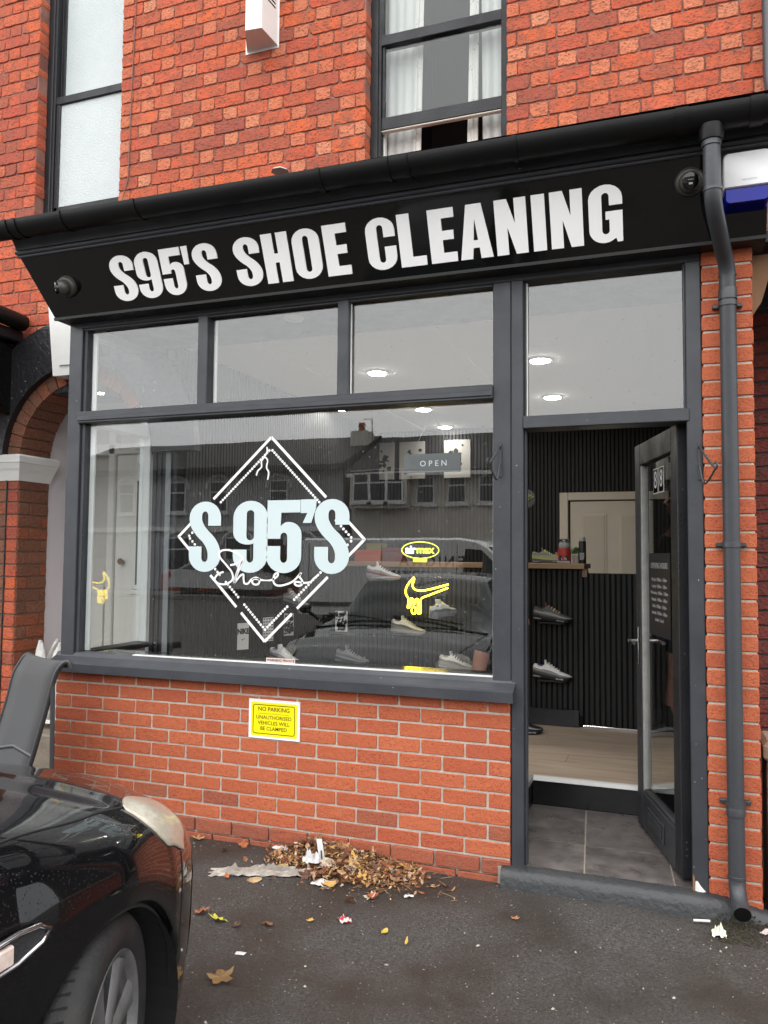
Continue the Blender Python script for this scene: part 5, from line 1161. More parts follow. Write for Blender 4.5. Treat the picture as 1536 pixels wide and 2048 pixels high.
# neon: oval and dripping tick
OX, OY, OZ = 1.256, 2.47, 1.60
ov = thing('oval_sign', 'small yellow oval light sign with rounded lettering standing on the counter', 'sign', (OX, OY, 1.503))
MB().tube([(OX + .160 * math.cos(R(a)), OY, OZ + .068 * math.sin(R(a))) for a in range(0, 365, 8)], .0042, 6).build('oval', NEONY2, ov)
def otext(t, x, mt): link('lettering', stand(text_mesh(t, .092, .006, 'lettering', 1.0, .95, .0018, 'LEFT'), x, OY, OZ + .002), mt, ov)
otext('air', OX - .128, NEONW); otext('max', OX - .032, NEONY2)
MB().bbox(OX - .055, OX + .055, OY - .02, OY + .02, 1.5025, 1.531, .003).build('foot_bar', NEONY2, ov)
NY = 2.10
ne_ = thing('neon_sign', 'glowing yellow neon dripping tick mounted in front of the counter', 'sign', (1.39, NY, 1.07))
def gnp(x, y):
    u = (x - 330) / 545.0; v = (y - 600) / 465.0
    return (1.254 + u * .344, NY, 1.384 - v * .28)
tick = [(875, 680), (690, 735), (560, 765), (480, 765), (430, 735), (420, 690), (440, 620), (430, 603), (400, 640), (360, 690), (332, 755), (335, 820), (365, 870), (368, 920), (358, 985), (375, 990), (395, 960), (395, 880), (415, 872), (428, 890), (428, 945), (445, 945), (458, 920), (460, 885), (478, 875), (492, 890), (490, 960), (490, 1050), (508, 1062), (525, 1045), (522, 960), (520, 900), (545, 860), (640, 820), (870, 725)]
MB().tube(fine([gnp(*p) for p in tick], 3), .0062, 7).build('tube', NEON, ne_)
MB().tube(fine([gnp(*p) for p in ((432, 975), (455, 985), (462, 1025), (455, 1060), (430, 1068), (412, 1045), (412, 1005), (432, 975))], 3), .0058, 7).build('drip', NEON, ne_)
rplate('backing', 1.245, 1.605, 1.09, 1.392, .02, .02, NY + .010, NY + .016, glass_mat('clear_backing', .03, (.95, .93, .86)), ne_)
for x, z in ((1.265, 1.11), (1.585, 1.11), (1.265, 1.375), (1.585, 1.375)): MB().tube([(x, NY + .016, z), (x, 2.449, z)], .004, 6).build('standoff', CHROME, ne_)
# orange and maroon boxes stacked behind the glass
for lb, x0, x1, y0, z0, z1, c in (('orange shoe box leaning behind the right end of the logo', .62, .86, 2.6, 1.503, 1.60, (.50, .075, .015)), ('dark red shoe box beside the orange one on the counter', .872, 1.05, 2.62, 1.503, 1.62, (.14, .012, .02)), ('olive shoe box behind the orange one', .66, .80, 2.78, 1.503, 1.66, (.20, .19, .03))):
    t = thing('shoe_box', lb, 'box', ((x0 + x1) / 2, y0 + .07, z0)); m_ = mat('box_%s' % lb.split()[0], c, rough=.6)
    MB().bbox(x0, x1, y0, y0 + .14, z0, z1 - .03, .003).build('body', m_, t); MB().bbox(x0 - .004, x1 + .004, y0 - .004, y0 + .144, z1 - .029, z1, .003).build('lid', m_, t)

# ------------------------------------------------------------------ person standing inside, half behind the door post
def skin_body(name, verts, edges, radii, mt, parent, sub=2, root=0):
    me = bpy.data.meshes.new(name); me.from_pydata(verts, edges, []); me.update()
    o = link(name, me, mt, parent)
    md = o.modifiers.new('skin', 'SKIN'); md.use_smooth_shade = True
    for i, r_ in enumerate(radii): me.skin_vertices[0].data[i].radius = r_ if isinstance(r_, tuple) else (r_, r_)
    me.skin_vertices[0].data[root].use_root = True
    o.modifiers.new('sub', 'SUBSURF').levels = sub; o.modifiers['sub'].render_levels = sub
    return o
F0 = 0.262
per = thing('person', 'person in black top, black shorts and black trainers standing inside behind the door post', 'person', (2.02, 1.95, F0))
# coordinates: feet on the boards, body facing the doorway side
V = [(1.96, 1.95, F0 + .98), (1.96, 1.95, F0 + 1.12), (1.965, 1.95, F0 + 1.30), (1.97, 1.95, F0 + 1.45), (1.985, 1.95, F0 + 1.54), (2.0, 1.95, F0 + 1.62), (2.01, 1.95, F0 + 1.72),
     (1.90, 1.93, F0 + .90), (1.885, 1.90, F0 + .50), (1.87, 1.94, F0 + .10), (1.87, 1.94, F0 + .055),
     (2.01, 2.00, F0 + .90), (2.07, 2.03, F0 + .50), (2.10, 2.07, F0 + .10), (2.10, 2.07, F0 + .055),
     (1.96, 1.77, F0 + 1.42), (1.95, 1.70, F0 + 1.14), (1.99, 1.72, F0 + .92), (2.00, 1.73, F0 + .85),
     (1.97, 2.13, F0 + 1.42), (2.00, 2.20, F0 + 1.14), (2.07, 2.19, F0 + .93), (2.09, 2.18, F0 + .86)]
V = [(x + (.075 if z > F0 + .8 else 0), y, z) for x, y, z in V]
Ed = [(0, 1), (1, 2), (2, 3), (3, 4), (4, 5), (5, 6), (0, 7), (7, 8), (8, 9), (9, 10), (0, 11), (11, 12), (12, 13), (13, 14), (3, 15), (15, 16), (16, 17), (17, 18), (3, 19), (19, 20), (20, 21), (21, 22)]
Rd = [(.13, .15), (.12, .15), (.125, .17), (.11, .16), .055, .075, .085, .085, .058, .038, .036, .085, .058, .038, .036, .055, .042, .032, .028, .055, .042, .032, .028]
skin_body('body', V, Ed, Rd, SKIN, per)
# clothing as slightly larger shells over the body
skin_body('top', [V[0], V[1], V[2], V[3], (2.055, 1.95, F0 + 1.50), V[15], V[16], V[19], V[20], (2.03, 1.95, F0 + .90), (2.063, 1.72, F0 + .93), (2.143, 2.19, F0 + .94)], [(0, 1), (1, 2), (2, 3), (3, 4), (3, 5), (5, 6), (3, 7), (7, 8), (0, 9), (6, 10), (8, 11)], [(.15, .18), (.145, .175), (.145, .19), (.13, .18), .065, .075, .06, .075, .06, (.15, .18), .046, .046], CLOTHB, per)
skin_body('shorts', [(2.03, 1.95, F0 + 1.0), V[7], (1.90, 1.91, F0 + .56), V[11], (2.055, 2.02, F0 + .56)], [(0, 1), (1, 2), (0, 3), (3, 4)], [(.15, .17), .108, .088, .108, .088], CLOTHB, per)
for vx, vy in ((1.87, 1.94), (2.10, 2.07)): flat(MB().lathe([(.047, .08), (.046, .14), (.049, .22), (.047, .225)], (vx, vy, F0), 14).build('sock', CLOTHB, per), 40)
hd = MB()
for i in range(9):
    a = R(-90 + 180 * i / 8)
prof = [(.092 * math.cos(R(a)) + .001, .11 * math.sin(R(a))) for a in range(-10, 91, 10)]
flat(MB().lathe(prof, (2.08, 1.95, F0 + 1.735), 20).build('hair', mat('dark_hair', (.02, .014, .01), rough=.7, bump=.5, bscale=90), per), 60)
hfm = MB()
for (cy, cx) in ((1.918, 2.16), (1.982, 2.16)): hfm.lathe([(.004, -.004), (.011, 0), (.004, .006)], (cx, cy, F0 + 1.72), 8, (1, 0, 0))
hfm.build('eyes', sw, per)
MB().tube([(2.163, 1.95, F0 + 1.715), (2.187, 1.95, F0 + 1.685), (2.165, 1.95, F0 + 1.675)], [.008, .014, .008], 8).build('nose', SKIN, per)
MB().tube([(2.158, 1.93, F0 + 1.645), (2.167, 1.95, F0 + 1.643), (2.158, 1.97, F0 + 1.645)], .006, 6).build('mouth', mat('lip', (.35, .13, .11)), per)
for hx, hy, hz, sgn in ((2.075, 1.73, F0 + .85, 1), (2.165, 2.18, F0 + .86, -1)):
    for i in range(4):
        y_ = hy - .026 + i * .0175; ln = (.062, .072, .07, .055)[i]
        MB().tube([(hx, y_, hz - .01), (hx + .004, y_, hz - .05), (hx + .014, y_, hz - .05 - ln * .5), (hx + .006, y_, hz - .05 - ln * .95)], [.011, .010, .009, .007], 7).build('finger', SKIN, per)
    MB().tube([(hx + .012, hy + sgn * .012, hz - .015), (hx + .032, hy + sgn * .022, hz - .045), (hx + .036, hy + sgn * .022, hz - .075)], [.012, .011, .008], 7).build('thumb', SKIN, per)
for nm, x, y, a in (('left', 1.80, 1.93, 8), ('right', 2.03, 2.055, 14)):
    shoe('black trainer on the %s foot of the person inside' % ('front' if nm == 'right' else 'rear'), (x, y, F0), (0, 0, R(a)), sbk, sbk, sbk, sbk, sbk, 1.03)

# ------------------------------------------------------------------ the black car, nose towards the shop
CX, CYN = 1.035, -1.31           # centre line x, nose y; u runs backwards from the nose
def it(u, tab):
    for (a, va), (b, vb) in zip(tab[:-1], tab[1:]):
        if u <= b:
            t = max(0, min(1, (u - a) / (b - a))); t = t * t * (3 - 2 * t) * .35 + t * .65; return va + (vb - va) * t
    return tab[-1][1]
TW = [(0, .38), (.025, .48), (.06, .555), (.12, .62), (.2, .68), (.32, .75), (.5, .82), (.8, .88), (1.2, .895), (3.2, .895), (3.8, .86), (4.1, .78), (4.25, .60)]
TSH = [(0, .545), (.06, .60), (.15, .665), (.3, .735), (.5, .795), (.75, .85), (1.05, .895), (1.5, .925), (3.3, .96), (3.9, .97), (4.25, .90)]
THC = [(0, .66), (.04, .715), (.1, .755), (.25, .805), (.5, .86), (.8, .915), (1.1, .955), (1.3, .97), (1.6, .97), (3.3, .99), (3.9, 1.0), (4.25, .93)]
WB = (0.82, 3.40); WR = 0.315; AR = 0.352
def zbot(u):
    zb = it(u, [(0, .235), (.1, .20), (.4, .19), (4.0, .22), (4.25, .30)])
    for c in WB:
        d = abs(u - c)
        if d < AR: zb = max(zb, .30 + math.sqrt(max(0, AR ** 2 - d * d)))
    return zb
def cr_pt(P, t):
    n = len(P) - 1; f = min(t * n, n - 1e-6); i = int(f); f -= i
    p0 = P[max(i - 1, 0)]; p1 = P[i]; p2 = P[i + 1]; p3 = P[min(i + 2, n)]
    return tuple(.5 * ((2 * p1[k]) + (-p0[k] + p2[k]) * f + (2 * p0[k] - 5 * p1[k] + 4 * p2[k] - p3[k]) * f * f + (-p0[k] + 3 * p1[k] - 3 * p2[k] + p3[k]) * f ** 3) for k in (0, 1))
def prof(u):
    W = it(u, TW); sh = it(u, TSH); hc = it(u, THC); zb = zbot(u)
    zm = max(.50, zb + .03); zm = min(zm, sh - .10); zb = min(zb, zm - .01)
    return [(W * .965, zb), (W * .99, zb + (zm - zb) * .5), (W * 1.0, zm), (W * .992, zm + (sh - zm) * .45), (W * .955, zm + (sh - zm) * .80), (W * .88, sh), (W * .74, sh + (hc - sh) * .45), (W * .42, hc - .012), (0, hc)]
def surf(u, a, side=1):
    x, z = cr_pt(prof(u), a); return Vector((CX + side * x, CYN - u, z))
def snorm(u, a, side=1):
    e = .004; du = surf(min(u + e, 4.25), a, side) - surf(max(u - e, 0), a, side); da = surf(u, min(1, a + e), side) - surf(u, max(0, a - e), side)
    n = du.cross(da); n.normalize()
    if n.x * side < 0 and abs(n.x) > .2: n = -n
    elif n.z < 0: n = -n
    return n
def carpaint():
    M = bpy.data.materials.new('wet_black_car_paint'); M.use_nodes = True; nt = M.node_tree; b = nt.nodes['Principled BSDF']; L = nt.links.new
    b.inputs['Base Color'].default_value = (.0035, .0035, .004, 1); b.inputs['Roughness'].default_value = .12; b.inputs['Coat Weight'].default_value = .75; b.inputs['Coat IOR'].default_value = 1.42; b.inputs['Coat Roughness'].default_value = .02; b.inputs['Specular IOR Level'].default_value = .05
    tc = _n(nt, 'ShaderNodeTexCoord'); v = _n(nt, 'ShaderNodeTexVoronoi'); v.inputs['Scale'].default_value = 150; v.inputs['Randomness'].default_value = 1; L(tc.outputs['Object'], v.inputs['Vector'])
    wn = _n(nt, 'ShaderNodeTexWhiteNoise'); L(v.outputs['Position'], wn.inputs['Vector'])
    mr = _n(nt, 'ShaderNodeMapRange'); mr.inputs[3].default_value = .05; mr.inputs[4].default_value = .34; L(wn.outputs['Value'], mr.inputs[0])
    sb_ = _n(nt, 'ShaderNodeMath', operation='SUBTRACT'); L(mr.outputs[0], sb_.inputs[0]); L(v.outputs['Distance'], sb_.inputs[1])
    mx = _n(nt, 'ShaderNodeMath', operation='MAXIMUM'); mx.inputs[1].default_value = 0; L(sb_.outputs[0], mx.inputs[0])
    sq = _n(nt, 'ShaderNodeMath', operation='POWER'); sq.inputs[1].default_value = .5; L(mx.outputs[0], sq.inputs[0])
    bp = _n(nt, 'ShaderNodeBump'); bp.inputs['Strength'].default_value = .30; bp.inputs['Distance'].default_value = .003; L(sq.outputs[0], bp.inputs['Height']); L(bp.outputs[0], b.inputs['Normal']); L(bp.outputs[0], b.inputs['Coat Normal'])
    n2 = _n(nt, 'ShaderNodeTexNoise'); n2.inputs['Scale'].default_value = 8; n2.inputs['Detail'].default_value = 6; L(tc.outputs['Object'], n2.inputs['Vector'])
    m2 = _n(nt, 'ShaderNodeMapRange'); m2.inputs[1].default_value = .55; m2.inputs[2].default_value = .8; m2.inputs[3].default_value = .10; m2.inputs[4].default_value = .32; L(n2.outputs['Fac'], m2.inputs[0]); L(m2.outputs[0], b.inputs['Roughness'])
    return M
PAINT = carpaint()
car = thing('parked_car', 'wet black hatchback parked nose towards the shop, front corner in view', 'car', (CX, CYN - 2.1, GZ))
us = [0, .012, .025, .04, .06, .09, .12, .16, .2, .26, .32, .40, .48] + [.46 + .0125 * i for i in range(60)] + [1.30, 1.4, 1.6, 1.9, 2.2, 2.5, 2.8, 3.0] + [3.03 + .02 * i for i in range(40)] + [3.9, 4.0, 4.1, 4.18, 4.25]
us = sorted(set(round(u, 4) for u in us)); NA = 40
b = MB(); vs = []
for u in us:
    row = [surf(u, j / NA, 1) for j in range(NA + 1)] + [surf(u, 1 - j / NA, -1) for j in range(1, NA + 1)]
    vs += row
n = 2 * NA + 1
fs = [(i * n + k, i * n + k + 1, (i + 1) * n + k + 1, (i + 1) * n + k) for i in range(len(us) - 1) for k in range(n - 1)]
fs += [tuple(range(n)), tuple((len(us) - 1) * n + k for k in range(n))[::-1]]
body = flat(b.add(vs, fs).build('body', PAINT, car), 38)
# arch lip and dark wheel wells, undertray
for side in (1, -1):
    for c in WB:
        wl = MB(); wl.lathe([(AR - .003, -.34), (AR - .003, -.004)], (CX + side * it(c, TW) * .93, CYN - c, .30), 40, (side, 0, 0)); wl.f = [f for f in wl.f if len(f) < 30] + [wl.f[-2]]; wl.build('wheel_well', mat('wheel_well_black', (.004, .004, .004), rough=.95), car)
        pts_ = []
        for a in range(4, 177, 4):
            u = c - (AR + .002) * math.cos(R(a)); p = surf(u, .0, side); pts_.append((p.x, CYN - u, .30 + (AR + .002) * math.sin(R(a))))
        flat(MB().tube(pts_, .007, 6).build('arch_lip', BLACKP, car), 60)
MB().box(CX - .5, CX + .5, CYN - 4.0, CYN - .35, .19, .26).build('undertray', BLACKP, car)
# headlights
HL_M = mat('hazed_headlight', (.40, .37, .30), rough=.3, coat=.5, var=.9, vscale=70, col2=(.27, .225, .17), bump=.05, bscale=200)
def headlight(side):
    # lens edges in (u, a): top edge and bottom edge meet at both tips
    top_ = [(.56, .70), (.50, .735), (.42, .75), (.34, .742), (.285, .71), (.27, .65), (.29, .56), (.325, .485), (.38, .43)]
    bot_ = [(.56, .70), (.575, .675), (.575, .64), (.575, .60), (.57, .555), (.545, .50), (.51, .47), (.46, .455), (.39, .425)]
    f1 = fine([(p[0], p[1], 0) for p in top_], 5); f2 = fine([(p[0], p[1], 0) for p in bot_], 5); m_ = 8; vs = []
    for p, q in zip(f1, f2):
        for k in range(m_ + 1):
            t = k / m_; u = p.x + (q.x - p.x) * t; a = p.y + (q.y - p.y) * t
            bul = .004 + .005 * math.sin(math.pi * t) ; vs.append(surf(u, a, side) + snorm(u, a, side) * bul)
    fs = [(i * (m_ + 1) + k, i * (m_ + 1) + k + 1, (i + 1) * (m_ + 1) + k + 1, (i + 1) * (m_ + 1) + k) for i in range(len(f1) - 1) for k in range(m_)]
    o = MB().add(vs, fs).build('headlight', HL_M, car, smooth=True); o.modifiers.new('t', 'SOLIDIFY').thickness = .006; o.modifiers['t'].offset = -1
    return o
headlight(1); headlight(-1)
# shut line of bonnet and bumper (thin dark grooves)
GROOVE = mat('shut_line', (.0015, .0015, .0015), rough=.9)
for side in (1, -1):
    MB().tube([surf(.56 + .018 * i, .70 - .0012 * i, side) - snorm(.56 + .018 * i, .70 - .0012 * i, side) * .001 for i in range(36)], .0045, 5).build('shut_line', GROOVE, car)
    MB().tube([surf(.40 + .008 * i, .425 - .034 * i, side) - snorm(.40 + .008 * i, .425 - .034 * i, side) * .001 for i in range(9)], .004, 5).build('shut_line', GROOVE, car)
    # fog lamp slot
    bv = [(.17, .06), (.24, .06), (.27, .16), (.25, .27), (.18, .30), (.14, .18)]
    MB().add([surf(u, a, side) + snorm(u, a, side) * .003 for u, a in bv], [tuple(range(6))]).build('bumper_vent', mat('vent_black', (.003, .003, .003), rough=.9), car)
    # side repeater behind the wheel
    u0, u1 = 1.27, 1.60
    ring = [(.0, .50), (.08, .56), (.20, .585), (.34, .575), (.40, .53), (.33, .46), (.18, .43), (.05, .45)]
    def rp(p, off): 
        u = 1.24 + p[0] * .80; z = .47 + p[1] * .40; aa = min(range(60), key=lambda q: abs(surf(u, q / 100, side).z - z)) / 100; s_ = surf(u, aa, side); return Vector((s_.x + side * off, s_.y, z))
    loop = [(1.065, .738), (1.10, .760), (1.16, .768), (1.26, .764), (1.36, .752), (1.35, .718), (1.26, .706), (1.16, .707), (1.09, .720)]
    rpm = MB().tube([(CX + side * (it(u, TW) * .992 + .001), CYN - u, z) for u, z in loop + loop[:1]], .006, 8).build('side_trim', CHROME, car, smooth=True)
    MB().add([(CX + side * (it(u, TW) * .992 + .0005), CYN - u, z) for u, z in loop], [tuple(range(len(loop))) if side > 0 else tuple(range(len(loop)))[::-1]]).build('trim_mesh', mat('mesh_black', (.01, .01, .012), rough=.6, bump=.8, bscale=300), rpm)
    MB().bbox(*sorted((CX + side * (it(1.2, TW) - .02), CX + side * (it(1.2, TW) + .002))), CYN - 1.27, CYN - 1.175, .715, .755, .004).build('repeater_lamp', mat('clear_lamp', (.55, .42, .36), rough=.15, coat=.8, var=.6, vscale=40, col2=(.75, .7, .66)), rpm)
# greenhouse: glass and pillars
def gh(u, t):   # half width and height of roof shell
    pass
GLC = mat('tinted_car_glass', (.014, .020, .020), rough=.03, spec=.2)
roof_c = [(1.18, .965), (1.45, 1.10), (1.75, 1.255), (1.98, 1.352), (2.2, 1.385), (2.7, 1.395), (3.2, 1.37), (3.6, 1.30), (3.95, 1.12), (4.1, 1.0)]
def rz(u): return it(u, roof_c)
def rwid(u, z):
    lo = it(u, TW) * .86; hi = it(u, [(1.1, .50), (1.9, .56), (2.6, .58), (3.4, .56), (4.1, .45)]); zb_ = .93; t = max(0, min(1, (z - zb_) / max(.05, rz(u) - zb_))); return lo + (hi - lo) * t
gu = [1.18 + .06 * i for i in range(50)]; gv = []; ng = 17
for u in gu:
    zt = rz(u)
    row = []
    for j in range(ng):
        t = j / (ng - 1) * 2 - 1; s_ = abs(t)
        if s_ > .62: q = (1 - s_) / .38; z = .90 + (zt - .035 - .90) * q; x = rwid(u, z)
        else: z = zt - .035 * (s_ / .62) ** 2; x = rwid(u, zt - .035) * (s_ / .62)
        row.append((CX + (x if t > 0 else -x), CYN - u, z))
    gv += row
gf = [(i * ng + k, i * ng + k + 1, (i + 1) * ng + k + 1, (i + 1) * ng + k) for i in range(len(gu) - 1) for k in range(ng - 1)]
shell = MB().add(gv, gf); me = shell.mesh('cabin'); me.materials.append(GLC); me.materials.append(PAINT)
for p in me.polygons:
    c = p.center; u = CYN - c.y; edge = abs(abs(c.x - CX) - rwid(u, rz(u) - .035)) < .05
    roof = (2.0 < u < 3.5 and c.z > rz(u) - .05)
    pil = edge and (c.z > rz(u) - .09)
    bp_ = 2.72 < u < 2.82 or u > 3.75
    if roof or pil or bp_: p.material_index = 1
cab = flat(link('cabin', me, None, car), 40)
# wipers, mirrors
for s_ in (-.35, .25): MB().tube([(CX + s_ + .3, CYN - 1.22, .985), (CX + s_, CYN - 1.27, 1.02), (CX + s_ - .35, CYN - 1.30, 1.035)], .009, 6).build('wiper', BLACKP, car)
for side in (1, -1):
    mm = MB(); cx_ = CX + side * 1.02; cy_ = CYN - 1.44
    mm.lathe([(.01, -.055), (.038, -.045), (.058, -.01), (.055, .03), (.045, .042)], (cx_ - .02 * side, cy_, 1.075), 20, (0, -1, 0)); mm_ = flat(mm.build('door_mirror', PAINT, car), 60)
    MB().lathe([(.043, 0), (.041, .002)], (cx_ - .02 * side, cy_ - .0425, 1.075), 20, (0, -1, 0)).build('mirror_glass', CHROME, mm_)
    MB().tube([(CX + side * .83, cy_ + .02, .955), (cx_ - .05 * side, cy_, 1.04)], .018, 8).build('mirror_arm', PAINT, mm_)
# wheels
def wheel(x, y, side, st=0.0):
    w_ = MB()
    A0 = Vector((side * math.cos(st), side * math.sin(st), 0)); F0_ = Vector((-math.sin(st), math.cos(st), 0)); ax = A0; ZV = Vector((0, 0, 1))
    tp_ = [(.205, -.02), (.222, .0), (.262, .012), (.292, .004), (.308, -.014), (.315, -.04), (.316, -.10), (.315, -.16), (.308, -.19), (.27, -.205), (.22, -.20)]
    t = flat(w_.lathe(tp_, (x, y, GZ + .316), 64, ax).build('wheel', RUBBER, car), 40)
    for k in range(64):
        pass
    gr = MB()
    for k in range(70):
        a = R(k * 360 / 70); e = F0_ * math.cos(a) + ZV * math.sin(a); f = ZV * math.cos(a) - F0_ * math.sin(a); c = Vector((x, y, GZ + .316))
        for s0, s1 in ((-.03, -.088), (-.118, -.18)):
            p0 = c + e * .3168 + A0 * s0; p1 = c + e * .3168 + A0 * s1 + f * .012
            gr.add([p0, p1, p1 + f * .0045, p0 + f * .0045], [(0, 1, 2, 3)])
    gr.build('tread_grooves', mat('groove_black', (.002, .002, .002), rough=.9), t, kind='stuff')
    MB().lathe([(.0, -.045), (.06, -.05), (.17, -.13), (.203, -.14)], (x, y, GZ + .316), 40, ax).build('rim_barrel', mat('wheel_well_black', (.004, .004, .004)), t)
    rm = MB()
    rm.lathe([(.196, -.03), (.205, -.004), (.221, .003), (.223, -.006), (.205, -.02)], (x, y, GZ + .316), 64, ax); rm_ = flat(rm.build('rim', ALLOY, t), 50)
    for k in range(7):
        a = R(k * 360 / 7 + 10); e = F0_ * math.cos(a) + ZV * math.sin(a); f = ZV * math.cos(a) - F0_ * math.sin(a); c = Vector((x, y, GZ + .316)); A = A0
        ro = [(.03, .030, -.012), (.09, .026, -.010), (.15, .030, -.008), (.20, .044, -.006)]
        vs = []
        for (r_, hw, d) in ro: vs += [c + e * r_ - f * hw + A * (d - .012), c + e * r_ - f * hw * .6 + A * d, c + e * r_ + f * hw * .6 + A * d, c + e * r_ + f * hw + A * (d - .012)]
        flat(MB().add(vs, [(i * 4 + k2, i * 4 + k2 + 1, (i + 1) * 4 + k2 + 1, (i + 1) * 4 + k2) for i in range(3) for k2 in range(3)]).build('spoke', ALLOY, t), 60)
    flat(MB().lathe([(.04, -.02), (.04, -.006), (.03, -.002)], (x, y, GZ + .316), 24, ax).build('hub_cap', ALLOY, t), 50)
for side in (1, -1):
    for c in WB: wheel(CX + side * (it(c, TW) - .02), CYN - c, side, R(21) if c < 1 else 0.0)
# grille in the nose, number plate left plain
MB().bbox(CX - .42, CX + .42, CYN + .002, CYN + .012, .36, .50, .004).build('grille', mat('vent_black', (.003, .003, .003)), car)

# ------------------------------------------------------------------ sling lounger left of the window
lg = thing('lounger', 'charcoal sling garden lounger with curved backrest between car and shop', 'lounger', (-.15, -.35, GZ))
def lp_(s, t):  # s across the sling, t from the curled top down to the foot
    A_ = [(-.215, -.20, .94), (-.225, -.205, .972), (-.25, -.22, .968), (-.294, -.22, .913), (-.328, -.22, .855), (-.369, -.22, .711), (-.417, -.22, .566), (-.488, -.22, .335), (-.56, -.22, .29), (-.85, -.22, .33), (-1.15, -.22, .31)]
    B_ = [(.262, -.44, .955), (.255, -.445, .985), (.232, -.45, .982), (.196, -.45, .948), (.166, -.45, .889), (.128, -.45, .758), (.079, -.45, .599), (.01, -.45, .40), (-.06, -.45, .31), (-.35, -.45, .34), (-.66, -.45, .32)]
    n = len(A_) - 1; f = min(t * n, n - 1e-6); i = int(f); f -= i
    def cr(pp):
        p0 = pp[max(0, i - 1)]; p1 = pp[i]; p2 = pp[i + 1]; p3 = pp[min(n, i + 2)]
        return Vector([.5 * ((2 * p1[k]) + (-p0[k] + p2[k]) * f + (2 * p0[k] - 5 * p1[k] + 4 * p2[k] - p3[k]) * f * f + (-p0[k] + 3 * p1[k] - 3 * p2[k] + p3[k]) * f ** 3) for k in range(3)])
    p = cr(A_).lerp(cr(B_), s); sag = math.sin(math.pi * s) * .012; p.z -= sag; return p
NT = 40
b = MB(); b.add([lp_(s, j / NT) for j in range(NT + 1) for s in (0, .25, .5, .75, 1)], [(j * 5 + k, j * 5 + k + 1, (j + 1) * 5 + k + 1, (j + 1) * 5 + k) for j in range(NT) for k in range(4)])
o = b.build('sling', SLING, lg, smooth=True); o.modifiers.new('t', 'SOLIDIFY').thickness = .006
for s in (0.0, 1.0):
    flat(MB().tube([lp_(s, j / NT) for j in range(NT + 1)], .013, 10).build('side_rail', SLINGE, lg), 60)
    for tt in (.42, .70, .97):
        p = lp_(s, tt); MB().tube([p, (p.x + .02, p.y, GZ)], .012, 8).build('leg', SLINGE, lg)
flat(MB().tube([lp_(0, .655), lp_(.5, .64) + Vector((0, 0, .012)), lp_(1, .655)], .012, 8).build('cross_bar', SLINGE, lg), 60)

# ------------------------------------------------------------------ street behind the camera (seen reflected in the glass)
PAVE = mat('paving', (.20, .19, .175), rough=.8, var=.5, vscale=4)
MB().box(-60, 60, -22.5, -20.0, GZ - .02, GZ + .10).build('far_pavement', PAVE, kind='structure')
def render_mat(n, c): return mat(n, c, rough=.9, var=.5, vscale=1.2, bump=.3, bscale=60)
ROOFT = mat('concrete_roof_tile', (.035, .032, .031), rough=.8, wave=((.012, .011, .011), 0, 9, .9), bump=.6, bscale=14)
FRW = mat('white_upvc', (.72, .72, .71), rough=.4)
WGL = mat('dark_window_glass', (.02, .022, .025), rough=.08)
def far_window(par, x, z, wd, hh, y, arch_=False, split=True):
    wdw = MB().bbox(x - wd / 2, x + wd / 2, y, y + .06, z, z + hh, .01).build('window', FRW, par)
    MB().box(x - wd / 2 + .06, x + wd / 2 - .06, y + .0605, y + .065, z + .06, z + (hh * .62 if split else hh - .06)).build('pane', WGL, wdw)
    if split: MB().box(x - wd / 2 + .06, x + wd / 2 - .06, y + .0605, y + .065, z + hh * .62 + .06, z + hh - .06).build('pane', WGL, wdw)
    MB().bbox(x - wd / 2 - .1, x + wd / 2 + .1, y, y + .14, z - .12, z - .01, .01).build('sill', par_mat[0], wdw)
    if arch_:
        b = MB(); pts_ = [(x - wd / 2 - .16, z + hh - .35)] + [(x + (wd / 2 + .16) * math.cos(R(a)), z + hh - .35 + .62 * math.sin(R(a))) for a in range(180, -1, -15)] + [(x + wd / 2 + .16, z + hh - .35)]
        for p, q in zip(pts_[:-1], pts_[1:]): b.tube([(p[0], y + .06, p[1]), (q[0], y + .06, q[1])], .075, 6)
        b.build('hood_mould', par_mat[0], wdw)
par_mat = [render_mat('pale_trim_render', (.80, .79, .77))]
YH = -26.0
h1 = thing('rendered_house', 'grey rendered house with arched window hoods reflected on the left of the window', 'house', (-14, YH, 0))
MB().box(-24, -9.35, YH - 8, YH, 0, 5.35).build('wall', render_mat('mid_grey_render', (.42, .42, .43)), h1)
rf = MB().prism([(YH + .5, 5.3), (YH - 4, 7.05), (YH - 8.5, 5.3), (YH - 8.5, 5.15), (YH + .5, 5.12)], -24.2, -9.2).build('roof', ROOFT, h1)
MB().prism([(YH + .45, 5.1), (YH - 4, 6.92), (YH - 8.4, 5.1)], -9.36, -9.25).build('gable', BR_OLD, h1)
for x in (-17.3, -15.2, -12.3, -20): far_window(h1, x, 3.4, .85, 1.35, YH, True)
for x in (-17.2, -14.2, -11.2): far_window(h1, x, .8, 1.25, 1.5, YH, True)
MB().bbox(-24, -9.3, YH, YH + .12, 2.55, 2.75, .01).build('string_course', par_mat[0], h1)
MB().bbox(-24.1, -9.2, YH + .4, YH + .55, 5.05, 5.2, .01).build('gutter', BLACKP, h1)
dr = MB().bbox(-12.9, -12.0, YH, YH + .08, 0.1, 2.2, .01).build('door', mat('far_door', (.05, .02, .02)), h1)
h2 = thing('pebbledash_house', 'pebbledashed house with bay window and chimney reflected on the right of the window', 'house', (-3, YH, 0))
MB().box(-8.95, 4.0, YH - 8, YH, 0, 5.0).build('wall', render_mat('pebbledash', (.66, .61, .54)), h2)
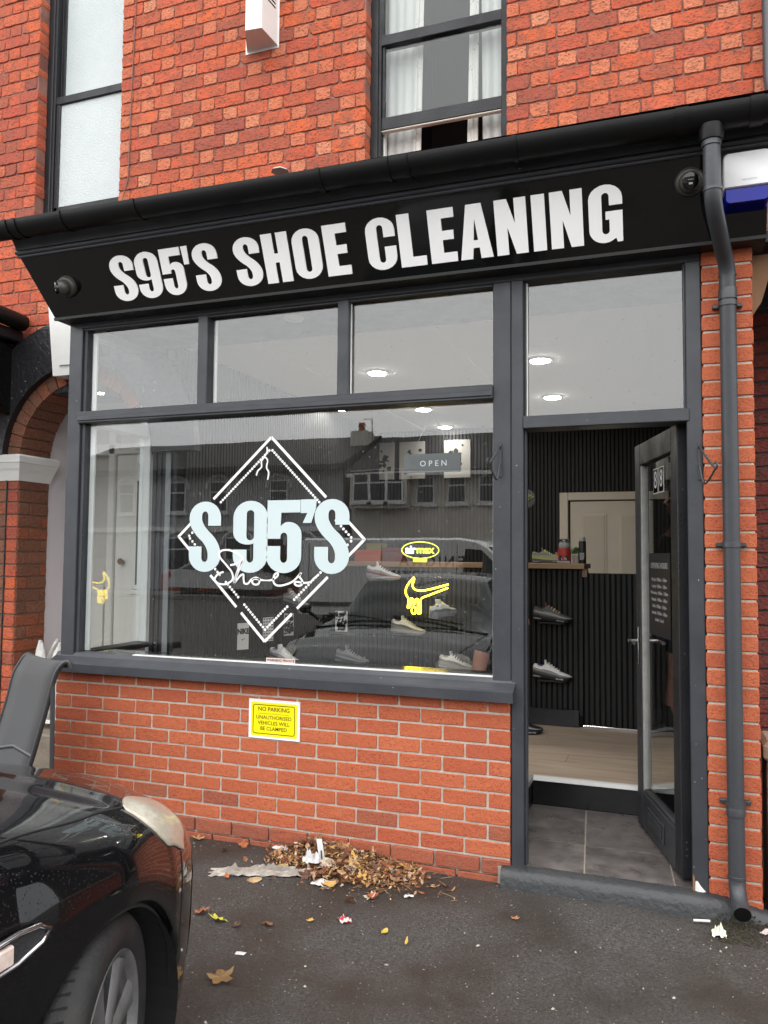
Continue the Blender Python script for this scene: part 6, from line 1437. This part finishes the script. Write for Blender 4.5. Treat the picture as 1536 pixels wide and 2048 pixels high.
rf2 = MB().prism([(YH + .5, 4.95), (YH - 4, 6.95), (YH - 8.5, 4.95), (YH - 8.5, 4.8), (YH + .5, 4.78)], -9.1, 4.2).build('roof', ROOFT, h2)
MB().box(-10.0, -9.25, YH - 3.2, YH - 2.3, 5.2, 7.05).build('chimney', render_mat('pebbledash', (.66, .61, .54)), rf2)
flat(MB().lathe([(.17, 0), (.15, .2), (.17, .25), (.14, .42)], (-9.65, YH - 2.75, 7.05), 12).build('chimney_pot', mat('clay_pot', (.32, .10, .05), rough=.8), rf2), 40)
MB().tube([(-9.1, YH - 2.6, 6.6), (-9.1, YH - 2.6, 7.6), (-9.5, YH - 2.6, 7.6)], .025, 5).build('aerial', STEELD, rf2)
[far_window(h2, x, 3.72, .70, 1.15, YH + .5) for x in (-8.35, -7.65, -6.95)]; MB().bbox(-8.85, -6.45, YH, YH + .498, 3.45, 4.98, .01).build('bay', MATS['pebbledash'], h2)
for x in (-5.8, -4.55, -3.3, -1.6): far_window(h2, x, 3.65, .75, 1.05, YH)
far_window(h2, -7.2, .9, 2.2, 1.2, YH); far_window(h2, -3.0, .9, 1.6, 1.2, YH)
MB().bbox(-9.0, 4.1, YH + .4, YH + .55, 4.7, 4.86, .01).build('gutter', par_mat[0], h2)
h3 = thing('far_terrace', 'plain rendered terrace house beyond the right hand house across the road', 'house', (9, YH, 0))
MB().box(4.2, 16, YH - 8, YH, 0, 5.1).build('wall', render_mat('mid_grey_render', (.42, .42, .43)), h3); MB().prism([(YH + .5, 5.05), (YH - 4, 7.5), (YH - 8.5, 5.05)], 4.1, 16.2).build('roof', ROOFT, h3)
for x in (6, 9, 12): far_window(h3, x, 3.0, 1.2, 1.4, YH); far_window(h3, x, .9, 1.5, 1.3, YH)
# low garden wall with rail and hedge
gw = thing('garden_wall', 'low red brick garden wall with railings across the road', 'wall', (-12, -23, 0))
MB().box(-16, -4, -23.2, -23.0, 0, .75).build('brickwork', BR_OLD, gw)
for i in range(80): MB().tube([(-15.9 + i * .15, -23.1, .75), (-15.9 + i * .15, -23.1, 1.4)], .015, 4).build('rail', STEELD, gw)
hb = MB(); rl = random.Random(9)
for i in range(2500):
    a = rl.uniform(0, 6.28); r_ = rl.random() ** .5; c = Vector((-11.2 + 1.1 * r_ * math.cos(a), -24.2 + .6 * r_ * math.sin(a), .7 + 1.0 * rl.random() * (1 - .5 * r_))); d = Vector((rl.uniform(-1, 1), rl.uniform(-1, 1), rl.uniform(-1, 1))).normalized() * .09; q = d.orthogonal().normalized() * .05; hb.add([c - d, c + q, c + d, c - q], [(0, 1, 2, 3)])
bush = thing('bush', 'round yellow green garden bush across the road', 'bush', (-11.2, -24.2, 0)); hb.build('foliage', mat('gold_green_leaf', (.16, .15, .03), rough=.7, per=.4), bush); MB().tube([(-11.2, -24.2, 0), (-11.2, -24.2, .9)], .06, 6).build('stem', mat('bark', (.08, .06, .045), rough=.9), bush)
# white panel van
van = thing('panel_van', 'white panel van with dark lettering standing in the road, mirrored in the window', 'van', (-.9, -10.6, 0))
VP = mat('white_van_paint', (.82, .82, .81), rough=.25, coat=.5)
yv = -9.7
vp = [(-3.4, .45), (1.75, .45), (1.75, .85), (1.55, 1.02), (.75, 1.15), (.20, 1.70), (.0, 1.80), (-.3, 1.84), (-3.3, 1.84), (-3.4, 1.78)]
vb_ = MB(); n = len(vp)
secs = [(yv, 1.0, 0), (yv - .10, 1.0, .04), (yv - 1.7, 1.0, .04), (yv - 1.8, 1.0, 0)]
vs = []
for (y, k_, dz) in secs: vs += [(x, y, z + (dz if z > 1.6 else 0)) for x, z in vp]
fs = [tuple(range(n)), tuple(3 * n + i for i in range(n))[::-1]] + [(j * n + i, (j + 1) * n + i, (j + 1) * n + (i + 1) % n, j * n + (i + 1) % n) for j in range(3) for i in range(n)]
flat(vb_.add(vs, fs).build('body', VP, van), 30)
MB().prism([(.62, 1.16), (.12, 1.66), (-.18, 1.68), (-.22, 1.12)], yv + .001, yv + .006, axis=1).build('cab_window', WGL, van)
MB().add([(.78, yv - .1, 1.17), (.78, yv - 1.7, 1.17), (.22, yv - 1.7, 1.72), (.22, yv - .1, 1.72)], [(0, 1, 2, 3)]).build('windscreen', WGL, van)
for x in (-.32, -1.75, -3.2): MB().box(x, x + .012, yv + .0008, yv + .003, .6, 1.76).build('door_line', STEELD, van)
MB().bbox(-3.38, 1.7, yv, yv + .02, .62, .70, .006).build('rub_strip', mat('grey_strip', (.10, .10, .10)), van)
for x in (-.52, -.15): MB().bbox(x - .06, x + .06, yv + .001, yv + .012, .86, 1.04, .02).build('door_handle', BLACKP, van)
for xw in (-2.6, .95):
    for sgn in (0, 1): flat(MB().lathe([(.19, -.01), (.22, .015), (.32, .01), (.33, -.03), (.33, -.19)], (xw, yv - .02 - sgn * 1.6, GZ + .33), 30, (0, 1 if sgn == 0 else -1, 0)).build('wheel', RUBBER, van), 40)
def vtext(t, size, x, z, sp):
    me = text_mesh(t, size, .002, 'lettering', 1.0, sp, .005); me.transform(Matrix.Translation((x, yv + .004, z)) @ Matrix.Rotation(math.pi, 4, 'Z') @ UPRIGHT); link('lettering', me, INK, van)
vtext('ENIGMA', .26, -.78, 1.45, 1.40); vtext('SIGNS & WORKWEAR', .135, -.78, 1.23, 1.2)
# silver saloon parked across the road
scar = thing('silver_car', 'silver saloon car parked across the road, reflected low on the left', 'car', (-12, -21.5, 0))
SP = mat('silver_paint', (.38, .38, .38), rough=.25, metal=.6, coat=.8)
pf = [(x + 3, z) for x, z in [(-17.0, .35), (-12.8, .35), (-12.7, .6), (-13.0, .8), (-14.0, .92), (-14.7, 1.38), (-15.9, 1.42), (-16.6, 1.02), (-17.0, .95), (-17.05, .6)]]
n = len(pf); vs = []
for y, k_ in ((-20.7, .0), (-20.8, .03), (-22.3, .03), (-22.4, .0)): vs += [(x, y - (.18 if z > 1.2 and y > -21.5 else (-.18 if z > 1.2 else 0)), z) for x, z in pf]
flat(MB().add(vs, [tuple(range(n)), tuple(3 * n + i for i in range(n))[::-1]] + [(j * n + i, (j + 1) * n + i, (j + 1) * n + (i + 1) % n, j * n + (i + 1) % n) for j in range(3) for i in range(n)]).build('body', SP, scar), 30)
MB().add([(-11.15, -20.70, .95), (-11.75, -20.85, 1.33), (-12.85, -20.85, 1.36), (-13.45, -20.70, 1.02)], [(0, 1, 2, 3)]).build('side_glass', WGL, scar)
for xw in (-10.6, -13.2): flat(MB().lathe([(.0, .012), (.20, .01), (.22, .02), (.31, .015), (.32, -.02), (.32, -.18)], (xw, -20.72, GZ + .32), 30, (0, 1, 0)).build('wheel', RUBBER, scar), 40)
MB().bbox(-14.07, -13.9, -20.95, -20.69, .72, .90, .01).build('tail_light', mat('tail_red', (.35, .01, .01), rough=.2), scar)

# ------------------------------------------------------------------ leaves, litter and grit on the ground
rl = random.Random(31)
LCOL = [(.26, .12, .05), (.33, .17, .075), (.20, .075, .032), (.40, .24, .12), (.15, .055, .028), (.45, .30, .16), (.30, .10, .035), (.10, .045, .025)]
def leafstuff_mat():
    M = bpy.data.materials.new('dry_leaves'); M.use_nodes = True; nt = M.node_tree; b = nt.nodes['Principled BSDF']; b.inputs['Roughness'].default_value = .75
    ge = _n(nt, 'ShaderNodeNewGeometry'); cr = _n(nt, 'ShaderNodeValToRGB'); cr.color_ramp.interpolation = 'CONSTANT'; e = cr.color_ramp.elements
    cols = LCOL + [(.44, .27, .07), (.50, .40, .30)]
    e[0].color = rgb(cols[0]); e[1].position = 1 / len(cols); e[1].color = rgb(cols[1])
    for i in range(2, len(cols)): q = e.new(i / len(cols) if i < 8 else .86 + .07 * (i - 8)); q.color = rgb(cols[i])
    nt.links.new(ge.outputs['Random Per Island'], cr.inputs[0]); nt.links.new(cr.outputs[0], b.inputs['Base Color']); return M
DRY = leafstuff_mat()
def add_leaf(b, c, size, rn, tilt=1.0, lobed=False, curl=.35):
    yaw = rn.uniform(0, 6.28); M = Matrix.Translation(c) @ Matrix.Rotation(yaw, 4, 'Z') @ Matrix.Rotation(rn.gauss(0, .5) * tilt, 4, 'X') @ Matrix.Rotation(rn.gauss(0, .5) * tilt, 4, 'Y')
    if lobed:
        out = []; lobes = [1.0, rn.uniform(.6, 1), rn.uniform(.3, .7), rn.uniform(.3, .7), rn.uniform(.6, 1)]
        for i in range(20):
            a = i / 20 * 6.283; ph = (a * 5 / 6.283) % 1; lob = 1 - abs(ph - .0) * 2 if ph < .5 else 1 - (1 - ph) * 2; lob = abs(lob) if False else max(0, 1 - 2 * min(ph, 1 - ph)); r_ = size * (.46 + .54 * lob * lobes[int(a * 5 / 6.283 + .5) % 5] * rn.uniform(.8, 1.1)); out.append((r_ * math.cos(a), r_ * math.sin(a), curl * size * (r_ / size) ** 2 * rn.uniform(.1, .7)))
        vs = [(0, 0, 0)] + out; fs = [(0, i + 1, (i + 1) % 20 + 1) for i in range(20)]
    else:
        L_, w_ = size, size * rn.uniform(.28, .6); vs = []
        for i in range(5):
            t = i / 4; ww = w_ * math.sin(math.pi * (.08 + .86 * t)) * rn.uniform(.8, 1.1); x = (t - .5) * 2 * L_
            zc = curl * L_ * (t - .5) ** 2 * 3 * rn.uniform(.3, 1.4)
            vs += [(x, -ww, zc + curl * ww * rn.uniform(0, 1.3)), (x, 0, zc), (x, ww, zc + curl * ww * rn.uniform(0, 1.3))]
        fs = [(i * 3 + k, i * 3 + k + 1, i * 3 + k + 4, i * 3 + k + 3) for i in range(4) for k in range(2)]
    b.add([M @ Vector(v) for v in vs], fs)
pile = MB()
def hump(x, y):   # height of the swept heap
    def g_(cx, cy, sx, sy, h): return h * math.exp(-((x - cx) / sx) ** 2 - ((y - cy) / sy) ** 2)
    return g_(1.47, -.04, .14, .09, .075) + g_(1.74, -.08, .20, .13, .050) + g_(1.62, -.12, .30, .15, .022) + g_(1.97, -.16, .12, .12, .016)
cnt_ = 0
while cnt_ < 3000:
    x, y = rl.gauss(1.70, .25), rl.gauss(-.15, .12)
    if y > -.02 or y < -.46 or x < 1.22 or x > 2.3: continue
    h = hump(x, y)
    if h < .010 and rl.random() > .12: continue
    z = GZ + .004 + h * rl.random() ** .35
    add_leaf(pile, Vector((x, y, z)), rl.uniform(.005, .017) * (2.0 if rl.random() < .10 else 1), rl, 1.0, lobed=rl.random() < .12, curl=.5); cnt_ += 1
for i in range(70):
    x, y = rl.gauss(1.62, .24), -.05 - abs(rl.gauss(.10, .11)); add_leaf(pile, Vector((x, y, fz(x, y) + hump(x, y) + .008)), rl.uniform(.022, .040), rl, .9, lobed=rl.random() < .5, curl=.9)
pile.build('leaf_pile', DRY, kind='stuff')['label'] = 'heap of dry brown leaves swept against the foot of the brick base'
bpy.data.objects['leaf_pile']['category'] = 'leaves'
core = MB(); nn = 24
cv = []
for j in range(nn + 1):
    for i in range(nn + 1):
        x = 1.25 + .95 * i / nn; y = -.42 + .41 * j / nn; cv.append((x, y, fz(x, y) - .006 + hump(x, y) * .72 + (rl.uniform(-.004, .006) if hump(x, y) > .02 else 0)))
core.add(cv, [(j * (nn + 1) + i, j * (nn + 1) + i + 1, (j + 1) * (nn + 1) + i + 1, (j + 1) * (nn + 1) + i) for j in range(nn) for i in range(nn)])
co = core.build('leaf_mulch', mat('leaf_mulch', (.085, .045, .025), rough=.95, var=.8, vscale=40, bump=1.0, bscale=90), kind='stuff'); co['label'] = 'dark crumbled leaf mulch inside the swept heap'; co['category'] = 'leaves'
# fine grit: pale chips on the asphalt and a sandy line along the wall
chips = MB()
for i in range(2600):
    x, y = rl.uniform(.6, 4.2), -rl.random() ** 1.3 * 3.0 - .02
    s = rl.uniform(.0009, .0028) * (2.4 if rl.random() < .05 else 1); c = Vector((x, y, fz(x, y) + .001)); a = rl.uniform(0, 3.1)
    d = Vector((math.cos(a), math.sin(a), 0)) * s * rl.uniform(1, 1.8); q = Vector((-math.sin(a), math.cos(a), 0)) * s * rl.uniform(.5, 1)
    chips.add([c - d, c - q, c + d, c + q, c + Vector((0, 0, s))], [(0, 1, 4), (1, 2, 4), (2, 3, 4), (3, 0, 4)])
o = chips.build('grit', mat('pale_chippings', (.30, .27, .23), rough=.8, per=.7), kind='stuff'); o['label'] = 'fine pale grit scattered over the asphalt'; o['category'] = 'grit'
sand = MB()
for i in range(2200):
    x = rl.uniform(.3, 3.3)
    if rl.random() > .35 + .65 * abs(math.sin(x * 3.1) * math.sin(x * 7.7 + 1)): continue; y0 = -.012 if x < 2.43 else -.075
    y = y0 - abs(rl.gauss(0, .018)); s = rl.uniform(.0015, .005); c = Vector((x, y, fz(x, y) + .001 + max(0, .012 - (y0 - y) * .5) * rl.random())); a = rl.uniform(0, 3.1)
    d = Vector((math.cos(a), math.sin(a), 0)) * s * 1.5; q = Vector((-math.sin(a), math.cos(a), 0)) * s
    sand.add([c - d, c - q, c + d, c + q, c + Vector((0, 0, s * .8))], [(0, 1, 4), (1, 2, 4), (2, 3, 4), (3, 0, 4)])
o = sand.build('sandy_debris', mat('sandy_debris', (.36, .25, .15), rough=.9, per=.4), kind='stuff'); o['label'] = 'sandy crumbs gathered along the foot of the wall and step'; o['category'] = 'grit'
# single leaves
def single(label, x, y, size, col, lobed, tilt=.25, z=.002):
    b = MB(); add_leaf(b, Vector((0, 0, 0)), size * (.85 if lobed else 1), rl, tilt, lobed, .75); o = b.build('fallen_leaf', mat('leaf_%d' % int(x * 1000 + y * 77), col, rough=.6, var=.5, vscale=60)); o.location = (x, y, fz(x, y) + size * .12 + z)
    o.modifiers.new('t', 'SOLIDIFY').thickness = .0008; tag(o, label, 'leaf', 'single fallen leaves on the forecourt'); return o
LM = [('bright yellow star shaped leaf near the car bumper', 1.405, -.835, .055, (.55, .50, .06), True), ('brown curled leaf between bumper and yellow star leaf', 1.30, -.80, .05, (.28, .10, .04), True),
      ('big wet brown leaf on the asphalt at the bottom of the view', 1.66, -1.23, .075, (.20, .11, .035), True), ('small yellow leaf right of the red scrap', 2.09, -.69, .022, (.55, .38, .06), False),
      ('golden leaf furthest right in the middle of the forecourt', 2.20, -.74, .022, (.55, .34, .05), False), ('small amber leaf left of the red scrap', 1.765, -.70, .022, (.55, .33, .08), True),
      ('pale brown leaf alone near the doorstep', 2.56, -.37, .028, (.36, .18, .08), True), ('orange leaf left of the white bag scrap', 1.205, -.43, .02, (.40, .13, .04), False),
      ('rust red leaf in front of the heap', 1.93, -.40, .032, (.35, .09, .04), False), ('brown leaf against the wall left of the heap', .80, -.045, .05, (.36, .20, .09), True), ('dark brown crumpled leaf behind the yellow star leaf', 1.50, -.85, .03, (.10, .05, .03), True), ('dull brown leaf flat beside the dark crumpled leaf', 1.62, -.80, .04, (.20, .10, .05), True)]
for a in LM: single(*a)
# litter
def crumple(name, label, cat, cx, cy, w_, d_, h_, mt, seed, rot=0.0, n=9, z0=.003):
    rn = random.Random(seed); vs = []
    for j in range(n + 1):
        for i in range(n + 1):
            x = (i / n - .5) * w_ * rn.uniform(.93, 1.05); y = (j / n - .5) * d_ * rn.uniform(.9, 1.08); z = z0 + abs(rn.gauss(0, .5)) * h_ * (.35 + .65 * math.sin(math.pi * i / n) * math.sin(math.pi * j / n))
            X = cx + x * math.cos(rot) - y * math.sin(rot); Y = cy + x * math.sin(rot) + y * math.cos(rot); vs.append((X, Y, fz(X, Y) + z))
    o = MB().add(vs, [(j * (n + 1) + i, j * (n + 1) + i + 1, (j + 1) * (n + 1) + i + 1, (j + 1) * (n + 1) + i) for j in range(n) for i in range(n)]).build(name, mt)
    o.modifiers.new('t', 'SOLIDIFY').thickness = .001; return tag(o, label, cat)
BAG = mat('dirty_clear_plastic', (.40, .35, .30), rough=.3, var=.7, vscale=18, col2=(.20, .17, .15))
PAPW = mat('white_litter_paper', (.62, .62, .63), rough=.7, var=.7, vscale=22, col2=(.42, .39, .36), speck=((.12, .12, .14), 30, .66))
crumple('plastic_bag', 'long crumpled dirty plastic bag trailing left of the leaf heap', 'plastic bag', 1.34, -.33, .50, .085, .045, BAG, 1, .30, 18)
crumple('paper_scrap', 'torn white paper scrap lying at the front of the leaf heap', 'paper', 1.665, -.335, .10, .075, .012, PAPW, 2, -.2)
crumple('paper_wrapper', 'white crumpled wrapper stuck in the left of the leaf heap', 'wrapper', 1.54, -.19, .10, .08, .07, PAPW, 3, .4, z0=.04)
cup = thing('paper_cup', 'crushed white cone cup with dark print leaning in the leaf heap', 'cup', (1.62, -.19, .05))
flat(MB().add([(1.585, -.205, .05), (1.62, -.215, .052), (1.578, -.17, .165), (1.545, -.165, .16), (1.60, -.18, .05), (1.565, -.145, .15)], [(0, 1, 2, 3), (1, 4, 5, 2), (4, 0, 3, 5), (3, 2, 5), (0, 4, 1)]).build('cone', PAPW, cup), 30)
MB().add([(1.592, -.2125, .085), (1.602, -.2155, .085), (1.592, -.2, .12), (1.582, -.197, .12)], [(0, 1, 2, 3)]).build('print', INK, cup)
crumple('foam_strip', 'white foam strip against the wall above the plastic bag', 'foam', 1.325, -.055, .15, .035, .02, PAPW, 4, -.12, z0=.02)
crumple('red_wrapper', 'small red and white wrapper in the middle of the forecourt', 'wrapper', 1.90, -.65, .045, .05, .03, mat('red_white_print', (.62, .60, .58), rough=.4, speck=((.45, .03, .04), 40, .5)), 5, .8, 6)
crumple('tissue_ball', 'crumpled cream tissue on the ground near the downpipe', 'tissue', 3.365, -.21, .055, .06, .05, mat('cream_tissue', (.68, .66, .54), rough=.8), 6, 0, 8)
crumple('white_chip', 'flat white paper bit alone near the car tyre', 'paper', 1.63, -1.04, .04, .022, .003, PAPW, 7, .1, 4)
crumple('white_chip', 'small white torn bit right of the leaf heap', 'paper', 2.075, -.325, .045, .02, .014, PAPW, 8, .6, 5)
tag(flat(MB().tube([(3.27, -.135, GZ + .012), (3.335, -.118, GZ + .012)], .0055, 8).build('cigarette_end', mat('cig_paper', (.66, .63, .56), rough=.7)), 50), 'white cigarette end lying in front of the doorstep', 'cigarette')
crumple('sweet_wrapper', 'pale pinkish wrapper scrap at the right edge by the drain corner', 'wrapper', 3.55, -.13, .05, .03, .02, mat('pinkish_scrap', (.5, .42, .4), rough=.5), 9, .7, 5)
tw = MB(); rt = random.Random(4)
for i in range(60):
    a = rt.uniform(0, 3.14); x, y = rt.gauss(1.80, .2), -.03 - abs(rt.gauss(.12, .1)); L_ = rt.uniform(.02, .07); z = fz(x, y) + hump(x, y) + .006
    tw.tube([(x, y, z), (x + L_ * math.cos(a), y + L_ * math.sin(a) * .6, z + rt.uniform(-.005, .02))], .0014, 4)
o = tw.build('twigs', mat('twig', (.22, .13, .07), rough=.8), kind='stuff'); o['label'] = 'thin dry twigs and stalks mixed through the leaf heap'; o['category'] = 'twigs'
mo = MB(); rm2 = random.Random(12)
for i in range(420):
    x = 3.36 + abs(rm2.gauss(0, .10)); y = -.05 - rm2.random() ** 1.6 * .22
    if x > 3.75: continue
    s = rm2.uniform(.003, .008); c = Vector((x, y, fz(x, y) + .002 + (.03 if y > -.075 and x < 3.55 else 0) * rm2.random())); mo.add([c + Vector((s, 0, 0)), c + Vector((0, s, 0)), c + Vector((-s, 0, 0)), c + Vector((0, -s, 0)), c + Vector((0, 0, s))], [(0, 1, 4), (1, 2, 4), (2, 3, 4), (3, 0, 4)])
o = mo.build('moss', mat('moss', (.030, .026, .012), rough=.95, per=.5), kind='stuff'); o['label'] = 'dark moss and crumbs around the foot of the downpipe'; o['category'] = 'moss'
